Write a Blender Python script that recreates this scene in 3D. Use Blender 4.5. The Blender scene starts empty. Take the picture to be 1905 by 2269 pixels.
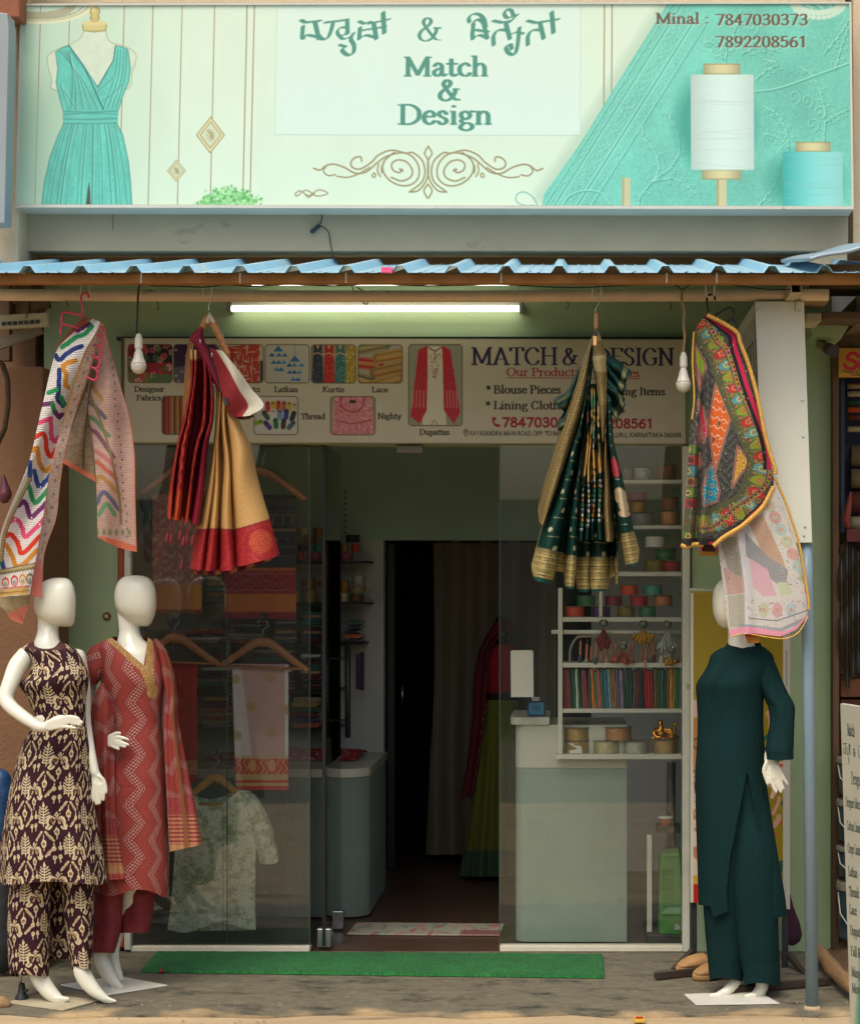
import bpy, bmesh, math, random
import numpy as np
from mathutils import Vector, Matrix
random.seed(7)
SC=bpy.context.scene
COL=SC.collection
# ------------------------------------------------------------------ camera, sky, sun, exposure
F, U0, V0, EYE=3850.0, 1265.0, 1290.0, 1.70
cam=bpy.data.cameras.new('camera')
cam.sensor_fit='HORIZONTAL'
cam.sensor_width=36.0
cam.lens=36.0*F/1905.0
cam.shift_x=-(U0-952.5)/1905.0
cam.shift_y=(V0-1134.5)/1905.0
cam.clip_start=0.05
cam.clip_end=500.0
camo=bpy.data.objects.new('camera', cam)
camo.location=(0, 0, EYE)
camo.rotation_euler=(math.radians(90), 0, 0)
COL.objects.link(camo)
SC.camera=camo
SUN_EL, SUN_AZ=60.0, 200.0
world=bpy.data.worlds.new('World')
SC.world=world
world.use_nodes=True
wn=world.node_tree.nodes
sky=wn.new('ShaderNodeTexSky')
sky.sky_type='NISHITA'
sky.sun_disc=False
sky.sun_elevation=math.radians(SUN_EL)
sky.sun_rotation=math.radians(SUN_AZ)
sky.air_density=1.0
sky.dust_density=6.0
sky.ozone_density=0.6
world.node_tree.links.new(sky.outputs[0], wn['Background'].inputs['Color'])
wn['Background'].inputs['Strength'].default_value=0.15
sun=bpy.data.lights.new('sun', 'SUN')
sun.energy=0.8
sun.angle=math.radians(24)
sun.color=(1.0, 0.97, 0.86)
suno=bpy.data.objects.new('sun', sun)
_sd=Vector((math.sin(math.radians(SUN_AZ))*math.cos(math.radians(SUN_EL)), math.cos(math.radians(SUN_AZ))*math.cos(math.radians(SUN_EL)), math.sin(math.radians(SUN_EL))))
suno.rotation_euler=_sd.to_track_quat('Z', 'Y').to_euler()
COL.objects.link(suno)
SC.view_settings.view_transform='Standard'
SC.view_settings.look='None'
SC.view_settings.gamma=1.0
SC.view_settings.use_curve_mapping=False
SC.view_settings.exposure=0.30
SC.cycles.use_denoising=True
SC.cycles.max_bounces=8
SC.cycles.transparent_max_bounces=16
SC.cycles.caustics_reflective=False
SC.cycles.caustics_refractive=False
# ------------------------------------------------------------------ helpers
def W(u, v, Y):
 "photo pixel (u, v) on the plane at distance Y -> world point"
 return Vector(((u-U0)*Y/F, Y, EYE+(V0-v)*Y/F))
def WA(u, v, Y):
 u=np.asarray(u, float);v=np.asarray(v, float);Y=np.broadcast_to(np.asarray(Y, float), np.broadcast(u, v).shape)
 return np.stack([(u-U0)*Y/F, Y, EYE+(V0-v)*Y/F], -1)
def gy(v, z=0.0):
 "distance of a point of height z seen at row v"
 return F*(EYE-z)/(v-V0)
def px(n, Y):
 return n*Y/F
def lin(c):
 c=np.asarray(c, float)
 return np.where(c<=0.04045, c/12.92, ((c+0.055)/1.055)**2.4)
def L(r, g, b, k=1.0):
 "0-255 display colour -> linear albedo"
 return tuple(float(x)for x in lin(np.array([r, g, b])/255.0)*k)
def sp(pts, n=8, closed=False):
 "Catmull-Rom through pts"
 p=np.array(pts, float)
 if len(p)<3:return p
 if closed:p=np.vstack([p[-1], p, p[0], p[1]])
 else:p=np.vstack([2*p[0]-p[1], p, 2*p[-1]-p[-2]])
 t=np.linspace(0, 1, n, endpoint=False)[:, None]
 out=[]
 for i in range(1, len(p)-2):
  a, b, c, d=p[i-1], p[i], p[i+1], p[i+2]
  out.append(0.5*(2*b+(c-a)*t+(2*a-5*b+4*c-d)*t*t+(3*b-a-3*c+d)*t**3))
 out.append(p[-2:-1])
 return np.vstack(out)
_lat=np.random.default_rng(3).random((256, 256))
def vnoise(x, y, seed=0):
 x=np.asarray(x, float)+seed*17.3;y=np.asarray(y, float)+seed*9.1
 xi=np.floor(x).astype(int);yi=np.floor(y).astype(int)
 fx=x-xi;fy=y-yi
 fx=fx*fx*(3-2*fx);fy=fy*fy*(3-2*fy)
 a=_lat[yi&255, xi&255];b=_lat[yi&255, (xi+1)&255]
 c=_lat[(yi+1)&255, xi&255];d=_lat[(yi+1)&255, (xi+1)&255]
 return(a*(1-fx)+b*fx)*(1-fy)+(c*(1-fx)+d*fx)*fy
def fbm(x, y, o=4, seed=0):
 s=0;a=0.5;f=1.0
 for i in range(o):
  s=s+a*vnoise(np.asarray(x)*f, np.asarray(y)*f, seed+i);a*=0.5;f*=2.03
 return s
def tag(o, label=None, cat=None, group=None, kind=None):
 if label:o['label']=label
 if cat:o['category']=cat
 if group:o['group']=group
 if kind:o['kind']=kind
 return o
def empty(name, loc, label=None, cat=None, group=None):
 o=bpy.data.objects.new(name, None)
 o.empty_display_size=0.05
 o.location=loc
 COL.objects.link(o)
 return tag(o, label, cat, group)
def link(name, me, mat=None, parent=None, smooth=False):
 o=bpy.data.objects.new(name, me)
 COL.objects.link(o)
 if mat is not None:me.materials.append(mat)
 if parent is not None:
  o.parent=parent
  r=parent
  off=Vector((0, 0, 0))
  while r is not None:
   off+=r.location;r=r.parent
  o.location=-off
 if smooth:
  me.polygons.foreach_set('use_smooth', np.ones(len(me.polygons), bool))
 return o
def copy_thing(o, loc, label=None, group=None):
 c=o.copy();COL.objects.link(c);c.location=loc
 if label:c['label']=label
 if group:c['group']=group
 for ch in o.children:
  d=ch.copy();COL.objects.link(d);d.parent=c
  for g2 in ch.children:
   e=g2.copy();COL.objects.link(e);e.parent=d
 return c
class MB:
 def __init__(s):s.v=[];s.f=[]
 def add(s, vs, fs):
  o=len(s.v);s.v+=[tuple(p)for p in vs];s.f+=[tuple(i+o for i in f)for f in fs];return s
 def box(s, x0, x1, y0, y1, z0, z1):
  return s.add([(x0, y0, z0), (x1, y0, z0), (x1, y1, z0), (x0, y1, z0), (x0, y0, z1), (x1, y0, z1), (x1, y1, z1), (x0, y1, z1)], [(0, 3, 2, 1), (4, 5, 6, 7), (0, 1, 5, 4), (1, 2, 6, 5), (2, 3, 7, 6), (3, 0, 4, 7)])
 def pbox(s, u0, u1, v0, v1, Y, d):
  "box whose front face covers the pixels at distance Y, d deep"
  a=W(u0, v1, Y);b=W(u1, v0, Y)
  return s.box(a.x, b.x, Y, Y+d, a.z, b.z)
 def bar(s, a, b, w, h):
  "rectangular bar from a to b"
  a=Vector(a);b=Vector(b);d=(b-a).normalized()
  up=Vector((0, 0, 1))if abs(d.z)<0.95 else Vector((0, 1, 0))
  x=d.cross(up).normalized();y=x.cross(d)
  q=[(-w/2, -h/2), (w/2, -h/2), (w/2, h/2), (-w/2, h/2)]
  vs=[p+x*i+y*j for p in(a, b)for i, j in q]
  return s.add(vs, [(0, 3, 2, 1), (4, 5, 6, 7), (0, 1, 5, 4), (1, 2, 6, 5), (2, 3, 7, 6), (3, 0, 4, 7)])
 def tube(s, path, r, n=10, caps=True, flat=None):
  "round tube; r scalar or list; flat=(direction, factor) squashes the section"
  p=[Vector(q)for q in path]
  rr=list(r)if hasattr(r, '__len__')else[r]*len(p)
  o=len(s.v);vs=[];up=None
  for i, q in enumerate(p):
   t=(p[min(i+1, len(p)-1)]-p[max(i-1, 0)]).normalized()
   if up is None:
    up=Vector((0, 0, 1))if abs(t.z)<0.9 else Vector((0, 1, 0))
   x=t.cross(up)
   if x.length<1e-6:x=t.orthogonal()
   x.normalize();y=x.cross(t).normalized();up=y
   for k in range(n):
    a=2*math.pi*k/n
    d=x*math.cos(a)*rr[i]+y*math.sin(a)*rr[i]
    if flat:d-=flat[0]*d.dot(flat[0])*(1-flat[1])
    vs.append(q+d)
  fs=[(i*n+k, i*n+(k+1)%n, (i+1)*n+(k+1)%n, (i+1)*n+k)for i in range(len(p)-1)for k in range(n)]
  if caps:
   fs.append(tuple(range(n))[::-1]);fs.append(tuple(range((len(p)-1)*n, len(p)*n)))
  return s.add(vs, fs)
 def limb(s, path, r, n=14, flat=None):
  "closed tube with rounded ends"
  p=[Vector(q)for q in path];rr=list(r)
  d0=(p[0]-p[1]).normalized();d1=(p[-1]-p[-2]).normalized()
  P=[p[0]+d0*rr[0]*.95, p[0]+d0*rr[0]*.6]+p+[p[-1]+d1*rr[-1]*.6, p[-1]+d1*rr[-1]*.95]
  R=[rr[0]*.25, rr[0]*.78]+rr+[rr[-1]*.78, rr[-1]*.25]
  return s.tube(P, R, n, True, flat)
 def lathe(s, prof, c, n=24, axis='z'):
  c=Vector(c);vs=[];fs=[]
  for(r, h)in prof:
   for k in range(n):
    a=2*math.pi*k/n
    x, y=r*math.cos(a), r*math.sin(a)
    vs.append(c+(Vector((x, y, h))if axis=='z'else Vector((x, h, y))if axis=='y'else Vector((h, x, y))))
  for i in range(len(prof)-1):
   for k in range(n):
    fs.append((i*n+k, i*n+(k+1)%n, (i+1)*n+(k+1)%n, (i+1)*n+k))
  fs.append(tuple(range(n))[::-1]);fs.append(tuple(range((len(prof)-1)*n, len(prof)*n)))
  return s.add(vs, fs)
 def prism(s, pts, Y0, Y1):
  "polygon of (x, z) extruded from Y0 to Y1"
  n=len(pts)
  vs=[(x, Y0, z)for x, z in pts]+[(x, Y1, z)for x, z in pts]
  fs=[tuple(range(n)), tuple(range(2*n-1, n-1, -1))]+[(i, i+n, (i+1)%n+n, (i+1)%n)for i in range(n)]
  return s.add(vs, fs)
 def pprism(s, pts, Y, d):
  q=[W(u, v, Y)for u, v in pts]
  return s.prism([(a.x, a.z)for a in q], Y, Y+d)
 def flatprism(s, pts, z0, z1):
  "polygon of (x, y) extruded in z"
  n=len(pts)
  vs=[(x, y, z0)for x, y in pts]+[(x, y, z1)for x, y in pts]
  fs=[tuple(range(n)), tuple(range(2*n-1, n-1, -1))]+[(i, i+n, (i+1)%n+n, (i+1)%n)for i in range(n)]
  return s.add(vs, fs)
 def mesh(s, name):
  me=bpy.data.meshes.new(name);me.from_pydata(s.v, [], s.f)
  bm=bmesh.new();bm.from_mesh(me);bmesh.ops.recalc_face_normals(bm, faces=bm.faces);bm.to_mesh(me);bm.free()
  me.update();return me
 def build(s, name, mat, parent=None, smooth=False, bevel=0.0, seg=2, autosmooth=False):
  o=link(name, s.mesh(name), mat, parent, smooth)
  if bevel:
   b=o.modifiers.new('bevel', 'BEVEL');b.width=bevel;b.segments=seg;b.limit_method='ANGLE';b.angle_limit=math.radians(40)
  if autosmooth:
   o.data.polygons.foreach_set('use_smooth', np.ones(len(o.data.polygons), bool))
   o.data.set_sharp_from_angle(angle=math.radians(35))
  return o
def gridmesh(name, P, colr=None, mat=None, parent=None, smooth=True, wrap=False):
 "P (h, w, 3) points; colr (h, w, 3) display colours 0-1 stored as the point colour 'Col'"
 h, w=P.shape[:2]
 me=bpy.data.meshes.new(name)
 me.vertices.add(h*w);me.vertices.foreach_set('co', P.reshape(-1).astype(np.float32))
 idx=np.arange(h*w).reshape(h, w)
 if wrap:
  nx=np.roll(idx, -1, 1);q=np.stack([idx[:-1], idx[1:], nx[1:], nx[:-1]], -1).reshape(-1, 4)
 else:
  q=np.stack([idx[:-1, :-1], idx[1:, :-1], idx[1:, 1:], idx[:-1, 1:]], -1).reshape(-1, 4)
 n=len(q)
 me.loops.add(4*n);me.loops.foreach_set('vertex_index', q.reshape(-1).astype(np.int32))
 me.polygons.add(n);me.polygons.foreach_set('loop_start', np.arange(0, 4*n, 4, dtype=np.int32))
 me.update(calc_edges=True)
 if colr is not None:
  setcol(me, colr.reshape(-1, 3))
 return link(name, me, mat, parent, smooth)
def setcol(me, c):
 a=me.color_attributes.new('Col', 'BYTE_COLOR', 'POINT')
 rgba=np.ones((len(c), 4), np.float32);rgba[:, :3]=lin(np.clip(c, 0, 1))
 a.data.foreach_set('color', rgba.reshape(-1))
def fuse(name, mb, voxel, mat, parent, it=6):
 "melt overlapping closed tubes into one continuous surface"
 me=bpy.data.meshes.new('tmp');me.from_pydata(mb.v, [], mb.f)
 bm=bmesh.new();bm.from_mesh(me);bmesh.ops.recalc_face_normals(bm, faces=bm.faces);bm.to_mesh(me);bm.free()
 t=bpy.data.objects.new('tmp', me);COL.objects.link(t)
 m=t.modifiers.new('r', 'REMESH');m.mode='VOXEL';m.voxel_size=voxel
 k=t.modifiers.new('s', 'SMOOTH');k.iterations=it;k.factor=0.5
 dg=bpy.context.evaluated_depsgraph_get()
 out=bpy.data.meshes.new_from_object(t.evaluated_get(dg));out.name=name
 bpy.data.objects.remove(t)
 out.materials.clear()
 return link(name, out, mat, parent, True)
_mc={}
def mat(name, c, rough=0.6, var=0.12, scale=6.0, bump=0.0, bscale=60.0, metal=0.0, spec=0.5, coat=0.0, dark=None, dscale=2.0, damt=0.0, emit=0.0, stretch=None):
 if name in _mc:return _mc[name]
 m=bpy.data.materials.new(name);m.use_nodes=True
 nt=m.node_tree;N=nt.nodes;K=nt.links;b=N['Principled BSDF']
 b.inputs['Roughness'].default_value=rough;b.inputs['Metallic'].default_value=metal
 b.inputs['Specular IOR Level'].default_value=spec
 b.inputs['Coat Weight'].default_value=coat
 tc=N.new('ShaderNodeNewGeometry');mp=N.new('ShaderNodeMapping')
 K.new(tc.outputs['Position'], mp.inputs['Vector'])
 if stretch:mp.inputs['Scale'].default_value=stretch
 no=N.new('ShaderNodeTexNoise');no.inputs['Scale'].default_value=scale;no.inputs['Detail'].default_value=6;no.inputs['Roughness'].default_value=0.6
 K.new(mp.outputs[0], no.inputs['Vector'])
 cr=N.new('ShaderNodeValToRGB');K.new(no.outputs['Fac'], cr.inputs['Fac'])
 cr.color_ramp.elements[0].position=0.3;cr.color_ramp.elements[1].position=0.7
 cr.color_ramp.elements[0].color=tuple(x*(1-var)for x in c)+(1, )
 cr.color_ramp.elements[1].color=tuple(min(1, x*(1+var))for x in c)+(1, )
 out=cr.outputs[0]
 if dark is not None:
  n2=N.new('ShaderNodeTexNoise');n2.inputs['Scale'].default_value=dscale;n2.inputs['Detail'].default_value=9;n2.inputs['Roughness'].default_value=0.7
  K.new(mp.outputs[0], n2.inputs['Vector'])
  r2=N.new('ShaderNodeValToRGB');K.new(n2.outputs['Fac'], r2.inputs['Fac'])
  r2.color_ramp.elements[0].position=0.62-damt;r2.color_ramp.elements[0].color=(0, 0, 0, 1)
  r2.color_ramp.elements[1].position=0.72-damt*.8;r2.color_ramp.elements[1].color=(1, 1, 1, 1)
  mx=N.new('ShaderNodeMix');mx.data_type='RGBA'
  K.new(r2.outputs[0], mx.inputs['Factor']);K.new(out, mx.inputs['A']);mx.inputs['B'].default_value=tuple(dark)+(1, )
  out=mx.outputs['Result']
 K.new(out, b.inputs['Base Color'])
 rm=N.new('ShaderNodeMapRange');K.new(no.outputs['Fac'], rm.inputs['Value'])
 rm.inputs['To Min'].default_value=max(0.02, rough-0.1);rm.inputs['To Max'].default_value=min(1, rough+0.1)
 K.new(rm.outputs[0], b.inputs['Roughness'])
 if bump:
  nb=N.new('ShaderNodeTexNoise');nb.inputs['Scale'].default_value=bscale;nb.inputs['Detail'].default_value=5
  K.new(mp.outputs[0], nb.inputs['Vector'])
  bp=N.new('ShaderNodeBump');bp.inputs['Strength'].default_value=bump;bp.inputs['Distance'].default_value=0.01
  K.new(nb.outputs['Fac'], bp.inputs['Height']);K.new(bp.outputs[0], b.inputs['Normal'])
 if emit:
  b.inputs['Emission Color'].default_value=tuple(c)+(1, );b.inputs['Emission Strength'].default_value=emit
 _mc[name]=m
 return m
def vmat(name, rough=0.85, bump=0.15, bscale=900.0, sheen=0.2, metal=0.0, k=1.0, trans=0.0, spec=0.3, wscale=None):
 "material whose printed / woven pattern is stored on the mesh points"
 if name in _mc:return _mc[name]
 m=bpy.data.materials.new(name);m.use_nodes=True
 nt=m.node_tree;N=nt.nodes;K=nt.links;b=N['Principled BSDF']
 at=N.new('ShaderNodeAttribute');at.attribute_name='Col'
 mu=N.new('ShaderNodeMix');mu.data_type='RGBA';mu.blend_type='MULTIPLY';mu.inputs['Factor'].default_value=1.0
 K.new(at.outputs['Color'], mu.inputs['A']);mu.inputs['B'].default_value=(k, k, k, 1)
 K.new(mu.outputs['Result'], b.inputs['Base Color'])
 b.inputs['Roughness'].default_value=rough;b.inputs['Sheen Weight'].default_value=sheen;b.inputs['Metallic'].default_value=metal
 b.inputs['Specular IOR Level'].default_value=spec
 if bump:
  g=N.new('ShaderNodeNewGeometry');nb=N.new('ShaderNodeTexNoise');nb.inputs['Scale'].default_value=bscale;nb.inputs['Detail'].default_value=3
  K.new(g.outputs['Position'], nb.inputs['Vector'])
  bp=N.new('ShaderNodeBump');bp.inputs['Strength'].default_value=bump;bp.inputs['Distance'].default_value=0.004
  K.new(nb.outputs['Fac'], bp.inputs['Height']);K.new(bp.outputs[0], b.inputs['Normal'])
 if trans:
  tl=N.new('ShaderNodeBsdfTranslucent');K.new(mu.outputs['Result'], tl.inputs['Color'])
  ms=N.new('ShaderNodeMixShader');ms.inputs[0].default_value=trans
  K.new(b.outputs[0], ms.inputs[1]);K.new(tl.outputs[0], ms.inputs[2]);K.new(ms.outputs[0], N['Material Output'].inputs['Surface'])
 _mc[name]=m
 return m
def glass_mat(name, tint=(0.86, 0.92, 0.88), refl=1.0, dust=0.0):
 m=bpy.data.materials.new(name);m.use_nodes=True
 nt=m.node_tree;N=nt.nodes;K=nt.links
 for n in list(N):N.remove(n)
 o=N.new('ShaderNodeOutputMaterial');t=N.new('ShaderNodeBsdfTransparent');t.inputs[0].default_value=tuple(tint)+(1, )
 g=N.new('ShaderNodeBsdfGlossy');g.inputs['Roughness'].default_value=0.015
 f=N.new('ShaderNodeFresnel');f.inputs['IOR'].default_value=1.5
 mu=N.new('ShaderNodeMath');mu.operation='MULTIPLY';mu.use_clamp=True;mu.inputs[1].default_value=refl
 K.new(f.outputs[0], mu.inputs[0])
 ms=N.new('ShaderNodeMixShader');K.new(mu.outputs[0], ms.inputs[0]);K.new(t.outputs[0], ms.inputs[1]);K.new(g.outputs[0], ms.inputs[2])
 if dust:
  d=N.new('ShaderNodeBsdfDiffuse');d.inputs[0].default_value=(.5, .56, .44, 1);no=N.new('ShaderNodeTexNoise');no.inputs['Scale'].default_value=3.0;no.inputs['Detail'].default_value=8;ge=N.new('ShaderNodeNewGeometry');mp=N.new('ShaderNodeMapping');mp.inputs['Scale'].default_value=(1.6, 1, .5)
  K.new(ge.outputs['Position'], mp.inputs[0]);K.new(mp.outputs[0], no.inputs['Vector']);mr=N.new('ShaderNodeMapRange');K.new(no.outputs['Fac'], mr.inputs['Value']);mr.inputs['From Min'].default_value=.3;mr.inputs['From Max'].default_value=.75;mr.inputs['To Min'].default_value=dust*.5;mr.inputs['To Max'].default_value=dust*1.7
  m2=N.new('ShaderNodeMixShader');K.new(mr.outputs[0], m2.inputs[0]);K.new(ms.outputs[0], m2.inputs[1]);K.new(d.outputs[0], m2.inputs[2]);ms=m2
 K.new(ms.outputs[0], o.inputs['Surface'])
 return m
# ------------------------------------------------------------------ a little rasteriser for printed and woven patterns
class Cv:
 def __init__(s, x0, y0, x1, y1, k, col):
  s.x0, s.y0, s.x1, s.y1, s.k=x0, y0, x1, y1, k
  s.w=int(round((x1-x0)*k))+1;s.h=int(round((y1-y0)*k))+1
  s.xs=np.linspace(x0, x1, s.w);s.ys=np.linspace(y0, y1, s.h)
  s.a=np.empty((s.h, s.w, 3));s.a[:]=np.array(col)/255.0
 def win(s, xa, ya, xb, yb):
  i0=max(0, int((ya-s.y0)*s.k)-1);i1=min(s.h, int((yb-s.y0)*s.k)+3)
  j0=max(0, int((xa-s.x0)*s.k)-1);j1=min(s.w, int((xb-s.x0)*s.k)+3)
  if i1<=i0 or j1<=j0:return None
  X, Y=np.meshgrid(s.xs[j0:j1], s.ys[i0:i1])
  return(slice(i0, i1), slice(j0, j1)), X, Y
 def put(s, sl, m, col, X, Y, al=1.0):
  c=col(X, Y)if callable(col)else np.array(col, float)
  c=c/255.0
  m=(m*al)[..., None]
  s.a[sl]+=(c-s.a[sl])*m
 def poly(s, pts, col, al=1.0, clip=None):
  p=np.array(pts, float)
  w=s.win(p[:, 0].min(), p[:, 1].min(), p[:, 0].max(), p[:, 1].max())
  if w is None:return
  sl, X, Y=w;m=np.zeros(X.shape);d=0.25/s.k
  for ox, oy in((-d, -d), (d, -d), (-d, d), (d, d)):
   x=X+ox;y=Y+oy;ins=np.zeros(X.shape, bool)
   for a, b in zip(p, np.roll(p, -1, 0)):
    if a[1]==b[1]:continue
    c=(a[1]>y)!=(b[1]>y)
    ins^=c&(x<(b[0]-a[0])*(y-a[1])/(b[1]-a[1])+a[0])
   m+=ins*0.25
  if clip is not None:m=m*clip(X, Y)
  s.put(sl, m, col, X, Y, al)
 def line(s, pts, r, col, al=1.0, c=1.0, ang=0.0, soft=None, clip=None):
  "stroke; the pen is r wide along ang and r*c across it"
  p=np.array(pts, float);r2=r+2/s.k
  w=s.win(p[:, 0].min()-r2, p[:, 1].min()-r2, p[:, 0].max()+r2, p[:, 1].max()+r2)
  if w is None:return
  sl, X, Y=w;ca, sa=math.cos(ang), math.sin(ang)
  tx=lambda x, y:(x*ca+y*sa, (-x*sa+y*ca)/c)
  QX, QY=tx(X, Y);P=np.stack(tx(p[:, 0], p[:, 1]), -1);D=np.full(X.shape, 1e9)
  for a, b in zip(P[:-1], P[1:]):
   d=b-a;l2=d@d
   if l2<1e-12:t=0.0
   else:t=np.clip(((QX-a[0])*d[0]+(QY-a[1])*d[1])/l2, 0, 1)
   D=np.minimum(D, np.hypot(QX-a[0]-t*d[0], QY-a[1]-t*d[1]))
  m=np.clip((r-D)/(soft or 1.0/s.k)+0.5, 0, 1)
  if clip is not None:m=m*clip(X, Y)
  s.put(sl, m, col, X, Y, al)
 def ell(s, cx, cy, rx, ry, col, al=1.0, soft=0.0, ang=0.0, clip=None):
  R=max(rx, ry)+soft
  w=s.win(cx-R, cy-R, cx+R, cy+R)
  if w is None:return
  sl, X, Y=w;ca, sa=math.cos(ang), math.sin(ang);dx=X-cx;dy=Y-cy
  q=np.hypot((dx*ca+dy*sa)/rx, (-dx*sa+dy*ca)/ry)
  m=np.clip((1-q)*min(rx, ry)/max(soft, 1.0/s.k)+0.5, 0, 1)
  if clip is not None:m=m*clip(X, Y)
  s.put(sl, m, col, X, Y, al)
 def rect(s, xa, ya, xb, yb, col, al=1.0, r=0.0, clip=None):
  if r<=0:return s.poly([(xa, ya), (xb, ya), (xb, yb), (xa, yb)], col, al, clip)
  pts=[]
  for cx, cy, a0 in((xb-r, ya+r, -90), (xb-r, yb-r, 0), (xa+r, yb-r, 90), (xa+r, ya+r, 180)):
   for k in range(5):
    a=math.radians(a0+k*22.5);pts.append((cx+r*math.cos(a), cy+r*math.sin(a)))
  s.poly(pts, col, al, clip)
 def sample(s, x, y, wrap=False):
  fx=(np.asarray(x)-s.x0)*s.k;fy=(np.asarray(y)-s.y0)*s.k
  if wrap:fx=fx%(s.w-1);fy=fy%(s.h-1)
  fx=np.clip(fx, 0, s.w-1.001);fy=np.clip(fy, 0, s.h-1.001)
  i=fy.astype(int);j=fx.astype(int);p=(fx-j)[..., None];q=(fy-i)[..., None];a=s.a
  return(a[i, j]*(1-p)+a[i, j+1]*p)*(1-q)+(a[i+1, j]*(1-p)+a[i+1, j+1]*p)*q
 def text(s, st, x, y, cap, col, wt=0.13, c=0.42, serif=True, x1=None, sp_=1.0, al=1.0):
  "stroke lettering: baseline (x, y), capital height cap, fitted to x1 when given"
  k=cap/0.68
  adv=sum(GL[ch][0]*sp_ for ch in st)
  kx=(x1-x)/adv if x1 is not None else k
  for ch in st:
   a, strokes, ser=GL[ch]
   for pts, cv in strokes:
    q=sp(pts, 6)if cv else np.array(pts, float)
    q=np.stack([x+q[:, 0]*kx, y-q[:, 1]*k], -1)
    s.line(q, wt*k/2*min(1.0, kx/k*1.15), col, al, c)
   if serif:
    for sx, sy, sw in ser:
     s.line([(x+(sx-sw/2)*kx, y-sy*k), (x+(sx+sw/2)*kx, y-sy*k)], 0.045*k/2+0.2, col, al)
   x+=a*sp_*kx
  return x
GL={}
def _g(ch, adv, strokes, ser=()):
 GL[ch]=(adv, [(p[1:], True)if p[0]=='c'else(p, False)for p in strokes], ser)
T=0.72
_g(' ', .26, []);_g('.', .22, [[(.1, .03), (.1, .05)]]);_g(',', .22, [[(.11, .04), (.08, -.1)]]);_g(':', .26, [[(.12, .04), (.12, .06)], [(.12, .38), (.12, .4)]])
_g('-', .34, [[(.06, .24), (.27, .24)]]);_g('*', .4, [[(.2, .34), (.2, .66)], [(.06, .42), (.34, .58)], [(.06, .58), (.34, .42)]])
_g('&', .74, [['c', (.68, .02), (.56, .04), (.4, .22), (.24, .44), (.19, .57), (.27, .68), (.38, .66), (.41, .55), (.3, .42), (.14, .3), (.07, .16), (.13, .03), (.29, -.01), (.46, .09), (.56, .26), (.58, .38)]], [(.6, .38, .2)])
_g('A', .7, [[(.1, 0), (.34, .68)], [(.34, .68), (.6, 0)], [(.2, .22), (.48, .22)]], [(.1, 0, .2), (.6, 0, .22)])
_g('B', .6, [[(.12, 0), (.12, .68)], ['c', (.12, .68), (.36, .67), (.44, .54), (.36, .38), (.12, .36)], ['c', (.3, .36), (.5, .28), (.5, .1), (.36, 0), (.12, 0)]], [(.07, 0, .14), (.07, .68, .14)])
_g('C', .66, [['c', (.57, .52), (.5, .64), (.36, .69), (.2, .62), (.08, .44), (.08, .24), (.2, .05), (.38, -.01), (.52, .04), (.6, .16)]], [])
_g('D', .72, [[(.13, 0), (.13, .68)], ['c', (.13, .68), (.4, .67), (.6, .52), (.64, .34), (.6, .16), (.4, .01), (.13, 0)]], [(.07, 0, .16), (.07, .68, .16)])
_g('E', .6, [[(.13, 0), (.13, .68)], [(.13, .68), (.52, .68)], [(.13, .36), (.42, .36)], [(.13, 0), (.54, 0)], [(.52, .68), (.52, .56)], [(.54, 0), (.55, .13)]], [(.07, 0, .14), (.07, .68, .14)])
_g('F', .56, [[(.13, 0), (.13, .68)], [(.13, .68), (.5, .68)], [(.13, .36), (.4, .36)], [(.5, .68), (.5, .56)]], [(.13, 0, .22), (.07, .68, .14)])
_g('G', .72, [['c', (.58, .54), (.5, .65), (.36, .69), (.2, .62), (.08, .44), (.08, .24), (.2, .05), (.38, -.01), (.5, .02), (.59, .08)], [(.59, .05), (.59, .28)]], [(.58, .28, .2)])
_g('H', .74, [[(.14, 0), (.14, .68)], [(.6, 0), (.6, .68)], [(.14, .35), (.6, .35)]], [(.14, 0, .22), (.14, .68, .22), (.6, 0, .22), (.6, .68, .22)])
_g('I', .34, [[(.17, 0), (.17, .68)]], [(.17, 0, .22), (.17, .68, .22)])
_g('K', .68, [[(.13, 0), (.13, .68)], [(.54, .68), (.15, .34)], [(.26, .42), (.6, 0)]], [(.13, 0, .22), (.13, .68, .22), (.56, .68, .2), (.6, 0, .18)])
_g('L', .56, [[(.13, 0), (.13, .68)], [(.13, 0), (.5, 0)], [(.5, 0), (.52, .15)]], [(.13, .68, .22), (.07, 0, .14)])
_g('M', .88, [[(.13, 0), (.13, .68)], [(.13, .68), (.44, .04)], [(.44, .04), (.74, .68)], [(.74, 0), (.74, .68)]], [(.12, 0, .22), (.74, 0, .24), (.08, .68, .14), (.79, .68, .14)])
_g('N', .74, [[(.13, 0), (.13, .68)], [(.13, .68), (.6, .02)], [(.6, 0), (.6, .68)]], [(.13, 0, .22), (.08, .68, .16), (.6, .68, .22)])
_g('O', .74, [['c', (.36, .69), (.18, .62), (.08, .44), (.08, .24), (.18, .06), (.36, -.01), (.54, .06), (.65, .24), (.65, .44), (.54, .62), (.36, .69)]], [])
_g('P', .58, [[(.13, 0), (.13, .68)], ['c', (.13, .68), (.38, .67), (.49, .52), (.42, .36), (.13, .31)]], [(.13, 0, .22), (.07, .68, .14)])
_g('R', .66, [[(.13, 0), (.13, .68)], ['c', (.13, .68), (.38, .67), (.47, .52), (.4, .37), (.13, .33)], [(.32, .34), (.58, 0)]], [(.13, 0, .22), (.07, .68, .14), (.6, 0, .14)])
_g('S', .52, [['c', (.43, .55), (.36, .66), (.22, .69), (.1, .6), (.1, .48), (.24, .37), (.4, .27), (.44, .15), (.36, .02), (.2, -.01), (.07, .1)]], [])
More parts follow.
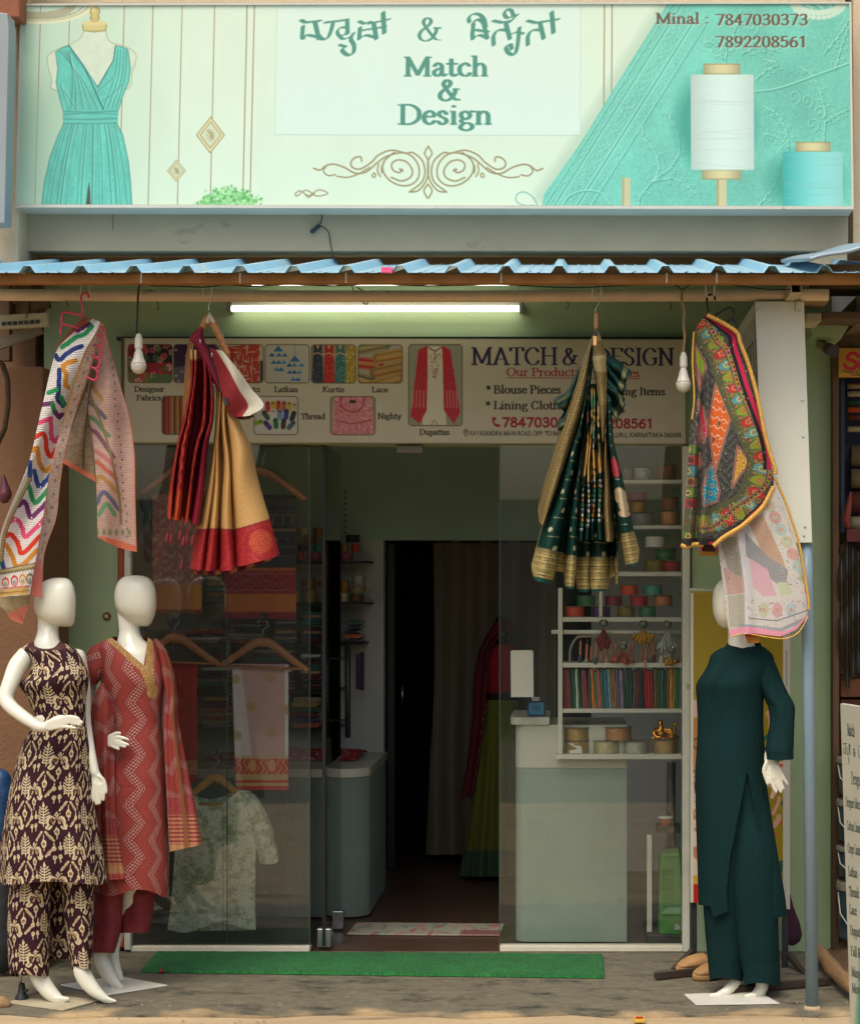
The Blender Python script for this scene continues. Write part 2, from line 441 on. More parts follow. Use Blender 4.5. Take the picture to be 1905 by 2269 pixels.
_g('T', .62, [[(.31, 0), (.31, .68)], [(.05, .68), (.57, .68)], [(.05, .68), (.05, .55)], [(.57, .68), (.57, .55)]], [(.31, 0, .24)])
_g('U', .7, [['c', (.14, .68), (.14, .2), (.22, .03), (.36, -.01), (.5, .03), (.57, .2), (.57, .68)]], [(.14, .68, .22), (.57, .68, .2)])
_g('Y', .66, [[(.08, .68), (.32, .32)], [(.56, .68), (.32, .32)], [(.32, .32), (.32, 0)]], [(.32, 0, .22), (.1, .68, .18), (.56, .68, .18)])
_g('a', .47, [['c', (.09, .36), (.16, .45), (.27, .44), (.32, .34), (.32, .2), (.33, .05), (.38, .01), (.45, .05)], ['c', (.32, .28), (.18, .24), (.08, .16), (.09, .05), (.17, 0), (.27, .04), (.32, .13)]])
_g('b', .52, [[(.12, .02), (.12, T)], ['c', (.12, .33), (.22, .45), (.35, .43), (.43, .3), (.42, .13), (.33, .01), (.2, 0), (.12, .07)]], [(.07, T, .12)])
_g('c', .44, [['c', (.37, .37), (.3, .45), (.2, .44), (.09, .34), (.07, .2), (.12, .06), (.23, 0), (.34, .02), (.4, .1)]])
_g('d', .54, [[(.41, 0), (.41, T)], ['c', (.41, .33), (.32, .45), (.19, .43), (.08, .3), (.08, .13), (.17, .01), (.3, .01), (.41, .1)]], [(.36, T, .12), (.46, 0, .1)])
_g('e', .45, [['c', (.09, .25), (.25, .26), (.38, .28), (.36, .4), (.25, .46), (.13, .4), (.07, .25), (.1, .09), (.21, 0), (.33, .03), (.39, .11)]])
_g('f', .34, [['c', (.36, .66), (.28, .72), (.19, .68), (.15, .55), (.15, 0)], [(.04, .44), (.28, .44)]], [(.15, 0, .2)])
_g('g', .5, [['c', (.22, .45), (.1, .4), (.09, .26), (.2, .18), (.32, .22), (.35, .36), (.22, .45)], ['c', (.33, .42), (.4, .45), (.46, .45)], ['c', (.17, .19), (.08, .12), (.14, .05), (.34, .02), (.43, -.08), (.36, -.2), (.18, -.22), (.06, -.14), (.1, -.04), (.18, .03)]])
_g('h', .56, [[(.12, 0), (.12, T)], ['c', (.12, .32), (.22, .43), (.33, .44), (.41, .34), (.42, .2), (.42, 0)]], [(.12, 0, .2), (.07, T, .12), (.42, 0, .2)])
_g('i', .29, [[(.14, 0), (.14, .44)], [(.14, .62), (.14, .64)]], [(.14, 0, .2), (.09, .44, .12)])
_g('k', .56, [[(.12, 0), (.12, T)], [(.42, .43), (.14, .2)], [(.23, .27), (.46, 0)]], [(.12, 0, .2), (.07, T, .12), (.45, .43, .16), (.47, 0, .14)])
_g('l', .29, [[(.14, 0), (.14, T)]], [(.14, 0, .2), (.09, T, .12)])
_g('m', .84, [[(.12, 0), (.12, .44)], ['c', (.12, .32), (.22, .43), (.32, .44), (.4, .34), (.41, .2), (.41, 0)], ['c', (.41, .32), (.51, .43), (.61, .44), (.69, .34), (.7, .2), (.7, 0)]], [(.12, 0, .2), (.07, .44, .12), (.41, 0, .18), (.7, 0, .2)])
_g('n', .56, [[(.12, 0), (.12, .44)], ['c', (.12, .32), (.22, .43), (.33, .44), (.41, .34), (.42, .2), (.42, 0)]], [(.12, 0, .2), (.07, .44, .12), (.42, 0, .2)])
_g('o', .5, [['c', (.25, .45), (.12, .4), (.07, .23), (.12, .05), (.25, 0), (.38, .05), (.43, .23), (.38, .4), (.25, .45)]])
_g('p', .53, [[(.12, -.22), (.12, .44)], ['c', (.12, .33), (.22, .45), (.35, .43), (.43, .3), (.42, .13), (.33, .01), (.2, 0), (.12, .07)]], [(.07, .44, .12), (.12, -.22, .2)])
_g('r', .4, [[(.12, 0), (.12, .44)], ['c', (.12, .3), (.2, .42), (.3, .45), (.36, .4)]], [(.12, 0, .2), (.07, .44, .12)])
_g('s', .4, [['c', (.31, .36), (.24, .45), (.13, .44), (.08, .35), (.15, .26), (.27, .2), (.32, .1), (.25, .01), (.14, 0), (.06, .09)]])
_g('t', .34, [['c', (.15, .6), (.15, .2), (.16, .05), (.23, 0), (.32, .05)], [(.04, .44), (.3, .44)]])
_g('u', .56, [['c', (.12, .44), (.12, .18), (.15, .05), (.24, 0), (.34, .03), (.42, .13)], [(.42, 0), (.42, .44)]], [(.08, .44, .14), (.38, .44, .12), (.47, 0, .1)])
_g('v', .5, [[(.06, .44), (.25, .01)], [(.43, .44), (.25, .01)]], [(.07, .44, .16), (.43, .44, .14)])
_g('x', .5, [[(.07, .44), (.42, 0)], [(.42, .44), (.08, 0)]], [(.08, 0, .14), (.42, 0, .16), (.08, .44, .16), (.4, .44, .14)])
_g('y', .5, [[(.06, .44), (.26, .02)], ['c', (.44, .44), (.26, .02), (.18, -.16), (.08, -.2)]], [(.07, .44, .18), (.43, .44, .14)])
_g('0', .52, [['c', (.26, .66), (.13, .58), (.08, .33), (.13, .08), (.26, 0), (.39, .08), (.44, .33), (.39, .58), (.26, .66)]])
_g('1', .52, [['c', (.12, .56), (.27, .66)], [(.27, .66), (.27, 0)]], [(.27, 0, .24)])
_g('2', .52, [['c', (.09, .5), (.16, .64), (.3, .66), (.4, .55), (.37, .38), (.24, .2), (.08, .02)], [(.08, .02), (.44, .02)]])
_g('3', .52, [['c', (.1, .56), (.2, .66), (.34, .64), (.4, .52), (.34, .39), (.2, .35)], ['c', (.2, .35), (.37, .32), (.43, .18), (.36, .04), (.2, 0), (.07, .08)]])
_g('4', .52, [[(.34, 0), (.34, .66)], [(.34, .66), (.06, .19)], [(.06, .19), (.47, .19)]])
_g('5', .52, [[(.4, .65), (.15, .65)], ['c', (.15, .65), (.12, .38), (.25, .42), (.39, .35), (.42, .18), (.33, .03), (.18, 0), (.07, .08)]])
_g('6', .52, [['c', (.4, .62), (.26, .6), (.12, .42), (.08, .2), (.14, .04), (.27, 0), (.4, .06), (.43, .22), (.35, .37), (.22, .38), (.1, .26)]])
_g('7', .52, [[(.08, .64), (.45, .64)], [(.45, .64), (.2, 0)]])
_g('8', .52, [['c', (.26, .66), (.13, .6), (.12, .46), (.26, .36), (.41, .24), (.4, .06), (.26, 0), (.12, .06), (.1, .22), (.26, .36), (.4, .48), (.38, .6), (.26, .66)]])
_g('9', .52, [['c', (.42, .4), (.3, .28), (.17, .28), (.09, .42), (.12, .6), (.26, .66), (.39, .6), (.44, .44), (.4, .24), (.26, .06), (.12, .02)]])
# ------------------------------------------------------------------ materials of the setting
M_green=mat('green_paint', L(158, 180, 138), 0.55, 0.07, 3.0, 0.12, 90, dark=L(140, 160, 120), dscale=2.2, damt=-0.02)
M_green_in=mat('inside_green_paint', L(180, 212, 192), 0.55, 0.06, 3.0)
M_white_in=mat('inside_white_paint', L(214, 216, 206), 0.6, 0.06, 3.0, dark=L(150, 150, 140), dscale=2.0, damt=0.0)
M_cream=mat('cream_render', L(206, 190, 158), 0.8, 0.08, 5.0, 0.35, 70, dark=L(160, 140, 108), dscale=3.0, damt=-0.03)
M_beam=mat('beam_render', L(182, 168, 142), 0.8, 0.07, 4.0, 0.25, 80, dark=L(140, 126, 100), dscale=2.6, damt=0.0, stretch=(1, 1, 2.0))
M_terra=mat('terracotta_render', L(124, 90, 62), 0.85, 0.12, 5.0, 0.4, 60, dark=L(90, 66, 46), dscale=2.5, damt=0.02)
M_white_frame=mat('white_frame_paint', L(205, 206, 188), 0.5, 0.08, 9.0, dark=L(104, 92, 58), dscale=9.0, damt=-0.01)
M_white_strip=mat('white_strip_paint', L(222, 216, 192), 0.5, 0.06, 9.0)
M_orange=mat('orange_frame_paint', L(176, 70, 24), 0.6, 0.1, 8.0)
M_floor_in=mat('brown_shop_floor', L(82, 62, 50), 0.35, 0.12, 5.0)
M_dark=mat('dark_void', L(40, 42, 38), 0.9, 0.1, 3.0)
M_black=mat('black_paint', L(30, 31, 30), 0.45, 0.1, 8.0)
M_chrome=mat('brushed_steel', L(200, 202, 200), 0.3, 0.05, 30.0, metal=1.0)
M_brass=mat('aged_brass', L(150, 110, 70), 0.35, 0.15, 60.0, metal=0.8)
M_rust=mat('rusty_brown_steel', L(160, 108, 52), 0.6, 0.15, 12.0, 0.3, 50, dark=L(180, 100, 36), dscale=14.0, damt=0.0, stretch=(1, 1, .35))
M_pipe=mat('beige_pipe_paint', L(222, 196, 164), 0.5, 0.08, 8.0, 0.1, 50, dark=L(96, 66, 46), dscale=9.0, damt=-0.02)
M_wire=mat('black_wire', L(34, 34, 30), 0.5, 0.1, 30.0)
M_wire2=mat('tan_wire', L(150, 128, 92), 0.6, 0.1, 60.0)
M_hookw=mat('white_hook_paint', L(205, 204, 188), 0.45, 0.08, 40.0)
M_bluepost=mat('blue_grey_paint', L(124, 148, 160), 0.42, 0.06, 7.0, 0.1, 40, dark=L(208, 190, 150), dscale=11.0, damt=-0.075, stretch=(1, 1, .7))
M_tin=mat('blue_roof_sheet', L(126, 180, 208), 0.42, 0.08, 3.0, metal=0.0, dark=L(176, 192, 192), dscale=3.0, damt=0.06, stretch=(1.4, .4, 1))
M_woodpost=mat('brown_wood', L(96, 70, 46), 0.7, 0.15, 8.0, 0.2, 60, stretch=(4, 4, .5))
M_greyboard=mat('grey_board_edge', L(150, 160, 162), 0.5, 0.06, 6.0)
def porch_mat():
 m=mat('porch_cement', L(106, 101, 84), 0.75, 0.22, 9.0, 0.45, 45, dark=L(56, 57, 49), dscale=4.2, damt=0.1, stretch=(1, 1.6, 1))
 nt=m.node_tree;N=nt.nodes;K=nt.links;b=N['Principled BSDF']
 src=b.inputs['Base Color'].links[0].from_socket
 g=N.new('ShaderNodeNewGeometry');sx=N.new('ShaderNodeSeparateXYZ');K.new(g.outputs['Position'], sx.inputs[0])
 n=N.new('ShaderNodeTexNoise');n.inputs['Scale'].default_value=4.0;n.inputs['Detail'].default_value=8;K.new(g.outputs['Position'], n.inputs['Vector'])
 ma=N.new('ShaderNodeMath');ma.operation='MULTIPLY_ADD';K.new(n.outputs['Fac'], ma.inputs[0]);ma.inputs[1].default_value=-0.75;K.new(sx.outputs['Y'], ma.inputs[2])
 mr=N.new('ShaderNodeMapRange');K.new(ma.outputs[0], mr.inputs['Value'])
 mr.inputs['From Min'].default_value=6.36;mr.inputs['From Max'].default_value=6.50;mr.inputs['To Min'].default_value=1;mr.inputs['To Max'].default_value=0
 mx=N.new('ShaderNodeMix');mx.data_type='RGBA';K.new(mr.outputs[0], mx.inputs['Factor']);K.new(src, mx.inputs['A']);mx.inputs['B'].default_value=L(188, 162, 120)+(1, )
 n3=N.new('ShaderNodeTexNoise');n3.inputs['Scale'].default_value=16.0;n3.inputs['Detail'].default_value=10;n3.inputs['Roughness'].default_value=.75
 mp=N.new('ShaderNodeMapping');mp.inputs['Scale'].default_value=(1, 2.2, 1);K.new(g.outputs['Position'], mp.inputs[0]);K.new(mp.outputs[0], n3.inputs['Vector'])
 r3=N.new('ShaderNodeValToRGB');K.new(n3.outputs['Fac'], r3.inputs['Fac']);r3.color_ramp.elements[0].position=.5;r3.color_ramp.elements[0].color=(0, 0, 0, 1);r3.color_ramp.elements[1].position=.66;r3.color_ramp.elements[1].color=(.75, .75, .75, 1)
 m2=N.new('ShaderNodeMix');m2.data_type='RGBA';K.new(r3.outputs[0], m2.inputs['Factor']);K.new(mx.outputs['Result'], m2.inputs['A']);m2.inputs['B'].default_value=L(140, 128, 100)+(1, )
 K.new(m2.outputs['Result'], b.inputs['Base Color'])
 return m
M_porch=porch_mat()
M_sand=mat('sandy_earth', L(184, 162, 126), 0.95, 0.14, 5.0, 0.5, 60, dark=L(116, 100, 74), dscale=2.6, damt=0.07, stretch=(.3, 1.6, 1))
M_road=mat('dusty_asphalt', L(96, 92, 80), 0.9, 0.2, 3.0, 0.3, 80, dark=L(160, 146, 116), dscale=1.4, damt=0.06, stretch=(.15, 1, 1))
def pale_level_tin():  # level faces of the sheet are mixed paler, by their normal
 nt=M_tin.node_tree;N=nt.nodes;K=nt.links;b=N['Principled BSDF'];src=b.inputs['Base Color'].links[0].from_socket
 g=N.new('ShaderNodeNewGeometry');sx=N.new('ShaderNodeSeparateXYZ');K.new(g.outputs['True Normal'], sx.inputs[0]);ab=N.new('ShaderNodeMath');ab.operation='ABSOLUTE';K.new(sx.outputs['Z'], ab.inputs[0])
 mr=N.new('ShaderNodeMapRange');K.new(ab.outputs[0], mr.inputs['Value']);mr.inputs['From Min'].default_value=.8;mr.inputs['From Max'].default_value=.95;mr.inputs['To Max'].default_value=.42
 mx=N.new('ShaderNodeMix');mx.data_type='RGBA';K.new(mr.outputs[0], mx.inputs['Factor']);K.new(src, mx.inputs['A']);mx.inputs['B'].default_value=L(188, 208, 212)+(1, );K.new(mx.outputs['Result'], b.inputs['Base Color'])
pale_level_tin()
# ------------------------------------------------------------------ ground
g=MB()
nx, ny=60, 40
xs=np.concatenate([[-150, -40, -12], np.linspace(-5, 5, nx), [12, 40, 150]]);ys=np.concatenate([[2.6], np.linspace(3.5, 9, ny), [30, 150]])
XX, YY=np.meshgrid(xs, ys)
ZZ=-0.006+np.where((YY<6.95)&(np.abs(XX)<6), 0.012*(fbm(XX*3, YY*3, 4, 2)-.55), 0)-np.where(YY>=6.95, 0.02, 0)
ground=gridmesh('ground', np.stack([XX, YY, ZZ], -1), None, M_sand, None, True);tag(ground, kind='structure')
tag(MB().add([(-150, -5, -.03), (150, -5, -.03), (150, 2.6, -.03), (-150, 2.6, -.03)], [(0, 1, 2, 3)]).build('road', M_road), kind='structure')
tag(MB().add([(-150, -150, -.034), (150, -150, -.034), (150, -5, -.034), (-150, -5, -.034)], [(0, 1, 2, 3)]).build('verge', M_sand), kind='structure')
ps=MB();pe=[]
random.seed(3)
for i in range(41):
 x=-4+8*i/40;pe.append((x, 6.80+0.05*math.sin(i*1.7)*random.random()+.03*random.random()))
ps.flatprism(pe+[(4, 7.995), (-4, 7.995)], -0.12, 0.0)
porch=ps.build('porch_floor', M_porch);tag(porch, kind='structure')
opp=empty('building', (0, -5, 0), 'plain low building with dark windows across the road behind the camera', 'building')  # unseen; added to darken glass reflections, height set for the sky light
bm_=MB();bm_.box(-14, 12, -9, -5, -.03, 2.7);bm_.build('wall', mat('opposite_wall', L(112, 120, 112), .8, .15, 1.2, dark=L(84, 84, 70), dscale=.8), opp)
M_pane=mat('dark_pane', L(50, 58, 62), 0.1, 0.05, 2.0)
for i in range(6):
 w=MB();w.box(-12+3.8*i, -10.2+3.8*i, -4.99, -4.95, 1.0 if i%2 else.05, 2.3);w.build('window', M_pane, opp)
# ------------------------------------------------------------------ the shop building
shop=empty('shop_building', (0, 8.0, 0), 'green painted shop front with glass panels and cream upper storey', 'shop')
YF=8.0
def zz(v, Y):return EYE+(V0-v)*Y/F
def xx(u, Y):return(u-U0)*Y/F
xl, xr=xx(97, YF), xx(1843, YF);ol, orr=xx(262, YF), xx(1533, YF);zt, zo=zz(612, YF), zz(985, YF)
wall=MB();wall.prism([(xl, -.05), (ol, -.05), (ol, zo), (orr, zo), (orr, -.05), (xr, -.05), (xr, zt), (xl, zt)], YF, YF+.16)
wall.build('green_wall', M_green, shop, bevel=.004)
b=MB();b.box(xx(-30, YF), xx(1782, YF), YF+.003, YF+.16, zt+.001, zz(540, 7.84)+.25);b.build('plaster_band', M_terra if 0 else mat('dusty_plaster', L(132, 112, 84), .85, .1, 6, .3, 60), shop)
b=MB();b.prism([(xx(46, 7.84), zz(556, 7.84)), (xx(1879, 7.84), zz(556, 7.84)), (xx(1879, 7.84), zz(430, 7.84)), (xx(46, 7.84), zz(430, 7.84))], 7.84, 7.999)
b.build('lintel_beam', M_beam, shop, bevel=.006)
b=MB();b.box(xx(46, 7.84), xx(1879, 7.84), 7.93, 8.2, zz(429, 7.84), 6.2);b.build('upper_wall', M_cream, shop)
b=MB();b.box(xx(1783, 8), xx(1879, 7.84)-.002, 7.86, 7.999, zz(640, 8), zz(557, 7.84));b.build('corner_block', M_cream, shop)
b=MB();b.pbox(275, 289, 988, 2106, 7.965, .07);b.build('door_frame', M_white_frame, shop, bevel=.003)
b=MB();b.pbox(1512, 1528, 988, 2110, 7.965, .07);b.build('door_frame', M_white_frame, shop, bevel=.003)
b=MB();b.pbox(262.5, 274.5, 990, 2100, 7.985, .05);b.build('side_strip', M_orange, shop, bevel=.003)
b=MB();b.box(xx(289.5, 7.975), xx(686, 7.975), 7.975, 8.035, 0.002, zz(2098, 7.975));b.build('bottom_rail', M_white_strip, shop, bevel=.003)
b=MB();b.box(xx(1107, 7.975), xx(1511.5, 7.975), 7.975, 8.035, 0.002, zz(2102, 7.975)+.01);b.build('bottom_rail', M_white_strip, shop, bevel=.003)
M_glass=glass_mat('shop_glass', (0.97, 0.995, 0.975), 2.6, .028)
M_glass_edge=mat('glass_edge', L(70, 96, 84), 0.15, 0.05, 5.0)
def pane(name, u0, u1, v0, v1, Y, parent):
 a=W(u0, v1, Y);c=W(u1, v0, Y)
 o=MB().add([(a.x, Y, a.z), (c.x, Y, a.z), (c.x, Y, c.z), (a.x, Y, c.z)], [(0, 1, 2, 3)]).build(name, M_glass, parent)
 return o
pane('glass_panel', 289.5, 686, 986, 2098, 8.0, shop)
pg=pane('glass_panel', 1107, 1511.5, 986, 2101, 8.0, shop)
for uu in(686, 1107):
 e=MB();e.pbox(uu-.9, uu+.9, 988, 2099, 7.998, .010);e.build('glass_edge', M_glass_edge, shop)
e=MB();e.pbox(502, 504, 990, 2098, 8.004, .008);e.build('glass_joint', M_glass_edge, shop)
b=MB();b.pbox(878, 937, 986, 1004, 7.985, .05);b.build('patch_fitting', mat('dull_steel', L(110, 106, 90), .5), shop, bevel=.004)
dX=xx(718, 8.02)
leaf=MB().box(dX-.006, dX+.006, 8.02, 8.55, .03, zz(986, 8.02)).build('door_leaf', glass_mat('door_glass', (.42, .48, .43), 1.5), shop)
b=MB();b.box(dX-.008, dX+.008, 8.012, 8.022, .02, zz(986, 8.02));b.build('edge_profile', M_black, leaf)
for yy in(8.045, 8.47):
 b=MB();b.box(dX-.032, dX+.032, yy-.03, yy+.03, .012, .10);b.build('patch_fitting', M_chrome, leaf, bevel=.004)
for sx in(-1, 1):
 b=MB();b.tube([(dX+sx*.055, 8.44, zz(1425, 8.44)), (dX+sx*.055, 8.44, zz(1635, 8.44))], .014, 14)
 for vv in(1460, 1597):
  b.tube([(dX, 8.44, zz(vv, 8.44)), (dX+sx*.055, 8.44, zz(vv, 8.44))], .007, 10)
 b.build('handle', M_black, leaf, True)
IX0, IX1, IY1, IZ=-2.35, 1.75, 10.2, 2.95
b=MB();b.box(IX0, IX1, 8.16, 12.6, -.06, -.002+.004);b.build('shop_floor', M_floor_in, shop)
b=MB();b.box(xx(262, 8)+.002, xx(1533, 8)-.002, 8.036, 8.159, -.06, .0015);b.build('threshold', M_floor_in, shop)
b=MB();b.box(IX0, IX1, 8.161, IY1+.1, IZ, IZ+.1);b.build('ceiling', M_white_in, shop)
b=MB();b.box(IX0-.1, IX0, 8.161, IY1, 0, IZ);b.build('inner_wall', M_white_in, shop)
b=MB();b.box(IX1, IX1+.1, 8.161, IY1, 0, IZ);b.build('inner_wall', M_green_in, shop)
zl=zz(1197, IY1);dl=xx(850, IY1);dr=.12
b=MB();b.prism([(IX0, zl), (dl, zl), (dr, zl), (IX1, zl), (IX1, IZ), (IX0, IZ)], IY1, IY1+.1);b.build('rear_wall', M_green_in, shop)
b=MB();b.box(IX0, dl-.03, IY1, IY1+.1, .002, zl-.001);b.build('rear_wall', M_white_in, shop)
b=MB();b.box(dr, IX1, IY1, IY1+.1, .002, zl-.001);b.build('rear_wall', M_white_in, shop)
b=MB();b.box(dl-.03, dl, IY1-.01, IY1+.11, .002, zl-.001);b.build('door_frame', M_white_in, shop)
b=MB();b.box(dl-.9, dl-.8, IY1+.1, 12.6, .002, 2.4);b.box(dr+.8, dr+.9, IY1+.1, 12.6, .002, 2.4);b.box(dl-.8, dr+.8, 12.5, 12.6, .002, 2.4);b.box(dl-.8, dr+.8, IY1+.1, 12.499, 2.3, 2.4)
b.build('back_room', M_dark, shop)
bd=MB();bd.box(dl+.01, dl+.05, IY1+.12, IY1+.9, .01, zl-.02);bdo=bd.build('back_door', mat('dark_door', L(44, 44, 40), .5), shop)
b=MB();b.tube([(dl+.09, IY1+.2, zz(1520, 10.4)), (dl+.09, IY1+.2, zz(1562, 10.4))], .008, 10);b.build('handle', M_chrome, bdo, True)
bell=empty('bell_push', W(237, 1366, 7.99), 'round brass bell push on the green wall beside the pale heads', 'bell')
b=MB();c_=W(237, 1366, 7.998);b.lathe([(.019, 0), (.019, -.006), (.015, -.012), (.015, -.013)], c_, 24, 'y');b.build('ring', M_brass, bell, True)
b=MB();b.lathe([(.012, -.0135), (.011, -.019), (.004, -.022)], c_, 20, 'y');b.build('button', mat('bell_button', L(190, 150, 110), .4), bell, True)
# ------------------------------------------------------------------ neighbours, left side
lw=empty('neighbour_wall', W(40, 2100, 7.6), 'rough terracotta plastered wall left of the green shop front', 'wall')
b=MB();b.box(-4.2, xx(96, 7.6), 7.6, 7.99, -.05, zz(812, 7.6));b.build('pier', M_terra, lw, bevel=.008)
b=MB();b.box(-4.2, xx(40, 7.75), 7.995, 8.2, zz(812, 7.6)+.002, 5.4);b.build('back_wall', mat('dim_plaster', L(120, 92, 66), .9, .15, 4), lw)
up=empty('corner_pillar', W(20, 600, 7.72), 'cream plastered pillar beside the left end of the large sign', 'pillar')
b=MB();b.box(xx(-60, 7.72), xx(41, 7.72), 7.72, 7.99, zz(596, 7.72), 5.4);b.build('shaft', M_cream, up, bevel=.01)
b=MB();b.box(xx(-60, 7.6), xx(43, 7.6), 7.6, 7.719, zz(38, 7.6), 5.4);b.build('capital', mat('red_oxide_render', L(150, 92, 66), .85, .12, 6, .3, 60), up, bevel=.008)
sb=empty('side_signboard', W(8, 300, 7.55), 'grey edged signboard cut by the left picture border beside the cream pillar', 'sign')
b=MB();b.pprism([(-60, 20), (16, 28), (20, 60), (10, 494), (-60, 498)], 7.5, .1);b.build('board', M_greyboard, sb, bevel=.004)
br=empty('shelf_bracket', W(50, 715, 7.3), 'rusty perforated steel angle sticking out below the left roof edge', 'bracket')
b=MB();b.bar(W(-20, 716, 7.35), W(108, 708, 7.35), .03, .058)
b.build('angle', mat('flaking_white_steel', L(176, 170, 140), .6, .15, 10, .2, 50, dark=L(104, 62, 30), dscale=18, damt=.04), br, bevel=.003)
b=MB()
for i in range(7):
 c_=W(8+12.5*i, 717-.8*i, 7.33);b.box(c_.x-.0085, c_.x+.0085, c_.y, c_.y+.003, c_.z-.0075, c_.z+.0075)
b.build('slot', M_black, br)
b=MB();b.bar(W(-30, 775, 7.45), W(92, 728, 7.45), .03, .04);b.build('brace', mat('grey_steel', L(120, 112, 96), .6), br)
M_junk=mat('dusty_wood', L(96, 74, 50), .85, .2, 9, .2, 50)
jn=empty('timber_bundle', W(40, 680, 7.8), 'dim timber props wedged under the roof at the far left', 'timber')
for q in(((12, 612), (12, 800), 7.85, .05), ((58, 612), (52, 700), 7.9, .06), ((88, 612), (92, 690), 7.93, .03), ((-10, 690), (110, 672), 7.9, .04)):
 b=MB();b.bar(W(*q[0], q[2]), W(*q[1], q[2]), q[3], q[3]);b.build('prop', M_junk, jn)
# ------------------------------------------------------------------ tin awning
aw=empty('tin_awning', W(952, 616, 6.9), 'blue corrugated tin awning on a rusty beam over the shop front', 'awning')
YA, YB=6.80, 7.93
pitch=117.9*YA/F
ZA, ZB=zz(604, YA), zz(586, YB)
prof=[]
for k in range(-2, 18):
 c=(59.6+117.9*k-U0)*YA/F
 h=.0268
 prof+=[(c-.0315, 0), (c-.0125, h), (c+.0125, h), (c+.0315, 0), (c+.075, .0), (c+.0775, .0028), (c+.0835, .0028), (c+.086, 0), (c+.122, 0), (c+.1245, .0028), (c+.1305, .0028), (c+.133, 0)]
prof=np.array(prof)
rows=np.linspace(0, 1, 14)
P=np.zeros((len(rows), len(prof), 3))
for i, t in enumerate(rows):
 P[i, :, 0]=prof[:, 0];P[i, :, 1]=YA+(YB-YA)*t
 P[i, :, 2]=ZA+(ZB-ZA)*t+prof[:, 1]+.0025*(fbm(prof[:, 0]*2, np.full(len(prof), t*3), 2, 5)-.5)
rs=gridmesh('roof_sheet', P, None, M_tin, aw, False)
so=rs.modifiers.new('thick', 'SOLIDIFY');so.thickness=.0016;so.offset=-1
for k in range(0, 16):
 c=(59.6+117.9*k+52-U0)*YA/F;t=.1/(YB-YA)
 MB().lathe([(.006, 0), (.006, .002), (.003, .004)], (c, YA+.1, ZA+(ZB-ZA)*t+.001), 8).build('screw', M_chrome, aw)
b=MB();b.box(xx(-30, 6.86), xx(1935, 6.86), 6.86, 6.91, zz(627, 6.86), zz(606.5, 6.86));b.build('front_beam', M_rust, aw, bevel=.004)
b=MB();p0=W(-30, 653, 7.15);p1=W(1834, 653, 7.15)
b.tube([p0.lerp(p1, t)+Vector((0, 0, -.006*math.sin(math.pi*t)))for t in np.linspace(0, 1, 24)], .0243, 20);b.build('rail_pipe', M_pipe, aw, True)
for uu in(312, 531, 766, 1110, 1477, 1588):
 b=MB();c=xx(uu, 6.85);b.box(c-.003, c+.003, 6.853, 6.859, zz(626, 6.85), zz(604, 6.85));b.build('strap', M_hookw, aw)
b=MB();a=W(1764, 637, 6.93)
for d in((-.022, -.018, -.022, .022), (.018, .022, -.022, .022), (-.018, .018, -.022, -.018), (-.018, .018, .018, .022)):
 b.box(a.x+d[0], a.x+d[1], 6.93, 7.9, a.z+d[2], a.z+d[3])
b.build('cross_tube', mat('painted_tube', L(176, 160, 130), .5), aw)
b=MB();pl=[W(1786, 1204, 7.16), W(1788, 1300, 7.14), W(1799, 2236, 6.92)];pl[2].z=-.01
b.tube([pl[0], pl[1], pl[2]], [.0245, .0245, .0255], 24);b.build('post', M_bluepost, aw, True)
b=MB();b.lathe([(.038, -.012), (.033, .006), (.028, .012)], (pl[2].x, pl[2].y, 0), 18);b.build('post_foot', M_sand, aw, True)
nr=empty('neighbour_awning', W(1850, 565, 6.9), 'grey blue roof sheet edge of the next awning at upper right', 'awning')
P=np.zeros((6, 26, 3))
for i in range(6):
 for j in range(26):
  q=W(1793+7.5*j, 579-1.75*j, 6.78);t=i/5
  P[i, j]=(q.x, 6.78+t*.9, q.z+t*.16+.004*math.sin(j*.4))
o=gridmesh('sheet', P, None, mat('weathered_sheet', L(140, 160, 172), .45, .1, 5, metal=.2), nr, True)
so=o.modifiers.new('t', 'SOLIDIFY');so.thickness=.014;so.offset=-1
b=MB();b.box(xx(1830, 6.95), xx(1990, 6.95), 6.95, 7.0, zz(606, 6.95), zz(585, 6.95));b.build('beam', M_rust, nr)
M_hk=M_hookw
hook0=None
for i, (uu, lab)in enumerate(((188.5, 'white u hook on the rail holding the pink hanger'), (459, 'white u hook on the rail above the red and gold saree'), (1322, 'white u hook on the rail above the green saree'), (1573, 'white u hook on the rail holding the black hanger'))):
 o=empty('rail_hook', W(uu, 655, 7.02), lab, 'hook', 'u hooks under the awning beam')
 b=MB();r=9.6*7.02/F;c=W(uu, 647, 7.02)
 path=[c+Vector((-r*1.05, 0, .037)), c+Vector((-r, 0, .012))]+[c+Vector((r*math.cos(a), 0, r*math.sin(a)*1.2))for a in np.linspace(math.pi, 2*math.pi, 12)]+[c+Vector((r, 0, .012)), c+Vector((r*1.05, 0, .037))]
 b.tube(path, .0035, 8);b.build('hook_wire', M_hk, o, True)
for i, (uu, v0, lab)in enumerate(((147, 667, 'bent wire tip under the rail left of the first bulb'), (350, 675, 'small rusty wire hook under the rail before the tube light'), (1258, 672, 'small wire hook under the rail right of the tube light'), (1486, 674, 'small wire hook under the rail beside the second bulb'))):
 b=MB();b.tube([W(uu-2, v0-8, 7.15), W(uu, v0, 7.14), W(uu+(5 if i==0 else 1), v0+9, 7.13), W(uu+(4 if i==0 else-3), v0+12, 7.12)], .0024, 8)
 o=b.build('wire_hook', mat('rusty_wire', L(120, 84, 56), .6), None, True);tag(o, lab, 'hook', 'wire hooks under the rail')
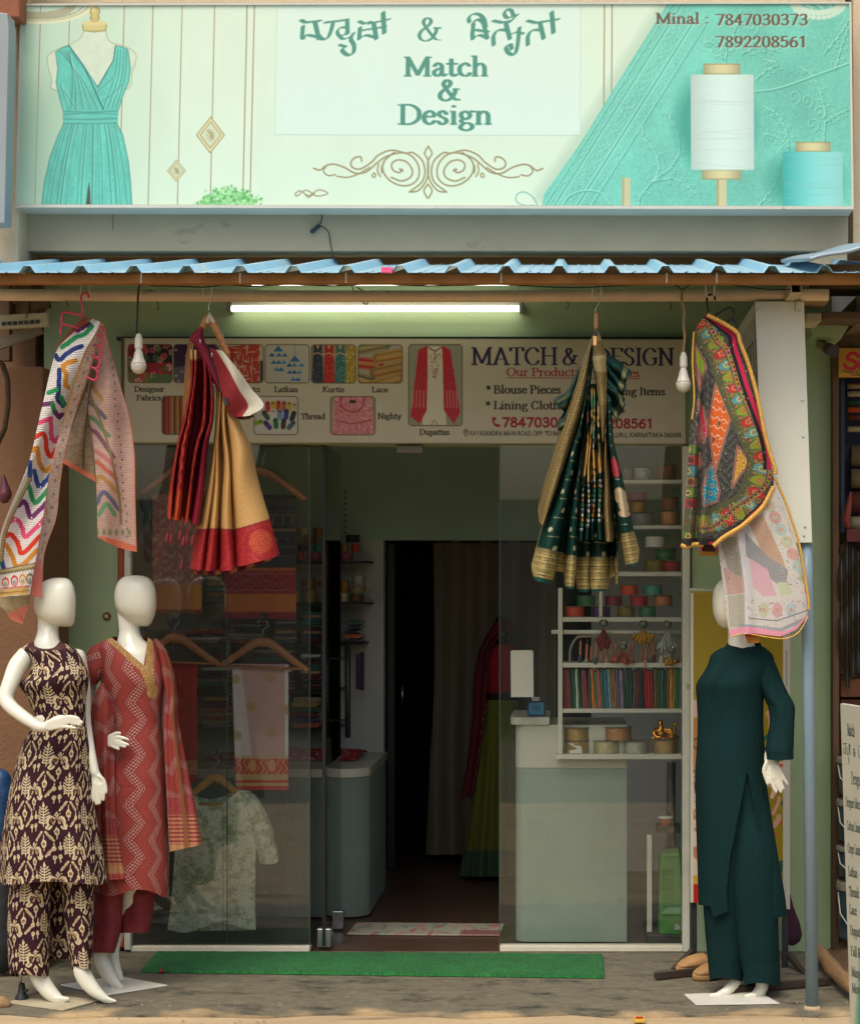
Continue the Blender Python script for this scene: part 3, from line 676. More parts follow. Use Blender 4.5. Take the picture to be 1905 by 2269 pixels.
b=MB();b.tube([W(*p, 6.95)for p in sp([(312, 628), (345, 633), (400, 634), (450, 636), (500, 631), (560, 634), (640, 630), (740, 633), (830, 629), (950, 633), (1100, 630), (1205, 635), (1280, 637), (1345, 634), (1420, 630), (1480, 626), (1500, 634), (1512, 641), (1528, 631), (1560, 626), (1620, 631), (1700, 641), (1752, 641)], 5)], .0026, 6)
tag(b.build('power_cable', M_wire, None, True), 'black cable sagging along the underside of the awning beam', 'cable')
b=MB();b.tube([W(*p, 6.95)for p in sp([(320, 626), (430, 632), (470, 627), (530, 632)], 6)], .002, 6)
tag(b.build('twine', M_wire2, None, True), 'pale twine tied along the cable under the awning beam', 'twine')
b=MB();b.tube([W(*p, 7.2)for p in sp([(778, 628), (786, 650), (802, 668), (813, 674), (813, 660), (806, 646), (790, 636)], 6)], .0024, 6)
tag(b.build('loose_wire', M_wire, None, True), 'black wire loop hanging over the tube light batten', 'wire')
b=MB();b.tube([W(*p, 7.83)for p in sp([(712, 470), (713, 485), (708, 500), (716, 502), (728, 515), (733, 545), (743, 585)], 6)], .0024, 6)
b.limb([W(706, 500, 7.83), W(692, 512, 7.82)], [.008, .011], 10)
tag(b.build('dangling_plug', mat('navy_plug', L(44, 58, 72), .5), None, True), 'dark blue plug and cord dangling below the large sign', 'plug')
b=MB();b.tube([W(251, 470, 7.83), W(250, 490, 7.825), W(249, 508, 7.83)], .0017, 6);tag(b.build('bare_wire', mat('rusty_wire', L(120, 84, 56), .6), None, True), 'short rusty wire end hanging below the left of the large sign', 'wire')
b=MB();b.pprism([(845, 591), (870, 592), (868, 604), (844, 603)], 6.79, .02)
tag(b.build('price_tag', mat('pink_paper', L(232, 92, 140), .8), None), 'small bright pink paper tag on the eave of the tin roof', 'tag')
M_tube_on=mat('lit_tube', (1.0, .97, .84), .4, 0.0, 1.0, emit=4.2)
M_batten=mat('batten_paint', L(206, 204, 182), .5)
for(ua, ub, vt, vb, lab, yy)in((503, 1160, 667, 690, 'long lit tube light on the green wall above the product board', 7.93), (548, 1155, 609, 632, 'second lit tube light half hidden behind the awning beam', 7.80)):
 t=empty('tube_light', W((ua+ub)/2, vt, yy), lab, 'tube light', 'tube lights')
 a=W(ua, vb, yy);c=W(ub, vt, yy)
 b=MB();b.box(a.x+.02, c.x-.02, yy, yy+.065, c.z-.02, c.z);b.build('batten', M_batten, t, bevel=.003)
 for s0, s1 in((a.x, a.x+.02), (c.x-.02, c.x)):
  b=MB();b.box(s0, s1, yy-.012, yy+.065, a.z-.002, c.z);b.build('end_cap', mat('grey_cap', L(120, 122, 116), .5), t, bevel=.004)
 zc=a.z+.013
 b=MB();b.tube([(a.x+.0205, yy+.005, zc), (c.x-.0205, yy+.005, zc)], .0125, 16);b.build('lit_tube', M_tube_on, t, True)
M_bulb=mat('bulb_plastic', L(232, 230, 216), .35, 0.02, 5);M_dome=mat('bulb_dome', L(214, 212, 196), .3, 0.02, 5)
def bulb(u, v, cord, thick, lab, cmat):
 Y=7.05;t=empty('light_bulb', W(u, v, Y), lab, 'bulb', 'hanging bulbs')
 s=Y/F;c=W(u, v, Y)
 b=MB();b.tube([W(*p, Y)for p in sp(cord, 6)], thick, 8);b.build('cord', cmat, t, True)
 b=MB();b.lathe([(q*s, -h*s)for q, h in((2, 0), (5.5, 3), (7, 9), (8.2, 10), (8.8, 30), (8.8, 33), (7.2, 35))], c, 24);b.build('socket', M_bulb, t, autosmooth=True)
 b=MB();b.lathe([(q*s, -h*s)for q, h in((6.5, 35.2), (7, 40), (8.5, 42), (11, 54), (15, 64), (16.8, 68))], c, 28);b.build('bulb_body', M_bulb, t, True)
 b=MB();b.lathe([(q*s, -h*s)for q, h in((16.6, 68.2), (17, 72), (16, 79), (12, 86), (6, 89.5), (1, 90.3))], c, 28);b.build('bulb_dome', M_dome, t, True)
bulb(307, 738, [(313, 628), (307, 640), (305, 680), (303, 740)], .0042, 'white bulb hanging on a black cord before the designer fabrics picture', M_wire)
bulb(1514, 779, [(1512, 640), (1510, 665), (1516, 690), (1514, 720), (1517, 745), (1513, 782)], .006, 'white bulb hanging on twisted tan cord right of the product board', M_wire2)
bs=empty('box_sign', W(1725, 930, 7.12), 'white projecting box sign hung from the awning beside the blue post', 'sign')
CX=W(1727, 667, 7.12);ROT=math.radians(1.3)
def tiltpts(x, z):return CX.x+(x*math.cos(ROT)-z*math.sin(ROT)*-1*1), CX.z+(z*math.cos(ROT))
bw=px(108, 7.12);bh=px(536, 7.12)
b=MB()
def q4(y):return[(CX.x-bw/2, y, CX.z), (CX.x+bw/2, y, CX.z), (CX.x+bw/2+.034, y, CX.z-bh), (CX.x-bw/2+.034, y, CX.z-bh)]
vs=q4(7.12)+q4(7.97)
b.add(vs, [(0, 1, 2, 3), (7, 6, 5, 4), (0, 4, 5, 1), (1, 5, 6, 2), (2, 6, 7, 3), (3, 7, 4, 0)])
b.build('box', mat('white_vinyl', L(214, 216, 200), .45, .03, 3, dark=L(196, 192, 168), dscale=4, damt=-.02), bs, bevel=.003)
for du, dv in((-48, 18), (44, 22), (50, 220), (52, 300), (56, 500), (54, 520)):
 p=CX+Vector((px(du, 7.12), -.0015, -px(dv, 7.12)));MB().lathe([(.005, 0), (.004, -.003), (.001, -.004)], p, 10, 'y').build('rivet', M_chrome, bs)
tw=MB();tw.tube([W(1765, 650, 7.0), W(1762, 668, 7.11), W(1761, 690, 7.116)], .0018, 6);tw.build('hanging_wire', M_wire2, bs, True)
cv=Cv(0, 0, 560, 300, .7, (206, 206, 190))
cv.text('DESIGN', 40, 120, 70, (70, 74, 70), .16, .4, x1=500);cv.rect(60, 160, 220, 280, (150, 176, 150));cv.rect(300, 150, 480, 285, (182, 160, 110))
yy_, zz_=np.meshgrid(np.linspace(7.93, 7.16, cv.w), np.linspace(CX.z-.06, CX.z-.62, cv.h))
P=np.stack([CX.x-bw/2-.003+(CX.z-zz_)/bh*.034, yy_, zz_], -1)
gridmesh('side_face', P, cv.a[:, ::-1], vmat('print_side', .5, 0, k=.85, sheen=0), bs, False)
# ------------------------------------------------------------------ the large printed sign
K1=2.5186
z1=lambda*p:[(x/K1, y/K1)for x, y in p]
z2=lambda*p:[(600+x/K1, y/K1)for x, y in p]
z3=lambda*p:[(1205+x/K1, y/K1)for x, y in p]
cv=Cv(30, 4, 1892, 460, .72, (216, 240, 218))
X, Y=np.meshgrid(cv.xs, cv.ys)
g_=np.clip((X-30)/420, 0, 1)[..., None]
cv.a[:]=(np.array([190, 222, 196])*(1-g_)+np.array([222, 243, 219])*g_)/255
cv.a*=(0.985+.03*fbm(X/60, Y/160, 3, 4))[..., None]
for x in(89, 153.5, 274, 337.5, 402, 474):
 cv.line([(x+2, 4), (x, 460)], 1.1, (120, 112, 74), .9);cv.line([(x+3.4, 4), (x+1.4, 460)], .8, (250, 250, 226), .7)
for x in(547, 563, 1338, 1355):
 cv.line([(x+1, 4), (x-2, 460)], 1.3, (132, 116, 70), .95);cv.line([(x+2.6, 4), (x-.4, 460)], .8, (252, 250, 228), .8)
for r, c, w in((118, (150, 146, 104), 1.4), (112, (226, 232, 196), 9), (104, (150, 146, 104), 1.2), (97, (214, 220, 186), 4), (92, (120, 112, 80), 1.2), (70, (176, 178, 146), 16)):
 cv.line([(88+r*1.05*math.cos(a), 6+r*.36*math.sin(a))for a in np.linspace(-.1, math.pi+.1, 40)], w/2, c)
def teal(X, Y):
 n=fbm(X/3.2, Y/3.2, 3, 9)[..., None];m=fbm(X/90, Y/90, 3, 2)[..., None]
 return np.array([122, 210, 188])*(.84+.16*n+.20*m)
CLOTH=z3((695, 8), (1720, 8), (1720, 1150), (-10, 1150), (0, 1080), (200, 800), (420, 440))
cv.line(z3((690, 8), (410, 440), (190, 800), (-10, 1090)), 16, (150, 186, 160), .35, soft=22)
cv.poly(CLOTH, teal)
inC=lambda X, Y:np.ones(X.shape)
def emb(pts, r=1.2, al=.8):
 q=sp(pts, 6)
 cv.line(q+[1.2, 1.5], r*1.25, (66, 154, 136), al*.85);cv.line(q-[.5, .7], r*1.1, (166, 236, 214), al)
A0, A1=np.array(z3((720, 8))[0]), np.array(z3((-5, 1150))[0])
dn=np.array([.86, .51])
for off, r, c in((0, 1.2, (150, 228, 206)), (4, .8, (70, 158, 140)), (16, 1.6, (150, 228, 206)), (19, .8, (74, 160, 142)), (24, 1.4, (156, 232, 210)), (58, 1.6, (156, 232, 210)), (62, .9, (70, 158, 140)), (66, 1.5, (156, 232, 210)), (86, 1.2, (150, 228, 206)), (90, .9, (74, 160, 142))):
 cv.line([A0+dn*off, A1+dn*off], r, c, .8)
rg=np.random.default_rng(5)
ln=A1-A0
for i in range(150):
 t=i/150;p=A0+ln*t
 for o0, o1, st in((5, 14, 1), (29, 53, 1), (70, 83, 2)):
  if i%st:continue
  for k in range(3 if o1-o0>15 else 1):
   o=rg.uniform(o0, o1);a=rg.uniform(0, 6.28);l_=rg.uniform(1.5, 4.5);q=p+dn*o
   d=np.array([math.cos(a), math.sin(a)])*l_
   cv.line([q-d+1, q+d+1], .8, (62, 148, 130), .55);cv.line([q-d, q+d], .9, (164, 236, 214), .75)
def vine(pts, leaves=8, side=1, size=9):
 emb(pts, 1.3)
 q=sp(pts, 10)
 for k in range(leaves):
  i=int((k+1)/(leaves+1)*(len(q)-2));p=q[i];d=q[i+1]-q[i];d/=np.hypot(*d)+1e-6
  s=side if k%2 else-side
  n_=np.array([-d[1], d[0]])*s
  e=p+(d*.8+n_)*size*(1.1-.4*k/leaves)
  emb([p, p+d*size*.6+n_*size*.35, e], 1.0, .6);emb([p, p+n_*size*.6+d*size*.1, e], .8, .5)
for v in([(525, 1140), (540, 1080), (600, 1010), (640, 930), (610, 830), (560, 770), (545, 700)], [(600, 1010), (700, 930), (750, 850), (745, 740), (700, 650), (660, 610)], [(610, 1005), (720, 990), (800, 1040), (860, 1090)], [(1190, 1140), (1240, 1080), (1290, 1000), (1310, 900)], [(1555, 780), (1560, 660), (1550, 560), (1500, 430), (1420, 370)], [(1560, 680), (1620, 640), (1690, 610)], [(1360, 830), (1350, 740), (1300, 640), (1220, 590)], [(1360, 820), (1290, 760), (1220, 740)], [(1010, 350), (1020, 260), (1060, 180), (1100, 60)], [(1000, 330), (950, 250), (900, 230)], [(1180, 440), (1240, 390), (1300, 360), (1230, 330)], [(1100, 300), (1200, 260), (1310, 290)], [(1560, 300), (1650, 190), (1700, 110)], [(1620, 390), (1660, 250), (1700, 150)]):
 vine(z3(*v), 9, 1, 13)
for cx, cy in((1390, 540), (1490, 690), (1460, 560), (1160, 150), (1530, 620)):
 a=np.linspace(0, 7.5, 16);emb(z3(*[(cx+(4+5*t)*math.cos(t), cy+(4+5*t)*math.sin(t))for t in a]), 1.0, .7)
for k in range(17):
 a=math.pi*k/16;x, y=z3((1530+150*math.cos(a), 5+95*math.sin(a)))[0];cv.ell(x, y, 6, 5, (206, 232, 208))
cv.poly(z3(*[(1530+140*math.cos(a), 5+82*math.sin(a))for a in np.linspace(0, math.pi, 20)]), (206, 234, 210))
cv.poly(z3(*[(1530+112*math.cos(a), 5+52*math.sin(a))for a in np.linspace(0, math.pi, 20)]), teal)
for d in(-70, 0, 70):cv.line(z3((1530+d-30, 10), (1530+d*.8+20, 46)), 2.2, (196, 228, 204))
emb(z3((1165, 508), (1300, 490), (1480, 430), (1700, 350)), 1.5)
emb(z3((105, 1140), (140, 1090), (220, 1058), (320, 1070), (370, 1135)), 1.4)
cv.line(sp(z2((1490, 1140), (1470, 1100), (1420, 1066), (1376, 1080), (1376, 1120), (1420, 1140), (1470, 1138)), 6), 1.2, (120, 190, 176))
def spool(x0, x1, y0, y1, c0, cap0, cap1, dark):
 (xa, ya), (xb, yb)=z3((x0, y0), (x1, y1))
 cv.ell((xa+xb)/2-16, (ya+yb)/2, (xb-xa)*.62, (yb-ya)*.52, (62, 158, 138), .75, soft=34)
 def cap(a, b):
  (p, q), (r, s)=z3(a, b)
  cv.rect(p, q, r, s, lambda X, Y:(np.array([214, 210, 160])*(.78+.26*np.sin(np.clip((X-p)/(r-p), 0, 1)*math.pi))[..., None]), r=3)
  cv.line([(p, q+1), (r, q+1)], .8, (150, 140, 92));cv.line([(p, s-1), (r, s-1)], .8, (150, 140, 92))
 for c_ in cap0:cap(*c_)
 def body(X, Y):
  t=np.clip((X-xa)/(xb-xa), 0, 1)
  sh=.93+.13*np.sin(t*math.pi)+.05*t
  th=.97+.05*np.sin(Y*2.6+1.5*np.sin(X*.03))*fbm(X/9, Y/2, 2, 3)*2-.03
  b=np.array(c0)*(sh*th)[..., None]
  if dark:b=b*np.stack([1-.5*(1-t)**1.5, 1-.12*(1-t), 1-.12*(1-t)], -1)
  return b
 cv.rect(xa, ya, xb, yb, body, r=5)
 for i in range(9):
  y=ya+(yb-ya)*rg.uniform(.04, .96);cv.line([(xa+4, y), (xb-4, y+rg.uniform(-14, 14))], .5, tuple(np.array(c0)*.86), .6)
cv.rect(*z3((432, 985))[0], *z3((480, 1150))[0], (206, 204, 160));cv.line(z3((440, 990), (440, 1150)), 2, (160, 150, 100), .6)
cv.rect(*z3((955, 960))[0], *z3((1012, 1150))[0], (210, 206, 160));cv.line(z3((963, 990), (963, 1150)), 2.4, (156, 146, 98), .6)
spool(815, 1166, 412, 942, (214, 240, 228), [((886, 354), (1092, 412)), ((876, 940), (1092, 994))], None, False)
spool(1325, 1655, 840, 1160, (160, 234, 226), [((1396, 786), (1588, 840))], None, True)
cream=lambda X, Y:np.array([222, 240, 214])*(.93+.08*fbm(X/12, Y/12, 2, 6))[..., None]
cv.ell(140, 330, 110, 150, (168, 206, 178), .55, soft=60)
form=sp(z1((470, 160), (455, 205), (400, 240), (330, 270), (278, 300), (275, 350), (300, 440), (330, 500), (700, 500), (745, 400), (766, 320), (750, 280), (690, 250), (625, 232), (600, 200), (596, 160)), 5)
cv.poly(form, cream);cv.line(form, .9, (160, 170, 132), .8)
cv.ell(*z1((530, 148))[0], 27, 9, (206, 196, 128));cv.rect(*z1((463, 120))[0], *z1((598, 160))[0], (214, 204, 138), r=3);cv.ell(*z1((530, 122))[0], 27, 6, (222, 214, 152))
cv.line(z1((463, 135), (470, 165), (530, 172), (590, 165), (598, 135)), .9, (140, 126, 72))
cv.rect(*z1((507, 82))[0], *z1((553, 118))[0], (204, 190, 120), r=4);cv.ell(*z1((530, 58))[0], 11, 13, (210, 198, 126));cv.ell(*z1((522, 48))[0], 4, 5, (236, 228, 170), .8, soft=4)
cv.line(sp(z1((512, 40), (505, 60), (512, 80), (505, 92), (512, 105)), 4), .8, (130, 114, 62));cv.line(sp(z1((548, 36), (557, 58), (549, 80), (556, 92), (549, 105)), 4), .8, (130, 114, 62))
def dress_col(X, Y):
 t=(X-115)/180
 n=fbm(X/2.6, Y/2.6, 2, 1);m=fbm(X/22, Y/60, 3, 8)
 return np.array([104, 204, 186])*(.80+.16*n+.22*m+.06*t)[..., None]
DR=z1((318, 285), (350, 262), (390, 248), (420, 290), (480, 370), (556, 482), (600, 410), (640, 330), (650, 250), (690, 258), (720, 272), (735, 380), (728, 450), (700, 520), (672, 612), (666, 685), (700, 750), (735, 900), (750, 1020), (760, 1150), (262, 1150), (272, 1020), (300, 880), (340, 760), (372, 688), (368, 615), (345, 540), (325, 460), (332, 380))
cv.poly(DR, dress_col);cv.line(DR+DR[:1], 1.0, (62, 128, 118), .8)
fold=lambda pts, al=.55:(cv.line(sp(z1(*pts), 6), 1.3, (54, 128, 120), al, soft=2.2), cv.line(sp(z1(*pts), 6)+[2.6, 0], 1.2, (160, 230, 210), al*.8, soft=2.6))
for x0, x1 in((330, 560), (345, 520), (360, 480), (372, 440), (382, 410), (392, 585)):fold([(x0+12, 280), ((x0+x1)/2+20, 430), (x1, 606)])
for x0, x1 in((665, 590), (680, 615), (698, 640), (712, 660)):fold([(x0, 275), ((x0+x1)/2+20, 430), (x1, 600)])
for a, b in(((370, 500), (440, 600)), ((350, 470), (400, 606)), ((560, 500), (640, 430)), ((590, 560), (690, 470))):fold([a, ((a[0]+b[0])/2, (a[1]+b[1])/2+6), b])
cv.line(z1((390, 248), (480, 370), (592, 608)), 1.2, (48, 118, 110));cv.line(z1((650, 250), (640, 330), (556, 482)), 1.0, (48, 118, 110))
cv.poly(z1((368, 616), (672, 612), (666, 684), (372, 686)), lambda X, Y:np.array([112, 212, 194])*(.86+.2*fbm(X/30, Y/3, 3, 3))[..., None])
for y in(618, 636, 660, 684):cv.line(sp(z1((370, y), (520, y+(4 if y!=636 else-8)), (668, y-2)), 6), .9, (50, 124, 116), .7)
for i, x in enumerate((385, 398, 420, 432, 452, 487, 500, 536, 560, 571, 600, 618, 630, 652)):
 e=285+(x-385)/270*455;fold([(x, 690), (x+(e-x)*.3, 780), (x+(e-x)*.72, 960), (e, 1148)], .25+.16*(i*5%4))
cv.poly(z1((505, 1150), (512, 1060), (520, 1010), (528, 1080), (530, 1150)), (84, 84, 70))
for(cx, cy, w, h)in((1187, 750, 80, 104), (1002, 950, 52, 62)):
 for s, c in((1, (150, 138, 88)), (.93, (222, 222, 176)), (.74, (150, 138, 88)), (.69, (206, 212, 172)), (.62, (214, 224, 190))):
  cv.poly(z1((cx, cy-h*s), (cx+w*s, cy), (cx, cy+h*s), (cx-w*s, cy)), c)
 for k in range(9):
  a=k*.7;cv.line(sp(z1((cx-w*.3*math.cos(a), cy-h*.3*math.sin(a)), (cx+w*.1, cy+h*.1*math.cos(a)), (cx+w*.28*math.sin(a*1.3), cy+h*.3*math.cos(a))), 5), .8, (164, 158, 112), .8)
for i in range(420):
 a=rg.uniform(0, math.pi);r=math.sqrt(rg.uniform(0, 1));x=516+74*r*math.cos(a)*rg.uniform(.8, 1.08);y=460-44*r*math.sin(a)*rg.uniform(.8, 1.1)
 c=np.array([(116, 196, 120), (92, 170, 98), (150, 222, 146), (174, 236, 164)][rg.integers(4)]);
 for k in range(3):
  b=rg.uniform(-2.6, -.5);cv.line([(x, y), (x+5*math.cos(b), y+5*math.sin(b))], 1.0, c, .9)
cv.rect(*z2((34, 12))[0], *z2((1728, 748))[0], (222, 246, 232), .8);cv.line(z2((34, 748), (1728, 752)), .8, (178, 206, 190), .8);cv.line(z2((34, 12), (32, 748)), .8, (190, 214, 200), .7);cv.line(z2((1728, 12), (1726, 750)), .8, (190, 214, 200), .6)
TX=(84, 152, 132)
pen=dict(c=.28, ang=-.5)
def kan(pts, r=4.4, sm=False, **k):cv.line(sp(z2(*pts), 6)if sm else z2(*pts), r*1.2, TX, 1, **{**pen, **k})
kan([(168, 108), (195, 122), (278, 112)], 4.2);kan([(246, 116), (270, 214)], 4.6);kan([(180, 142), (176, 206), (186, 212)], 4.4);kan([(180, 208), (205, 192), (268, 204)], 4, True)
kan([(268, 196), (288, 214), (318, 208), (336, 170), (348, 122)], 4.6, True);kan([(302, 122), (360, 116), (428, 106)], 4.2);kan([(426, 108), (430, 186)], 4.4)
kan([(428, 150), (392, 150), (372, 172), (384, 196), (412, 190), (430, 166)], 3.6, True);kan([(384, 196), (404, 214), (440, 204), (466, 182)], 3.6, True)
kan([(462, 182), (448, 214), (466, 250), (462, 292), (432, 304), (400, 276), (420, 256)], 4.4, True);kan([(384, 246), (420, 258)], 3.6)
kan([(492, 116), (524, 128), (548, 120), (580, 128)], 4, True);kan([(498, 150), (494, 216)], 4.4);kan([(496, 212), (530, 194), (588, 206)], 4, True);kan([(574, 124), (590, 214)], 4.6);kan([(498, 168), (560, 158), (642, 146)], 3.8);kan([(548, 128), (600, 118), (662, 104)], 4.0);kan([(626, 66), (634, 182)], 4.8)
kan([(1108, 122), (1104, 98), (1124, 78), (1160, 78), (1188, 104), (1200, 150)], 4.2, True);kan([(1126, 130), (1150, 106), (1180, 120), (1192, 150), (1208, 214)], 4.2, True);kan([(1130, 134), (1124, 190), (1128, 216)], 4.6);kan([(1128, 212), (1164, 194), (1210, 210)], 4, True);kan([(1142, 164), (1214, 176)], 3.8)
kan([(1240, 114), (1290, 124), (1344, 112)], 4.2);kan([(1346, 92), (1318, 98), (1302, 76), (1316, 52), (1342, 58), (1352, 82), (1372, 84)], 4, True);kan([(1374, 80), (1332, 122)], 4.2)
kan([(1244, 250), (1242, 200), (1262, 170), (1290, 164), (1316, 168)], 4.4, True);kan([(1310, 126), (1334, 216)], 4.6);kan([(1334, 192), (1370, 176), (1410, 186)], 3.6);kan([(1386, 152), (1376, 250), (1360, 300), (1328, 294), (1312, 262), (1336, 246), (1344, 272)], 4.4, True)
kan([(1430, 114), (1480, 126), (1604, 106)], 4.2);kan([(1500, 122), (1522, 214)], 4.6);kan([(1434, 250), (1434, 200), (1452, 172), (1480, 164), (1512, 168)], 4.4, True);kan([(1566, 66), (1576, 182)], 4.8)
cv.text('&', *z2((816, 224))[0], 50, TX, .11, .3, x1=z2((955, 0))[0][0])
cv.text('Match', *z2((745, 420))[0], 41, TX, .17, .42, x1=z2((1218, 0))[0][0])
cv.text('&', *z2((934, 556))[0], 44, TX, .16, .42, x1=z2((1060, 0))[0][0])
cv.text('Design', *z2((718, 688))[0], 42, TX, .17, .42, x1=z2((1240, 0))[0][0])
BR=(104, 94, 76)
for d, c, al in((1.4, (224, 240, 220), .8), (0, BR, 1)):
 cv.text('Minal :', z3((622, 0))[0][0]+d, z3((0, 132))[0][1]+d, 23, c, .17, .45, x1=z3((920, 0))[0][0]+d, al=al)
 cv.text('7847030373', z3((955, 0))[0][0]+d, z3((0, 140))[0][1]+d, 24, c, .17, .45, x1=z3((1472, 0))[0][0]+d, al=al, serif=False)
 cv.text('7892208561', z3((955, 0))[0][0]+d, z3((0, 262))[0][1]+d, 24, c, .17, .45, x1=z3((1468, 0))[0][0]+d, al=al, serif=False)
FL=(150, 138, 96)
def fl(pts, r=1.5):
 q=sp(z2(*pts), 8);m=q.copy();m[:, 0]=2*(600+884/K1)-m[:, 0]
 for s in(q, m):cv.line(s+[.9, .9], r, (196, 204, 166), .8);cv.line(s, r, FL)
fl([(250, 935), (285, 945), (320, 920), (360, 912), (420, 930), (480, 962), (540, 955), (600, 905), (650, 870), (730, 848), (790, 865), (830, 920), (830, 985), (790, 1025), (730, 1030), (670, 1000), (635, 950), (640, 895), (690, 850), (700, 852)])
fl([(320, 920), (305, 950), (330, 975), (372, 970)], 1.3);fl([(380, 980), (440, 985), (500, 965), (560, 930)], 1.3)
fl([(515, 895), (510, 872), (480, 875), (456, 900), (465, 930), (510, 938), (570, 900), (610, 860), (680, 834), (760, 850), (800, 848), (850, 890), (866, 950), (850, 1010), (790, 1060), (785, 1066), (830, 1058), (870, 1010), (886, 960)])
fl([(740, 940), (725, 958), (690, 945), (682, 910), (715, 888), (765, 900), (796, 945), (785, 985), (735, 1005), (680, 985)], 1.5);fl([(742, 948), (728, 940)], 2)
fl([(610, 910), (604, 950), (620, 980)], 1.3);fl([(640, 900), (626, 930), (628, 960)], 1.3);fl([(584, 960), (574, 975), (584, 985), (594, 972), (584, 960)], 1.2)
fl([(884, 812), (864, 850), (884, 892), (886, 950), (886, 970)], 1.4);fl([(884, 1022), (862, 1058), (880, 1100)], 1.4)
cv.line(sp(z2((150, 1075), (180, 1062), (225, 1088), (280, 1056), (330, 1075), (270, 1090), (210, 1058), (160, 1090), (150, 1075)), 6), 1.2, FL)
cv.line(sp(z2((205, 1080), (225, 1098), (255, 1075)), 6), 1.2, FL)
M_print=vmat('sign_print', .38, 0.0, sheen=0, k=.98, spec=.35)
bsn=empty('shop_sign', W(960, 460, 7.7), 'large mint green printed shop sign with a teal dress and thread spools', 'sign')
def sgn(u, v, Y):
 "the board leans out a little towards its lower left corner"
 u=np.asarray(u, float);v=np.asarray(v, float)
 t=(v-5)/455;s=(u-45)/1841
 return WA(u-12*t*(1-s)+5*t*s, v+4*t*s-4*s*(1-t)+2*(1-t), Y)
UU, VV=np.meshgrid(np.linspace(50, 1881, cv.w), np.linspace(9, 452, cv.h))
gridmesh('printed_face', sgn(UU, VV, 7.70), cv.sample(UU, VV), M_print, bsn, False)
M_fr=mat('sign_frame_metal', L(208, 208, 196), .45, .06, 6, dark=L(150, 130, 96), dscale=9, damt=-.02)
def fbar(a, b, c, d, Y0, Y1):
 q=[sgn(*p, Y0)for p in(a, b, c, d)]
 vs=[tuple(x)for x in q]+[(x[0], Y1, x[2])for x in q]
 return MB().add(vs, [(0, 1, 2, 3), (7, 6, 5, 4), (0, 4, 5, 1), (1, 5, 6, 2), (2, 6, 7, 3), (3, 7, 4, 0)])
fr=MB()
for q in(((45, 452.3), (1886, 452.3), (1886, 459), (45, 459)), ((45, 5), (1886, 5), (1886, 8.7), (45, 8.7)), ((45, 8.8), (49.7, 8.8), (49.7, 452.2), (45, 452.2)), ((1881.3, 8.8), (1886, 8.8), (1886, 452.2), (1881.3, 452.2))):
 o_=fbar(*q, 7.692, 7.838);fr.add(o_.v, o_.f)
fr.build('frame', M_fr, bsn)
bk=fbar((52, 12), (1880, 12), (1880, 450), (52, 450), 7.72, 7.836);bk.build('back_box', mat('galvanised', L(150, 156, 156), .5, .08, 6, metal=.3), bsn)
# ------------------------------------------------------------------ the product board over the door
cv=Cv(266, 748, 1522, 984, .9, (198, 190, 162))
X, Y=np.meshgrid(cv.xs, cv.ys);cv.a*=(.97+.06*fbm(X/70, Y/30, 4, 1))[..., None]
y4=lambda*p:[(x/K1, 540+y/K1)for x, y in p]
y5=lambda*p:[(600+x/K1, 540+y/K1)for x, y in p]
y6=lambda*p:[(1205+x/K1, 540+y/K1)for x, y in p]
INK=(44, 40, 36)
def pic(x0, y0, x1, y1, fn):
 r=8
 def clip(X, Y):
  qx=np.abs(X-(x0+x1)/2)-((x1-x0)/2-r);qy=np.abs(Y-(y0+y1)/2)-((y1-y0)/2-r)
  d=np.hypot(np.maximum(qx, 0), np.maximum(qy, 0))+np.minimum(np.maximum(qx, qy), 0)-r
  return np.clip(.5-d, 0, 1)
 fn(x0, y0, x1, y1, clip)
 pts=[]
 for cx, cy, a0 in((x1-r, y0+r, -90), (x1-r, y1-r, 0), (x0+r, y1-r, 90), (x0+r, y0+r, 180)):
  pts+=[(cx+r*math.cos(math.radians(a0+k*15)), cy+r*math.sin(math.radians(a0+k*15)))for k in range(7)]
 cv.line(pts+pts[:1], .9, (92, 74, 58))
def pfab(x0, y0, x1, y1, cl):
 cv.rect(x0, y0, x1, y1, (116, 42, 32), clip=cl);cv.rect(x0+42, y0, x1, y0+40, (32, 34, 30), clip=cl);cv.rect(x0, y0+62, x0+44, y1, (150, 110, 50), clip=cl);cv.rect(x0+44, y0+66, x1, y1, (92, 120, 60), clip=cl);cv.rect(x0+44, y0+42, x1, y0+66, (160, 36, 48), clip=cl)
 for i in range(26):
  x, y=rg.uniform(x0, x1), rg.uniform(y0, y1);c=[(206, 84, 96), (226, 150, 150), (190, 60, 60), (70, 110, 60)][rg.integers(4)]
  for a in range(5):cv.ell(x+5*math.cos(a*1.26), y+5*math.sin(a*1.26), 3.4, 3.4, c, .8, clip=cl)
def pdots(x0, y0, x1, y1, cl):
 cv.rect(x0, y0, x1, y1, (58, 36, 70), clip=cl);cv.poly([(x0, y1-34), (x1, y1-46), (x1, y1), (x0, y1)], (96, 88, 96), clip=cl)
 for i in range(22):cv.ell(rg.uniform(x0, x1), rg.uniform(y0, y1), 3, 2.6, (196, 182, 196), .8, clip=cl)
def pset(x0, y0, x1, y1, cl):
 cv.rect(x0, y0, x1, y1, (196, 186, 156), clip=cl);cv.poly([(x0+10, y0+4), (x0+60, y0+2), (x0+76, y1), (x0+4, y1)], (176, 62, 44), clip=cl);cv.rect(x0+48, y0, x1-8, y1, (182, 60, 46), clip=cl)
 for i in range(90):
  x, y=rg.uniform(x0+10, x1-10), rg.uniform(y0, y1);h=rg.random()<.5
  cv.line([(x, y), (x+(9 if h else 0), y+(0 if h else 11))], .9, (214, 196, 166), .85, clip=cl)
 cv.rect(x1-7, y0+36, x1, y1, (72, 64, 60), clip=cl)
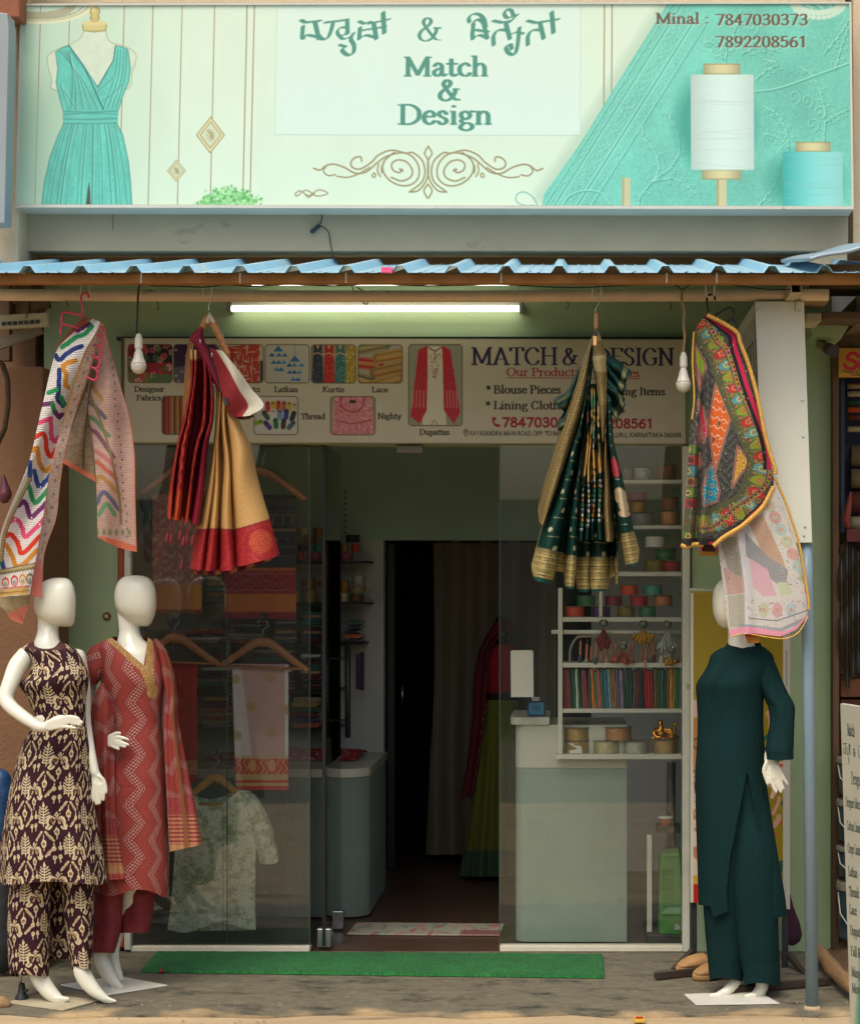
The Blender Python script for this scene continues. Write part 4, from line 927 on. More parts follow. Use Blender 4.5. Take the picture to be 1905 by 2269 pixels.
def plat(x0, y0, x1, y1, cl):
 cv.rect(x0, y0, x1, y1, (186, 182, 164), clip=cl)
 for cx, cy, n in((x0+30, y0+2, 4), (x0+66, y0+24, 4)):
  cv.line([(cx, y0), (cx, cy)], .7, (120, 150, 170), clip=cl)
  for lv in range(n):
   m=(1, 3, 3, 2)[lv]
   for k in range(m):
    x=cx+(k-(m-1)/2)*(14 if lv<2 else 10)+rg.uniform(-2, 2);y=cy+lv*16
    s=11 if lv==0 else 7
    cv.poly([(x, y), (x+s, y+s*1.2), (x-s, y+s*1.2)], [(40, 108, 170), (30, 84, 140), (60, 136, 190)][rg.integers(3)], clip=cl)
def pkur(x0, y0, x1, y1, cl):
 cv.rect(x0, y0, x1, y1, (150, 138, 110), clip=cl)
 for i, c in enumerate(((50, 56, 66), (178, 48, 40), (64, 112, 104), (168, 142, 52))):
  xa=x0+2+i*25;cv.poly([(xa+3, y0), (xa+21, y0), (xa+25, y1), (xa-1, y1)], c, clip=cl);cv.poly([(xa+8, y0), (xa+16, y0), (xa+12, y0+12)], (206, 160, 120), clip=cl)
  for k in range(34):cv.ell(xa+rg.uniform(0, 24), y0+rg.uniform(14, 84), 1.2, 1.6, tuple(np.clip(np.array(c)*1.7+30, 0, 255)), .7, clip=cl)
  cv.line([(xa-2, y0+22), (xa+12, y0+18), (xa+26, y0+24)], 1.6, (206, 164, 128), .9, clip=cl)
def plac(x0, y0, x1, y1, cl):
 cv.rect(x0, y0, x1, y1, (170, 162, 140), clip=cl)
 for i, (a, b, c)in enumerate((((0, 10), (60, -2), (108, 118, 82)), ((0, 40), (44, 44), (176, 40, 54)), ((44, 30), (100, 20), (158, 122, 62)), ((38, 62), (100, 48), (146, 110, 60)), ((0, 76), (30, 84), (90, 92, 66)), ((30, 92), (90, 74), (160, 128, 66)))):
  cv.line([(x0+a[0], y0+a[1]), (x0+b[0], y0+b[1])], 13, c, clip=cl)
  for k in range(14):
   t=k/13;x=x0+a[0]+(b[0]-a[0])*t;y=y0+a[1]+(b[1]-a[1])*t
   cv.line([(x-3, y-4), (x, y+4), (x+3, y-4)], .8, (214, 176, 96), .8, clip=cl);cv.ell(x, y+7, 1.5, 1.5, (190, 60, 50), .8, clip=cl)
  for o in(-11, 11):cv.line([(x0+a[0], y0+a[1]+o), (x0+b[0], y0+b[1]+o)], .9, (212, 178, 100), .8, clip=cl)
def pstr(x0, y0, x1, y1, cl):
 cs=[(110, 40, 50), (128, 44, 44), (160, 60, 40), (176, 84, 40), (190, 120, 50), (180, 150, 96), (150, 140, 40), (206, 170, 60), (140, 50, 90), (70, 60, 110)]
 for i in range(24):cv.rect(x0+i*4.2, y0, x0+i*4.2+4.4, y1, cs[(i*3+i//3)%10]if i>3 else cs[i%3], clip=cl)
def pthr(x0, y0, x1, y1, cl):
 cv.rect(x0, y0, x1, y1, (198, 194, 178), clip=cl)
 for x, y, c, a in((30, 23, (196, 52, 62), 0), (42, 22, (206, 176, 50), 0), (54, 21, (206, 66, 44), 0), (66, 22, (186, 104, 50), 0), (78, 23, (200, 170, 80), 0), (90, 25, (198, 190, 140), 0), (26, 42, (56, 92, 74), -.6), (42, 40, (214, 210, 196), 0), (57, 40, (112, 156, 190), 0), (71, 40, (58, 66, 140), .1), (86, 44, (44, 54, 56), .3), (8, 58, (130, 180, 60), 1.3), (30, 64, (84, 62, 130), -.7), (48, 60, (36, 116, 74), -.1), (65, 61, (70, 64, 44), .1), (82, 64, (86, 104, 104), .7)):
  d=np.array([math.sin(a), -math.cos(a)])*7
  p=np.array([x0+x, y0+y]);cv.line([p-d, p+d], 5.4, c, clip=cl);cv.ell(*(p+d), 4.4, 2.2, tuple(np.array(c)*.6), clip=cl)
  for k in(-4, 0, 4):cv.line([p+d*k/8-[4.5, 0], p+d*k/8+[4.5, 0]], .4, tuple(np.array(c)*.8), clip=cl)
def pnig(x0, y0, x1, y1, cl):
 cv.rect(x0, y0, x1, y1, (150, 150, 120), clip=cl);cv.poly([(x0+8, y0), (x0+90, y0), (x0+98, y1), (x0+4, y1)], (206, 130, 128), clip=cl)
 for i in range(110):cv.ell(rg.uniform(x0+6, x1-4), rg.uniform(y0, y1), 2.8, 2.0, [(226, 172, 168), (186, 70, 84), (214, 150, 150), (120, 150, 160)][min(3, int(rg.exponential(1)))], .7, ang=rg.uniform(0, 3), clip=cl)
 cv.line(sp([(x0+22, y0), (x0+26, y0+24), (x0+48, y0+34), (x0+70, y0+24), (x0+74, y0)], 5), 1.3, (170, 40, 60), clip=cl);cv.rect(x0+42, y0+8, x0+56, y0+14, (40, 36, 40), clip=cl)
 cv.line(sp([(x0+10, y0+52), (x0+48, y0+60), (x0+90, y0+52)], 5), 1.2, (170, 60, 76), clip=cl)
 for k in range(6):cv.line([(x0+20+12*k, y0+60), (x0+14+14*k, y1)], .8, (176, 96, 100), .7, clip=cl)
def pdup(x0, y0, x1, y1, cl):
 cv.rect(x0, y0, x1, y1, (150, 150, 124), clip=cl);cv.poly([(x0+42, y0+4), (x0+74, y0+4), (x0+84, y1-2), (x0+30, y1-2)], (214, 206, 180), clip=cl)
 cv.poly([(x0+42, y0+2), (x0+22, y0+12), (x0+4, y0+160), (x0+24, y0+176), (x0+40, y0+146), (x0+42, y0+60)], (188, 40, 50), clip=cl);cv.poly([(x0+74, y0+2), (x0+92, y0+12), (x0+114, y0+150), (x0+100, y0+176), (x0+78, y0+146), (x0+76, y0+60)], (188, 40, 50), clip=cl)
 for i in range(60):
  x=rg.choice([rg.uniform(x0+8, x0+38), rg.uniform(x0+80, x0+108)]);cv.ell(x, y0+rg.uniform(10, 150), 1, 1, (226, 150, 120), .7, clip=cl)
 for k in range(4):cv.line([(x0+10+8*k, y0+102), (x0+8+8*k, y0+140)], 1.0, (226, 190, 160), .7, clip=cl);cv.line([(x0+84+7*k, y0+102), (x0+86+7*k, y0+140)], 1.0, (226, 190, 160), .7, clip=cl)
 cv.line(sp([(x0+44, y0+6), (x0+58, y0+14), (x0+72, y0+6)], 5), 1.2, (80, 70, 60), clip=cl);cv.line([(x0+58, y0+14), (x0+58, y0+34)], 1, (150, 60, 50), clip=cl)
 for k in range(70):
  t=rg.random();cv.ell(x0+58+(rg.random()-.5)*28*(1-t*.7), y0+20+54*t, 1.1, 1.1, (150, 66, 56), .8, clip=cl)
 cv.line(sp([(x0+50, y1-2), (x0+57, y1-12), (x0+64, y1-2)], 4), 1.2, (150, 140, 116), clip=cl)
for x, f in((283.5, pfab), (385, pdots), (485, pset), (587.5, plat), (690, pkur), (793.5, plac)):pic(x, 764, x+98, 849, f)
pic(359, 879, 457, 964, pstr);pic(563, 879, 660, 964, pthr);pic(732.5, 879, 831, 964, pnig);pic(905.5, 763, 1024, 943.5, pdup)
tx=lambda st, x0, y, cap, x1, **k:cv.text(st, x0, y, cap, k.pop('col', INK), k.pop('wt', .15), k.pop('c', .45), x1=x1, **k)
tx('Designer', 298, 869, 11.5, 364);tx('Fabrics', 303, 888.5, 11.5, 357);tx('Blouse Sets', 470, 869, 11.5, 577);tx('Latkan', 608, 869, 11.5, 661);tx('Kurtis', 715, 869, 11.5, 763);tx('Lace', 824, 869, 11.5, 860)
tx('Satin', 505, 929, 11.5, 556);tx('Thread', 667, 929, 12, 721);tx('Nighty', 837, 928, 12, 889);tx('Dupattas', 930, 963.5, 12, 996)
NV=(42, 34, 74);RD=(160, 30, 44)
tx('MATCH', *y5((1120, 672))[0], 37, 1236, col=NV, wt=.115, c=.3);tx('&', 1246, 807, 36, 1281, col=NV, wt=.115, c=.3);tx('DESIGN', 1318, *[y6((0, 674))[0][1]], 37, 1494, col=NV, wt=.115, c=.3)
tx('Our Products', *y5((1316, 736))[0], 17.5, 1285, col=RD, wt=.12, c=.35);tx('Services', 1330, 834, 17.5, 1417, col=RD, wt=.12, c=.35);cv.line([(1123, 836.5), (1418, 837.5)], .8, RD)
tx('* Blouse Pieces', 1077, 871, 17, 1243);tx('* Lining Cloths', 1076, 906, 17, 1252);tx('Tailoring Items', 1316, 874, 16, 1474);tx('Stitching', 1300, 908, 16, 1384)
sans=dict(serif=False, c=1.0)
tx('7847030373', 1112, 945, 20, 1290, col=RD, wt=.15, **sans);tx('7892208561', 1278, 947, 19.5, 1449, col=RD, wt=.15, **sans)
cv.line(sp([(1094, 927), (1093, 934), (1098, 942), (1105, 944)], 5), 2.0, RD);cv.line([(1093, 926), (1097, 928)], 2.6, RD);cv.line([(1102, 941), (1106, 943)], 2.6, RD)
tx('RAYASANDRA MAIN ROAD, OPP. TO NA', 1040.5, 964.5, 9.2, 1240, wt=.1, **sans);tx('BENGALURU, KARNATAKA-560099.', 1318, 967.5, 9.2, 1512, wt=.1, **sans)
cv.line(sp([(1032, 966), (1028, 959), (1029, 953), (1032.5, 951.5), (1036, 953), (1037, 959), (1032, 966)], 5), .8, INK);cv.ell(1032.5, 956.5, 2, 2, INK)
bd=empty('product_board', W(894, 982, 7.94), 'beige product board with small fabric pictures above the glass front', 'sign')
UU, VV=np.meshgrid(np.linspace(275, 1518, cv.w), np.linspace(752, 980, cv.h))
def brd(u, v, Y):return WA(u, v+(u-890)*.0022, Y)
gridmesh('printed_face', brd(UU, VV, 7.94), cv.sample(UU, VV), vmat('board_print', .45, 0, sheen=0, k=.95, spec=.35), bd, False)
q=MB()
vs=[tuple(x)for x in(brd(268, 750, 7.942), brd(1519, 750, 7.942), brd(1519, 982, 7.942), brd(268, 982, 7.942))];vs+=[(a, 7.997, c)for a, b_, c in vs]
q.add(vs, [(0, 1, 2, 3), (7, 6, 5, 4), (0, 4, 5, 1), (1, 5, 6, 2), (2, 6, 7, 3), (3, 7, 4, 0)]);q.build('board', mat('board_body', L(176, 166, 136), .6), bd)
q=MB();a, c=brd(268, 751, 7.936), brd(274.5, 981, 7.936);q.box(a[0], c[0], 7.936, 7.9415, c[2], a[2]);q.build('end_strip', mat('dark_strip', L(92, 74, 52), .6), bd)
q=MB();a, c=brd(258, 747, 7.955), brd(1521, 749.4, 7.955);q.box(a[0], c[0], 7.955, 7.999, c[2]-.004, a[2]);q.build('shadow_gap_strip', M_black, bd)  # black strip standing in for the shadow gap above the board
# ------------------------------------------------------------------ hanging garments
M_cloth=vmat('printed_cotton', .85, .25, 700, .05, k=.92, trans=.12)
M_silk=vmat('woven_silk', .48, .3, 900, .0, k=.92, spec=.22)
M_net=vmat('thin_net', .8, .3, 900, .1, k=.92, trans=.3)
M_pink=mat('pink_plastic', L(214, 58, 96), .35, .06, 20)
M_blackpl=mat('black_plastic', L(38, 38, 38), .35, .06, 20)
M_wood=mat('varnished_wood', L(186, 122, 62), .35, .16, 10, stretch=(1, 1, 9), coat=.3)
M_goldlace=mat('gold_lace', L(220, 172, 84), .4, .25, 120, .3, 300, metal=.35)
def edge(p, n):
 q=sp(p, 12);t=np.linspace(0, len(q)-1, n);i=np.clip(t.astype(int), 0, len(q)-2);f=(t-i)[:, None]
 return q[i]*(1-f)+q[i+1]*f
def cloth(name, Lp, Rp, nu, nv, Y, depth, colf, m, parent, warp=None):
 A, B=edge(Lp, nv), edge(Rp, nv)
 s, t=np.meshgrid(np.linspace(0, 1, nu), np.linspace(0, 1, nv))
 U=A[:, None, 0]*(1-s)+B[:, None, 0]*s;V=A[:, None, 1]*(1-s)+B[:, None, 1]*s
 if warp:du, dv=warp(s, t);U=U+du;V=V+dv
 return gridmesh(name, WA(U, V, Y+depth(s, t, U, V)), np.broadcast_to(colf(s, t, U, V), U.shape+(3, ))/255.0, m, parent)
def folds(name, cols, nc, nv, Y, back, colf, m, parent, lift=0):
 "one sheet gathered into pleats: each pleat bulges forward, the cloth between lies back"
 Us, Vs, Ys, Ss, Ts, Is=[], [], [], [], [], []
 t=np.linspace(0, 1, nv)[:, None];s=np.linspace(0, 1, nc)[None, :]
 for i, (Lp, Rp, bulge)in enumerate(cols):
  A, B=edge(Lp, nv), edge(Rp, nv)
  x=.5-.5*np.cos(np.pi*s)
  Us.append(A[:, :1]*(1-x)+B[:, :1]*x);Vs.append(A[:, 1:]*(1-x)+B[:, 1:]*x)
  d=back-(back+bulge)*np.sin(np.pi*np.clip(x, 0, 1))**.4+(.045 if i%2 else-.035)*(x-.5)+.012*np.sin(t*9+i*2+3*x)*t;V_=Vs.pop()-lift*t**4*(1-np.sin(np.pi*x))**5;Us[-1]=Us[-1]+2.2*np.sin(t*(5+i%3)+i*1.9)*np.sin(np.pi*t)+1.2*np.sin(t*13+i);Vs.append(V_)
  Ys.append(Y+d*np.clip(t*3+.25, 0, 1)+0*t);Ss.append(x+0*t);Ts.append(t+0*s);Is.append(np.full((nv, nc), i))
 U, V, YY, S, TT, I=[np.concatenate(q, 1)for q in(Us, Vs, Ys, Ss, Ts, Is)]
 return gridmesh(name, WA(U, V, YY), colf(S, TT, U, V, I)/255.0, m, parent)
def mixc(a, b, m):return np.asarray(a, float)*(1-m[..., None])+np.asarray(b, float)*m[..., None]
def sstep(x, a, b):return np.clip((x-a)/(b-a), 0, 1)
hg=empty('pink_hanger', W(186, 690, 7.03), 'bright pink multi loop plastic hanger under the left end of the awning', 'hanger', 'garment hangers in front of the shop')
b=MB()
for p, r in(([(196, 660), (195, 652), (188, 648), (181, 654), (180, 668), (184, 680), (183, 697)], .0045), ([(184, 699), (160, 694), (143, 692), (137, 700), (136, 712), (139, 718), (165, 724), (190, 735)], .0045), ([(140, 718), (134, 728), (135, 742)], .0042), ([(222, 722), (228, 728), (224, 742), (212, 742)], .004), ([(222, 744), (226, 752), (222, 766), (206, 764)], .004), ([(222, 768), (224, 778), (218, 792), (202, 788)], .004), ([(218, 794), (221, 802), (214, 816), (196, 810)], .004), ([(212, 818), (217, 826), (210, 842), (191, 834)], .004)):
 b.tube([W(*q, 7.02-.03*(q[0]>188))for q in sp(p, 6)], r, 8)
b.build('hanger_frame', M_pink, hg, True)
dz=empty('printed_dupatta', W(150, 980, 7.0), 'white dupatta with rainbow zigzags fluttering from the pink hanger', 'dupatta', 'dupattas hung out in front of the shop')
cv=Cv(-40, 690, 320, 1400, 1.5, (226, 220, 214))
X, Y=np.meshgrid(cv.xs, cv.ys)
PU, GR, NV2, MU, PK, RE, BL=(116, 50, 112), (48, 150, 92), (46, 62, 124), (212, 146, 52), (226, 84, 128), (222, 64, 40), (52, 80, 150)
def zz_(pts, c, r=5.0):
 q=sp(pts, 5);n=rg.uniform(-1.1, 1.1, q.shape);cv.line(q+n, r, c, 1, soft=1.4)
for pts, c in(([(172, 732), (184, 724), (197, 717)], PU), ([(138, 768), (165, 750), (190, 738), (204, 722)], GR), ([(124, 786), (131, 797), (152, 781), (180, 766)], NV2), ([(168, 798), (150, 804), (139, 812), (146, 828), (145, 850), (150, 858)], MU), ([(131, 820), (131, 860), (128, 884), (140, 898)], NV2), ([(108, 870), (126, 862)], GR), ([(136, 880), (143, 896)], GR), ([(93, 896), (116, 892)], PU), ([(117, 896), (121, 914)], GR), ([(124, 914), (130, 924), (137, 918)], PU), ([(83, 937), (108, 928)], PK), ([(112, 926), (114, 966), (122, 978), (132, 966)], PK), ([(77, 968), (98, 962), (104, 998), (114, 1011), (124, 996)], RE), ([(72, 998), (82, 994), (88, 1026), (101, 1044), (118, 1030)], MU), ([(67, 1024), (67, 1062)], BL), ([(76, 1044), (82, 1066), (91, 1077), (114, 1050)], BL), ([(64, 1076), (70, 1098), (80, 1114), (106, 1086)], GR), ([(42, 1120), (54, 1112), (62, 1132), (70, 1146), (101, 1116)], PU), ([(22, 1156), (34, 1150), (48, 1166), (58, 1190), (97, 1150)], PK), ([(12, 1188), (24, 1184), (38, 1200), (50, 1226), (91, 1186)], RE), ([(13, 1206), (24, 1226), (41, 1256), (84, 1218)], MU), ([(3, 1240), (10, 1266)], BL), ([(-10, 1230), (-2, 1250)], GR)):
 zz_(pts, c)
for i in range(5):
 for(x, y)in((70, 1147), (58, 1148), (90, 1079), (34, 1151), (88, 1162), (163, 782), (120, 801)):cv.ell(x, y, 1.8, 1.8, (236, 236, 240))
cv.line(sp([(66, 1062), (44, 1106), (20, 1156), (8, 1196), (3, 1240)], 6), 4.5, (176, 166, 112));cv.line(sp([(66, 1062), (44, 1106), (20, 1156), (8, 1196), (3, 1240)], 6)+[3, 1], .8, (110, 70, 90))
cv.line([(-30, 1272), (20, 1264), (82, 1252)], 5, (186, 176, 124))
for o in(-5, 5):cv.line([(-30, 1272+o), (20, 1264+o), (82, 1252+o)], .9, (96, 66, 80))
for x in range(-30, 84, 6):cv.line([(x, 1271-x*.16-3), (x+3, 1271-x*.16+3), (x+6, 1270-x*.16-3)], .8, (120, 104, 60))
for x, y, c in((-8, 1296, MU), (12, 1291, (206, 92, 48)), (32, 1287, (206, 58, 60)), (50, 1284, MU), (66, 1282, (112, 100, 64))):
 cv.ell(x, y, 8, 12, c);cv.ell(x, y+1, 5.4, 8.5, (226, 214, 200));cv.ell(x, y+3, 3.2, 4.4, (96, 130, 136));cv.ell(x, y+2, 1.6, 2.2, (206, 196, 180));cv.line([(x, y-12), (x, y-7)], 1, c)
cv.line([(-30, 1309), (66, 1298)], 1.2, (196, 70, 60));cv.poly([(-30, 1312), (64, 1301), (62, 1317), (-30, 1325)], (206, 170, 100));cv.line([(-30, 1318), (63, 1308)], 1, (150, 110, 60))
fr_=cv.a.copy()
crk=lambda U, V:1+.09*(np.sin(V*1.25+2.2*np.sin(U*.12+V*.013))*(.35+fbm(U/9, V/4, 2, 3)))  # crinkle shading put into the colour as fine waves
def col_front(s, t, U, V):return cv.sample(U, V)*255*crk(U, V)[..., None]
LF=[(206, 706), (166, 734), (128, 772), (112, 820), (98, 880), (84, 940), (68, 1010), (48, 1066), (24, 1120), (2, 1180), (-10, 1240), (-26, 1324)]
RF=[(222, 713), (210, 740), (188, 778), (172, 822), (154, 876), (141, 922), (130, 966), (120, 1004), (107, 1064), (99, 1122), (87, 1196), (66, 1318)]
dF=lambda s, t, U, V:-.02+.03*np.sin(s*5.2+5*t+1)*t+.02*np.sin(t*9+s*3)-.05*t*(1-s)+.002*np.sin(V*1.25+2.2*np.sin(U*.12+V*.013))
cloth('front_panel', LF, RF, 150, 560, 6.98, dF, col_front, M_cloth, dz)
LG=RF;RG=[(230, 716), (222, 744), (204, 800), (186, 856), (172, 900), (160, 940), (150, 976), (142, 1012), (132, 1084), (124, 1150), (98, 1230), (93, 1326)]
def col_edge(s, t, U, V):
 n=fbm(U/4, V/3, 3, 7);base=mixc((206, 192, 174), (206, 152, 136), sstep(n, .42, .6));base=mixc(base, (110, 130, 136), (np.hypot(((V%30)-15)/4, (s-.55)*9)<1)*.7)
 base=mixc(base, (226, 150, 116), ((s>.9)|(s<.06))*.6);base=mixc(base, (206, 160, 76), (s<.14)*sstep(.55-t, 0, .1));base=mixc(base, (226, 132, 118), sstep(t, .93, .95));return base*crk(U*1.6, V)[..., None]
cloth('turned_edge', LG, RG, 44, 480, 6.975, lambda s, t, U, V:-.02+.05*s*(1-.4*t)+.012*np.sin(t*16+s), col_edge, M_cloth, dz)
cv2=Cv(100, 690, 320, 1240, 1.5, (212, 176, 160));X, Y=np.meshgrid(cv2.xs, cv2.ys);cv2.a*=(.92+.16*fbm(X/8, Y/5, 3, 6))[..., None]
cvk, cv=cv, cv2
for pts, c in(([(186, 846), (206, 858), (226, 884)], (196, 152, 92)), ([(186, 884), (206, 896), (232, 926)], (112, 112, 124)), ([(190, 920), (210, 930), (240, 966)], (112, 150, 110)), ([(196, 950), (216, 962), (252, 1012)], (136, 96, 110)), ([(200, 996), (222, 1006), (254, 1032)], (206, 128, 128)), ([(206, 1024), (222, 1028), (258, 1062)], (206, 110, 90)), ([(212, 1068), (224, 1056), (264, 1094)], (196, 150, 84)), ([(214, 1116), (231, 1091), (267, 1132)], (116, 116, 140)), ([(220, 1140), (237, 1117), (254, 1142)], (116, 166, 120)), ([(150, 960), (185, 990)], (190, 150, 110)), ([(160, 1000), (190, 1030)], (150, 140, 90)), ([(170, 920), (186, 940)], (150, 150, 140))):zz_(pts, c, 4.6)
cv.line(sp([(188, 850), (222, 930), (246, 1010), (264, 1100), (268, 1160)], 6), 3, (150, 132, 92))
for y in range(730, 1190, 17):cv.ell(244+(y-730)*.085+rg.uniform(-3, 3), y, 2.2, 3, (96, 116, 128), .8)
for x in range(216, 300, 14):cv.ell(x, 1178+(x-216)*.05, 5, 9, (150, 150, 110), .7);cv.ell(x, 1180, 2, 3, (96, 110, 120), .8)
SA=(222, 122, 92)
cv.line(sp([(232, 716), (256, 800), (276, 870), (290, 920), (301, 1000), (303, 1100), (306, 1220)], 6), 5.5, SA);cv.line(sp([(210, 1192), (240, 1200), (270, 1208), (310, 1222)], 6), 8, SA)
def col_back(s, t, U, V):return cv2.sample(U, V)*255*crk(U, V*.9)[..., None]
cloth('back_panel', [(206, 790), (196, 850), (190, 880), (200, 940), (208, 1000), (214, 1090), (216, 1190)], [(230, 716), (252, 800), (272, 872), (288, 930), (298, 1006), (300, 1100), (303, 1222)], 90, 420, 7.06, lambda s, t, U, V:.025*np.sin(s*6+t*4)+.01*np.sin(t*14), col_back, M_net, dz, warp=lambda s, t:(0, t**6*6*np.sin(s*3)))
def col_mid(s, t, U, V):
 c=mixc((170, 146, 116), (146, 128, 100), sstep(fbm(U/6, V/5, 3, 2), .4, .6));c=mixc(c, (96, 84, 56), (np.abs(s-.62)<.05)*.7);c=mixc(c, SA, sstep(t, .925, .945));return c*crk(U, V)[..., None]
cloth('inner_panel', [(206, 800), (176, 900), (152, 970), (139, 1026)], [(210, 800), (206, 900), (206, 1000), (212, 1068)], 40, 240, 7.09, lambda s, t, U, V:.02*np.sin(s*7+t*3), col_mid, M_net, dz)
cloth('shoulder_panel', [(188, 698), (165, 722), (130, 762), (118, 800)], [(196, 706), (180, 732), (150, 762), (126, 812)], 24, 90, 7.03, lambda s, t, U, V:.02*s, lambda s, t, U, V:mixc(mixc((196, 106, 84), (206, 160, 76), sstep(t, .55, .7)), (150, 96, 40), (np.sin(V*1.6)>.4)*.35), M_net, dz)
cloth('lower_tip', [(-24, 1326), (10, 1352), (24, 1372), (50, 1384)], [(64, 1312), (66, 1332), (64, 1344), (56, 1362)], 50, 60, 7.02, lambda s, t, U, V:.02*np.sin(s*5), lambda s, t, U, V:mixc(mixc((182, 166, 126), (150, 150, 120), sstep(fbm(U/5, V/4, 2, 2), .4, .6)), (226, 136, 110), sstep(t, .4, .5)), M_net, dz)
cv=cvk
def wood_hanger(name_label, apex, left, right, Y, th, hook, group='garment hangers in front of the shop', bar=None, m=None, thin=.012):
 h=empty('wooden_hanger', W(*apex, Y), name_label, 'hanger', group)
 b=MB();A=np.array(apex, float)
 for e in(left, right):
  e=np.array(e, float);d=e-A
  pts=[A+[0, th*.35], A+d*.18+[0, -th*.12], A+d*.5+[0, -th*.05], A+d*.85, A+d]
  q=sp(pts, 6);r=np.interp(np.linspace(0, 1, len(q)), [0, .15, .8, 1], [th*.62, th*.55, th*.36, th*.28])
  p=[W(x, y, Y)for x, y in q]
  b.tube(p, [px(k, Y)for k in r], 12, True, (Vector((0, 1, 0)), .45))
 b.build('arms', m or M_wood, h, True)
 b=MB();b.tube([W(*q, Y)for q in sp(hook, 6)], .0022, 8);b.build('hook', M_chrome, h, True)
 if bar:
  b=MB();b.tube([W(*bar[0], Y), W(*bar[1], Y)], px(3, Y), 8);b.build('rod', m or M_wood, h, True)
 return h
h1=wood_hanger('wooden hanger under the rail carrying the red and gold saree', (463, 700), (438, 740), (506, 786), 7.05, 17, [(463, 688), (462, 676), (468, 666), (470, 656), (463, 652)])
b=MB();b.limb([W(460, 712, 7.045), W(464, 696, 7.04), W(472, 712, 7.045)], [.009, .012, .009], 10);b.build('clear_cap', mat('clear_wrap', L(214, 208, 190), .15, .2, 60), h1, True)
s1=empty('silk_saree', W(480, 980, 7.05), 'red and gold brocade silk saree with red border on a wooden hanger', 'saree', 'sarees hung out in front of the shop')
def col_red(S, TT, U, V, I):
 y=V+(U-400)*.25
 a=np.sin(y*.19);w=np.abs((S-.5)*2-.62*np.sin(y*.105+I*1.3));w2=np.abs((S-.5)*2+.62*np.sin(y*.105+I*1.3))
 m=np.clip(1.3-7*np.minimum(w, w2), 0, 1);m=np.maximum(m, np.clip(1.4-np.abs(np.hypot((S-.5)*3.2, ((y*.105/math.pi)%1-.5)*2.2)-.45)*9, 0, 1)*.8)
 m*=(.55+.9*fbm(U/2.2, V/2.2, 2, 3))
 c=mixc((118, 16, 32), (196, 76, 40), np.clip(m, 0, 1));c=mixc(c, (196, 82, 44), sstep(TT, .82, .9)*.75*(I<3))
 c=mixc(c, (124, 20, 44), ((I==3)&(TT>.55))*1.0);c=mixc(c, (206, 164, 108), (sstep(.07-TT, 0, .02))*(I!=2));return c
folds('pallu', [([(420, 772), (418, 850), (404, 930), (391, 980), (380, 1060), (370, 1150)], [(428, 775), (426, 850), (414, 930), (400, 980), (390, 1060), (380, 1150)], .022), ([(428, 775), (427, 850), (415, 930), (401, 980), (392, 1060), (382, 1152)], [(437, 775), (436, 850), (431, 930), (420, 980), (412, 1060), (401, 1154)], .035), ([(446, 770), (452, 850), (444, 930), (431, 980), (420, 1060), (405, 1158)], [(453, 772), (462, 850), (456, 930), (442, 980), (430, 1060), (417, 1158)], .03), ([(455, 775), (464, 850), (459, 930), (448, 980), (436, 1060), (421, 1160)], [(463, 778), (474, 866), (470, 930), (463, 980), (455, 1060), (444, 1166)], .02)], 36, 420, 7.02, .1, col_red, M_silk, s1, 8)
brd_v=lambda U:np.interp(U, [430, 484, 515, 546, 595], [1173, 1168, 1170, 1168, 1152])
def col_gold(S, TT, U, V, I):
 wv=.5+.5*np.sin((U+V)*1.5)*np.sin((U-V)*1.5)
 c=mixc((200, 156, 94), (209, 168, 108), wv)
 bv=np.interp(U, [425, 480, 520, 548, 600], [1174, 1172, 1174, 1166, 1150]);hem=bv+88
 g=fbm(U/2.4, V/2.4, 2, 5);r=mixc((160, 38, 46), (206, 92, 52), sstep(g, .42, .62)*.8)
 ring=np.hypot(U-578, V-1200);r=mixc(r, (206, 110, 56), (np.abs(np.sin(ring*.55))>.6)*(ring<26)*.7)
 c=mixc(c, r, sstep(V-bv, -1, 1));c=mixc(c, (134, 26, 70), sstep(V-hem, 2, 4));c=mixc(c, (120, 24, 44), (np.abs(V-bv)<1.4)*.8);return c
folds('body', [([(478, 862), (472, 980), (452, 1100), (420, 1260)], [(483, 862), (480, 980), (472, 1100), (451, 1266)], .02), ([(483, 862), (480, 980), (473, 1100), (452, 1266)], [(490, 862), (490, 980), (488, 1100), (482, 1266)], .03), ([(490, 862), (492, 980), (490, 1100), (484, 1268)], [(500, 872), (505, 980), (513, 1100), (520, 1262)], .045), ([(500, 880), (506, 980), (515, 1100), (523, 1258)], [(530, 926), (552, 984), (574, 1070), (620, 1232)], .05)], 46, 420, 7.07, .06, col_gold, M_silk, s1, 4)
cloth('shoulder_wrap', [(444, 722), (420, 748), (436, 772), (462, 830), (486, 868)], [(451, 726), (453, 752), (466, 784), (482, 826), (490, 866)], 30, 110, 7.0, lambda s, t, U, V:-.02*np.sin(s*3.1)+.04*t, lambda s, t, U, V:mixc((126, 34, 56), (96, 22, 42), sstep(s, .6, 1)), M_silk, s1)
cloth('side_drape', [(418, 752), (411, 800), (407, 870), (405, 930)], [(430, 762), (424, 800), (421, 850), (408, 930)], 20, 90, 7.06, lambda s, t, U, V:.03*(1-s), lambda s, t, U, V:mixc((120, 78, 44), (182, 134, 82), (np.sin(s*16)>0)*.8), M_silk, s1)
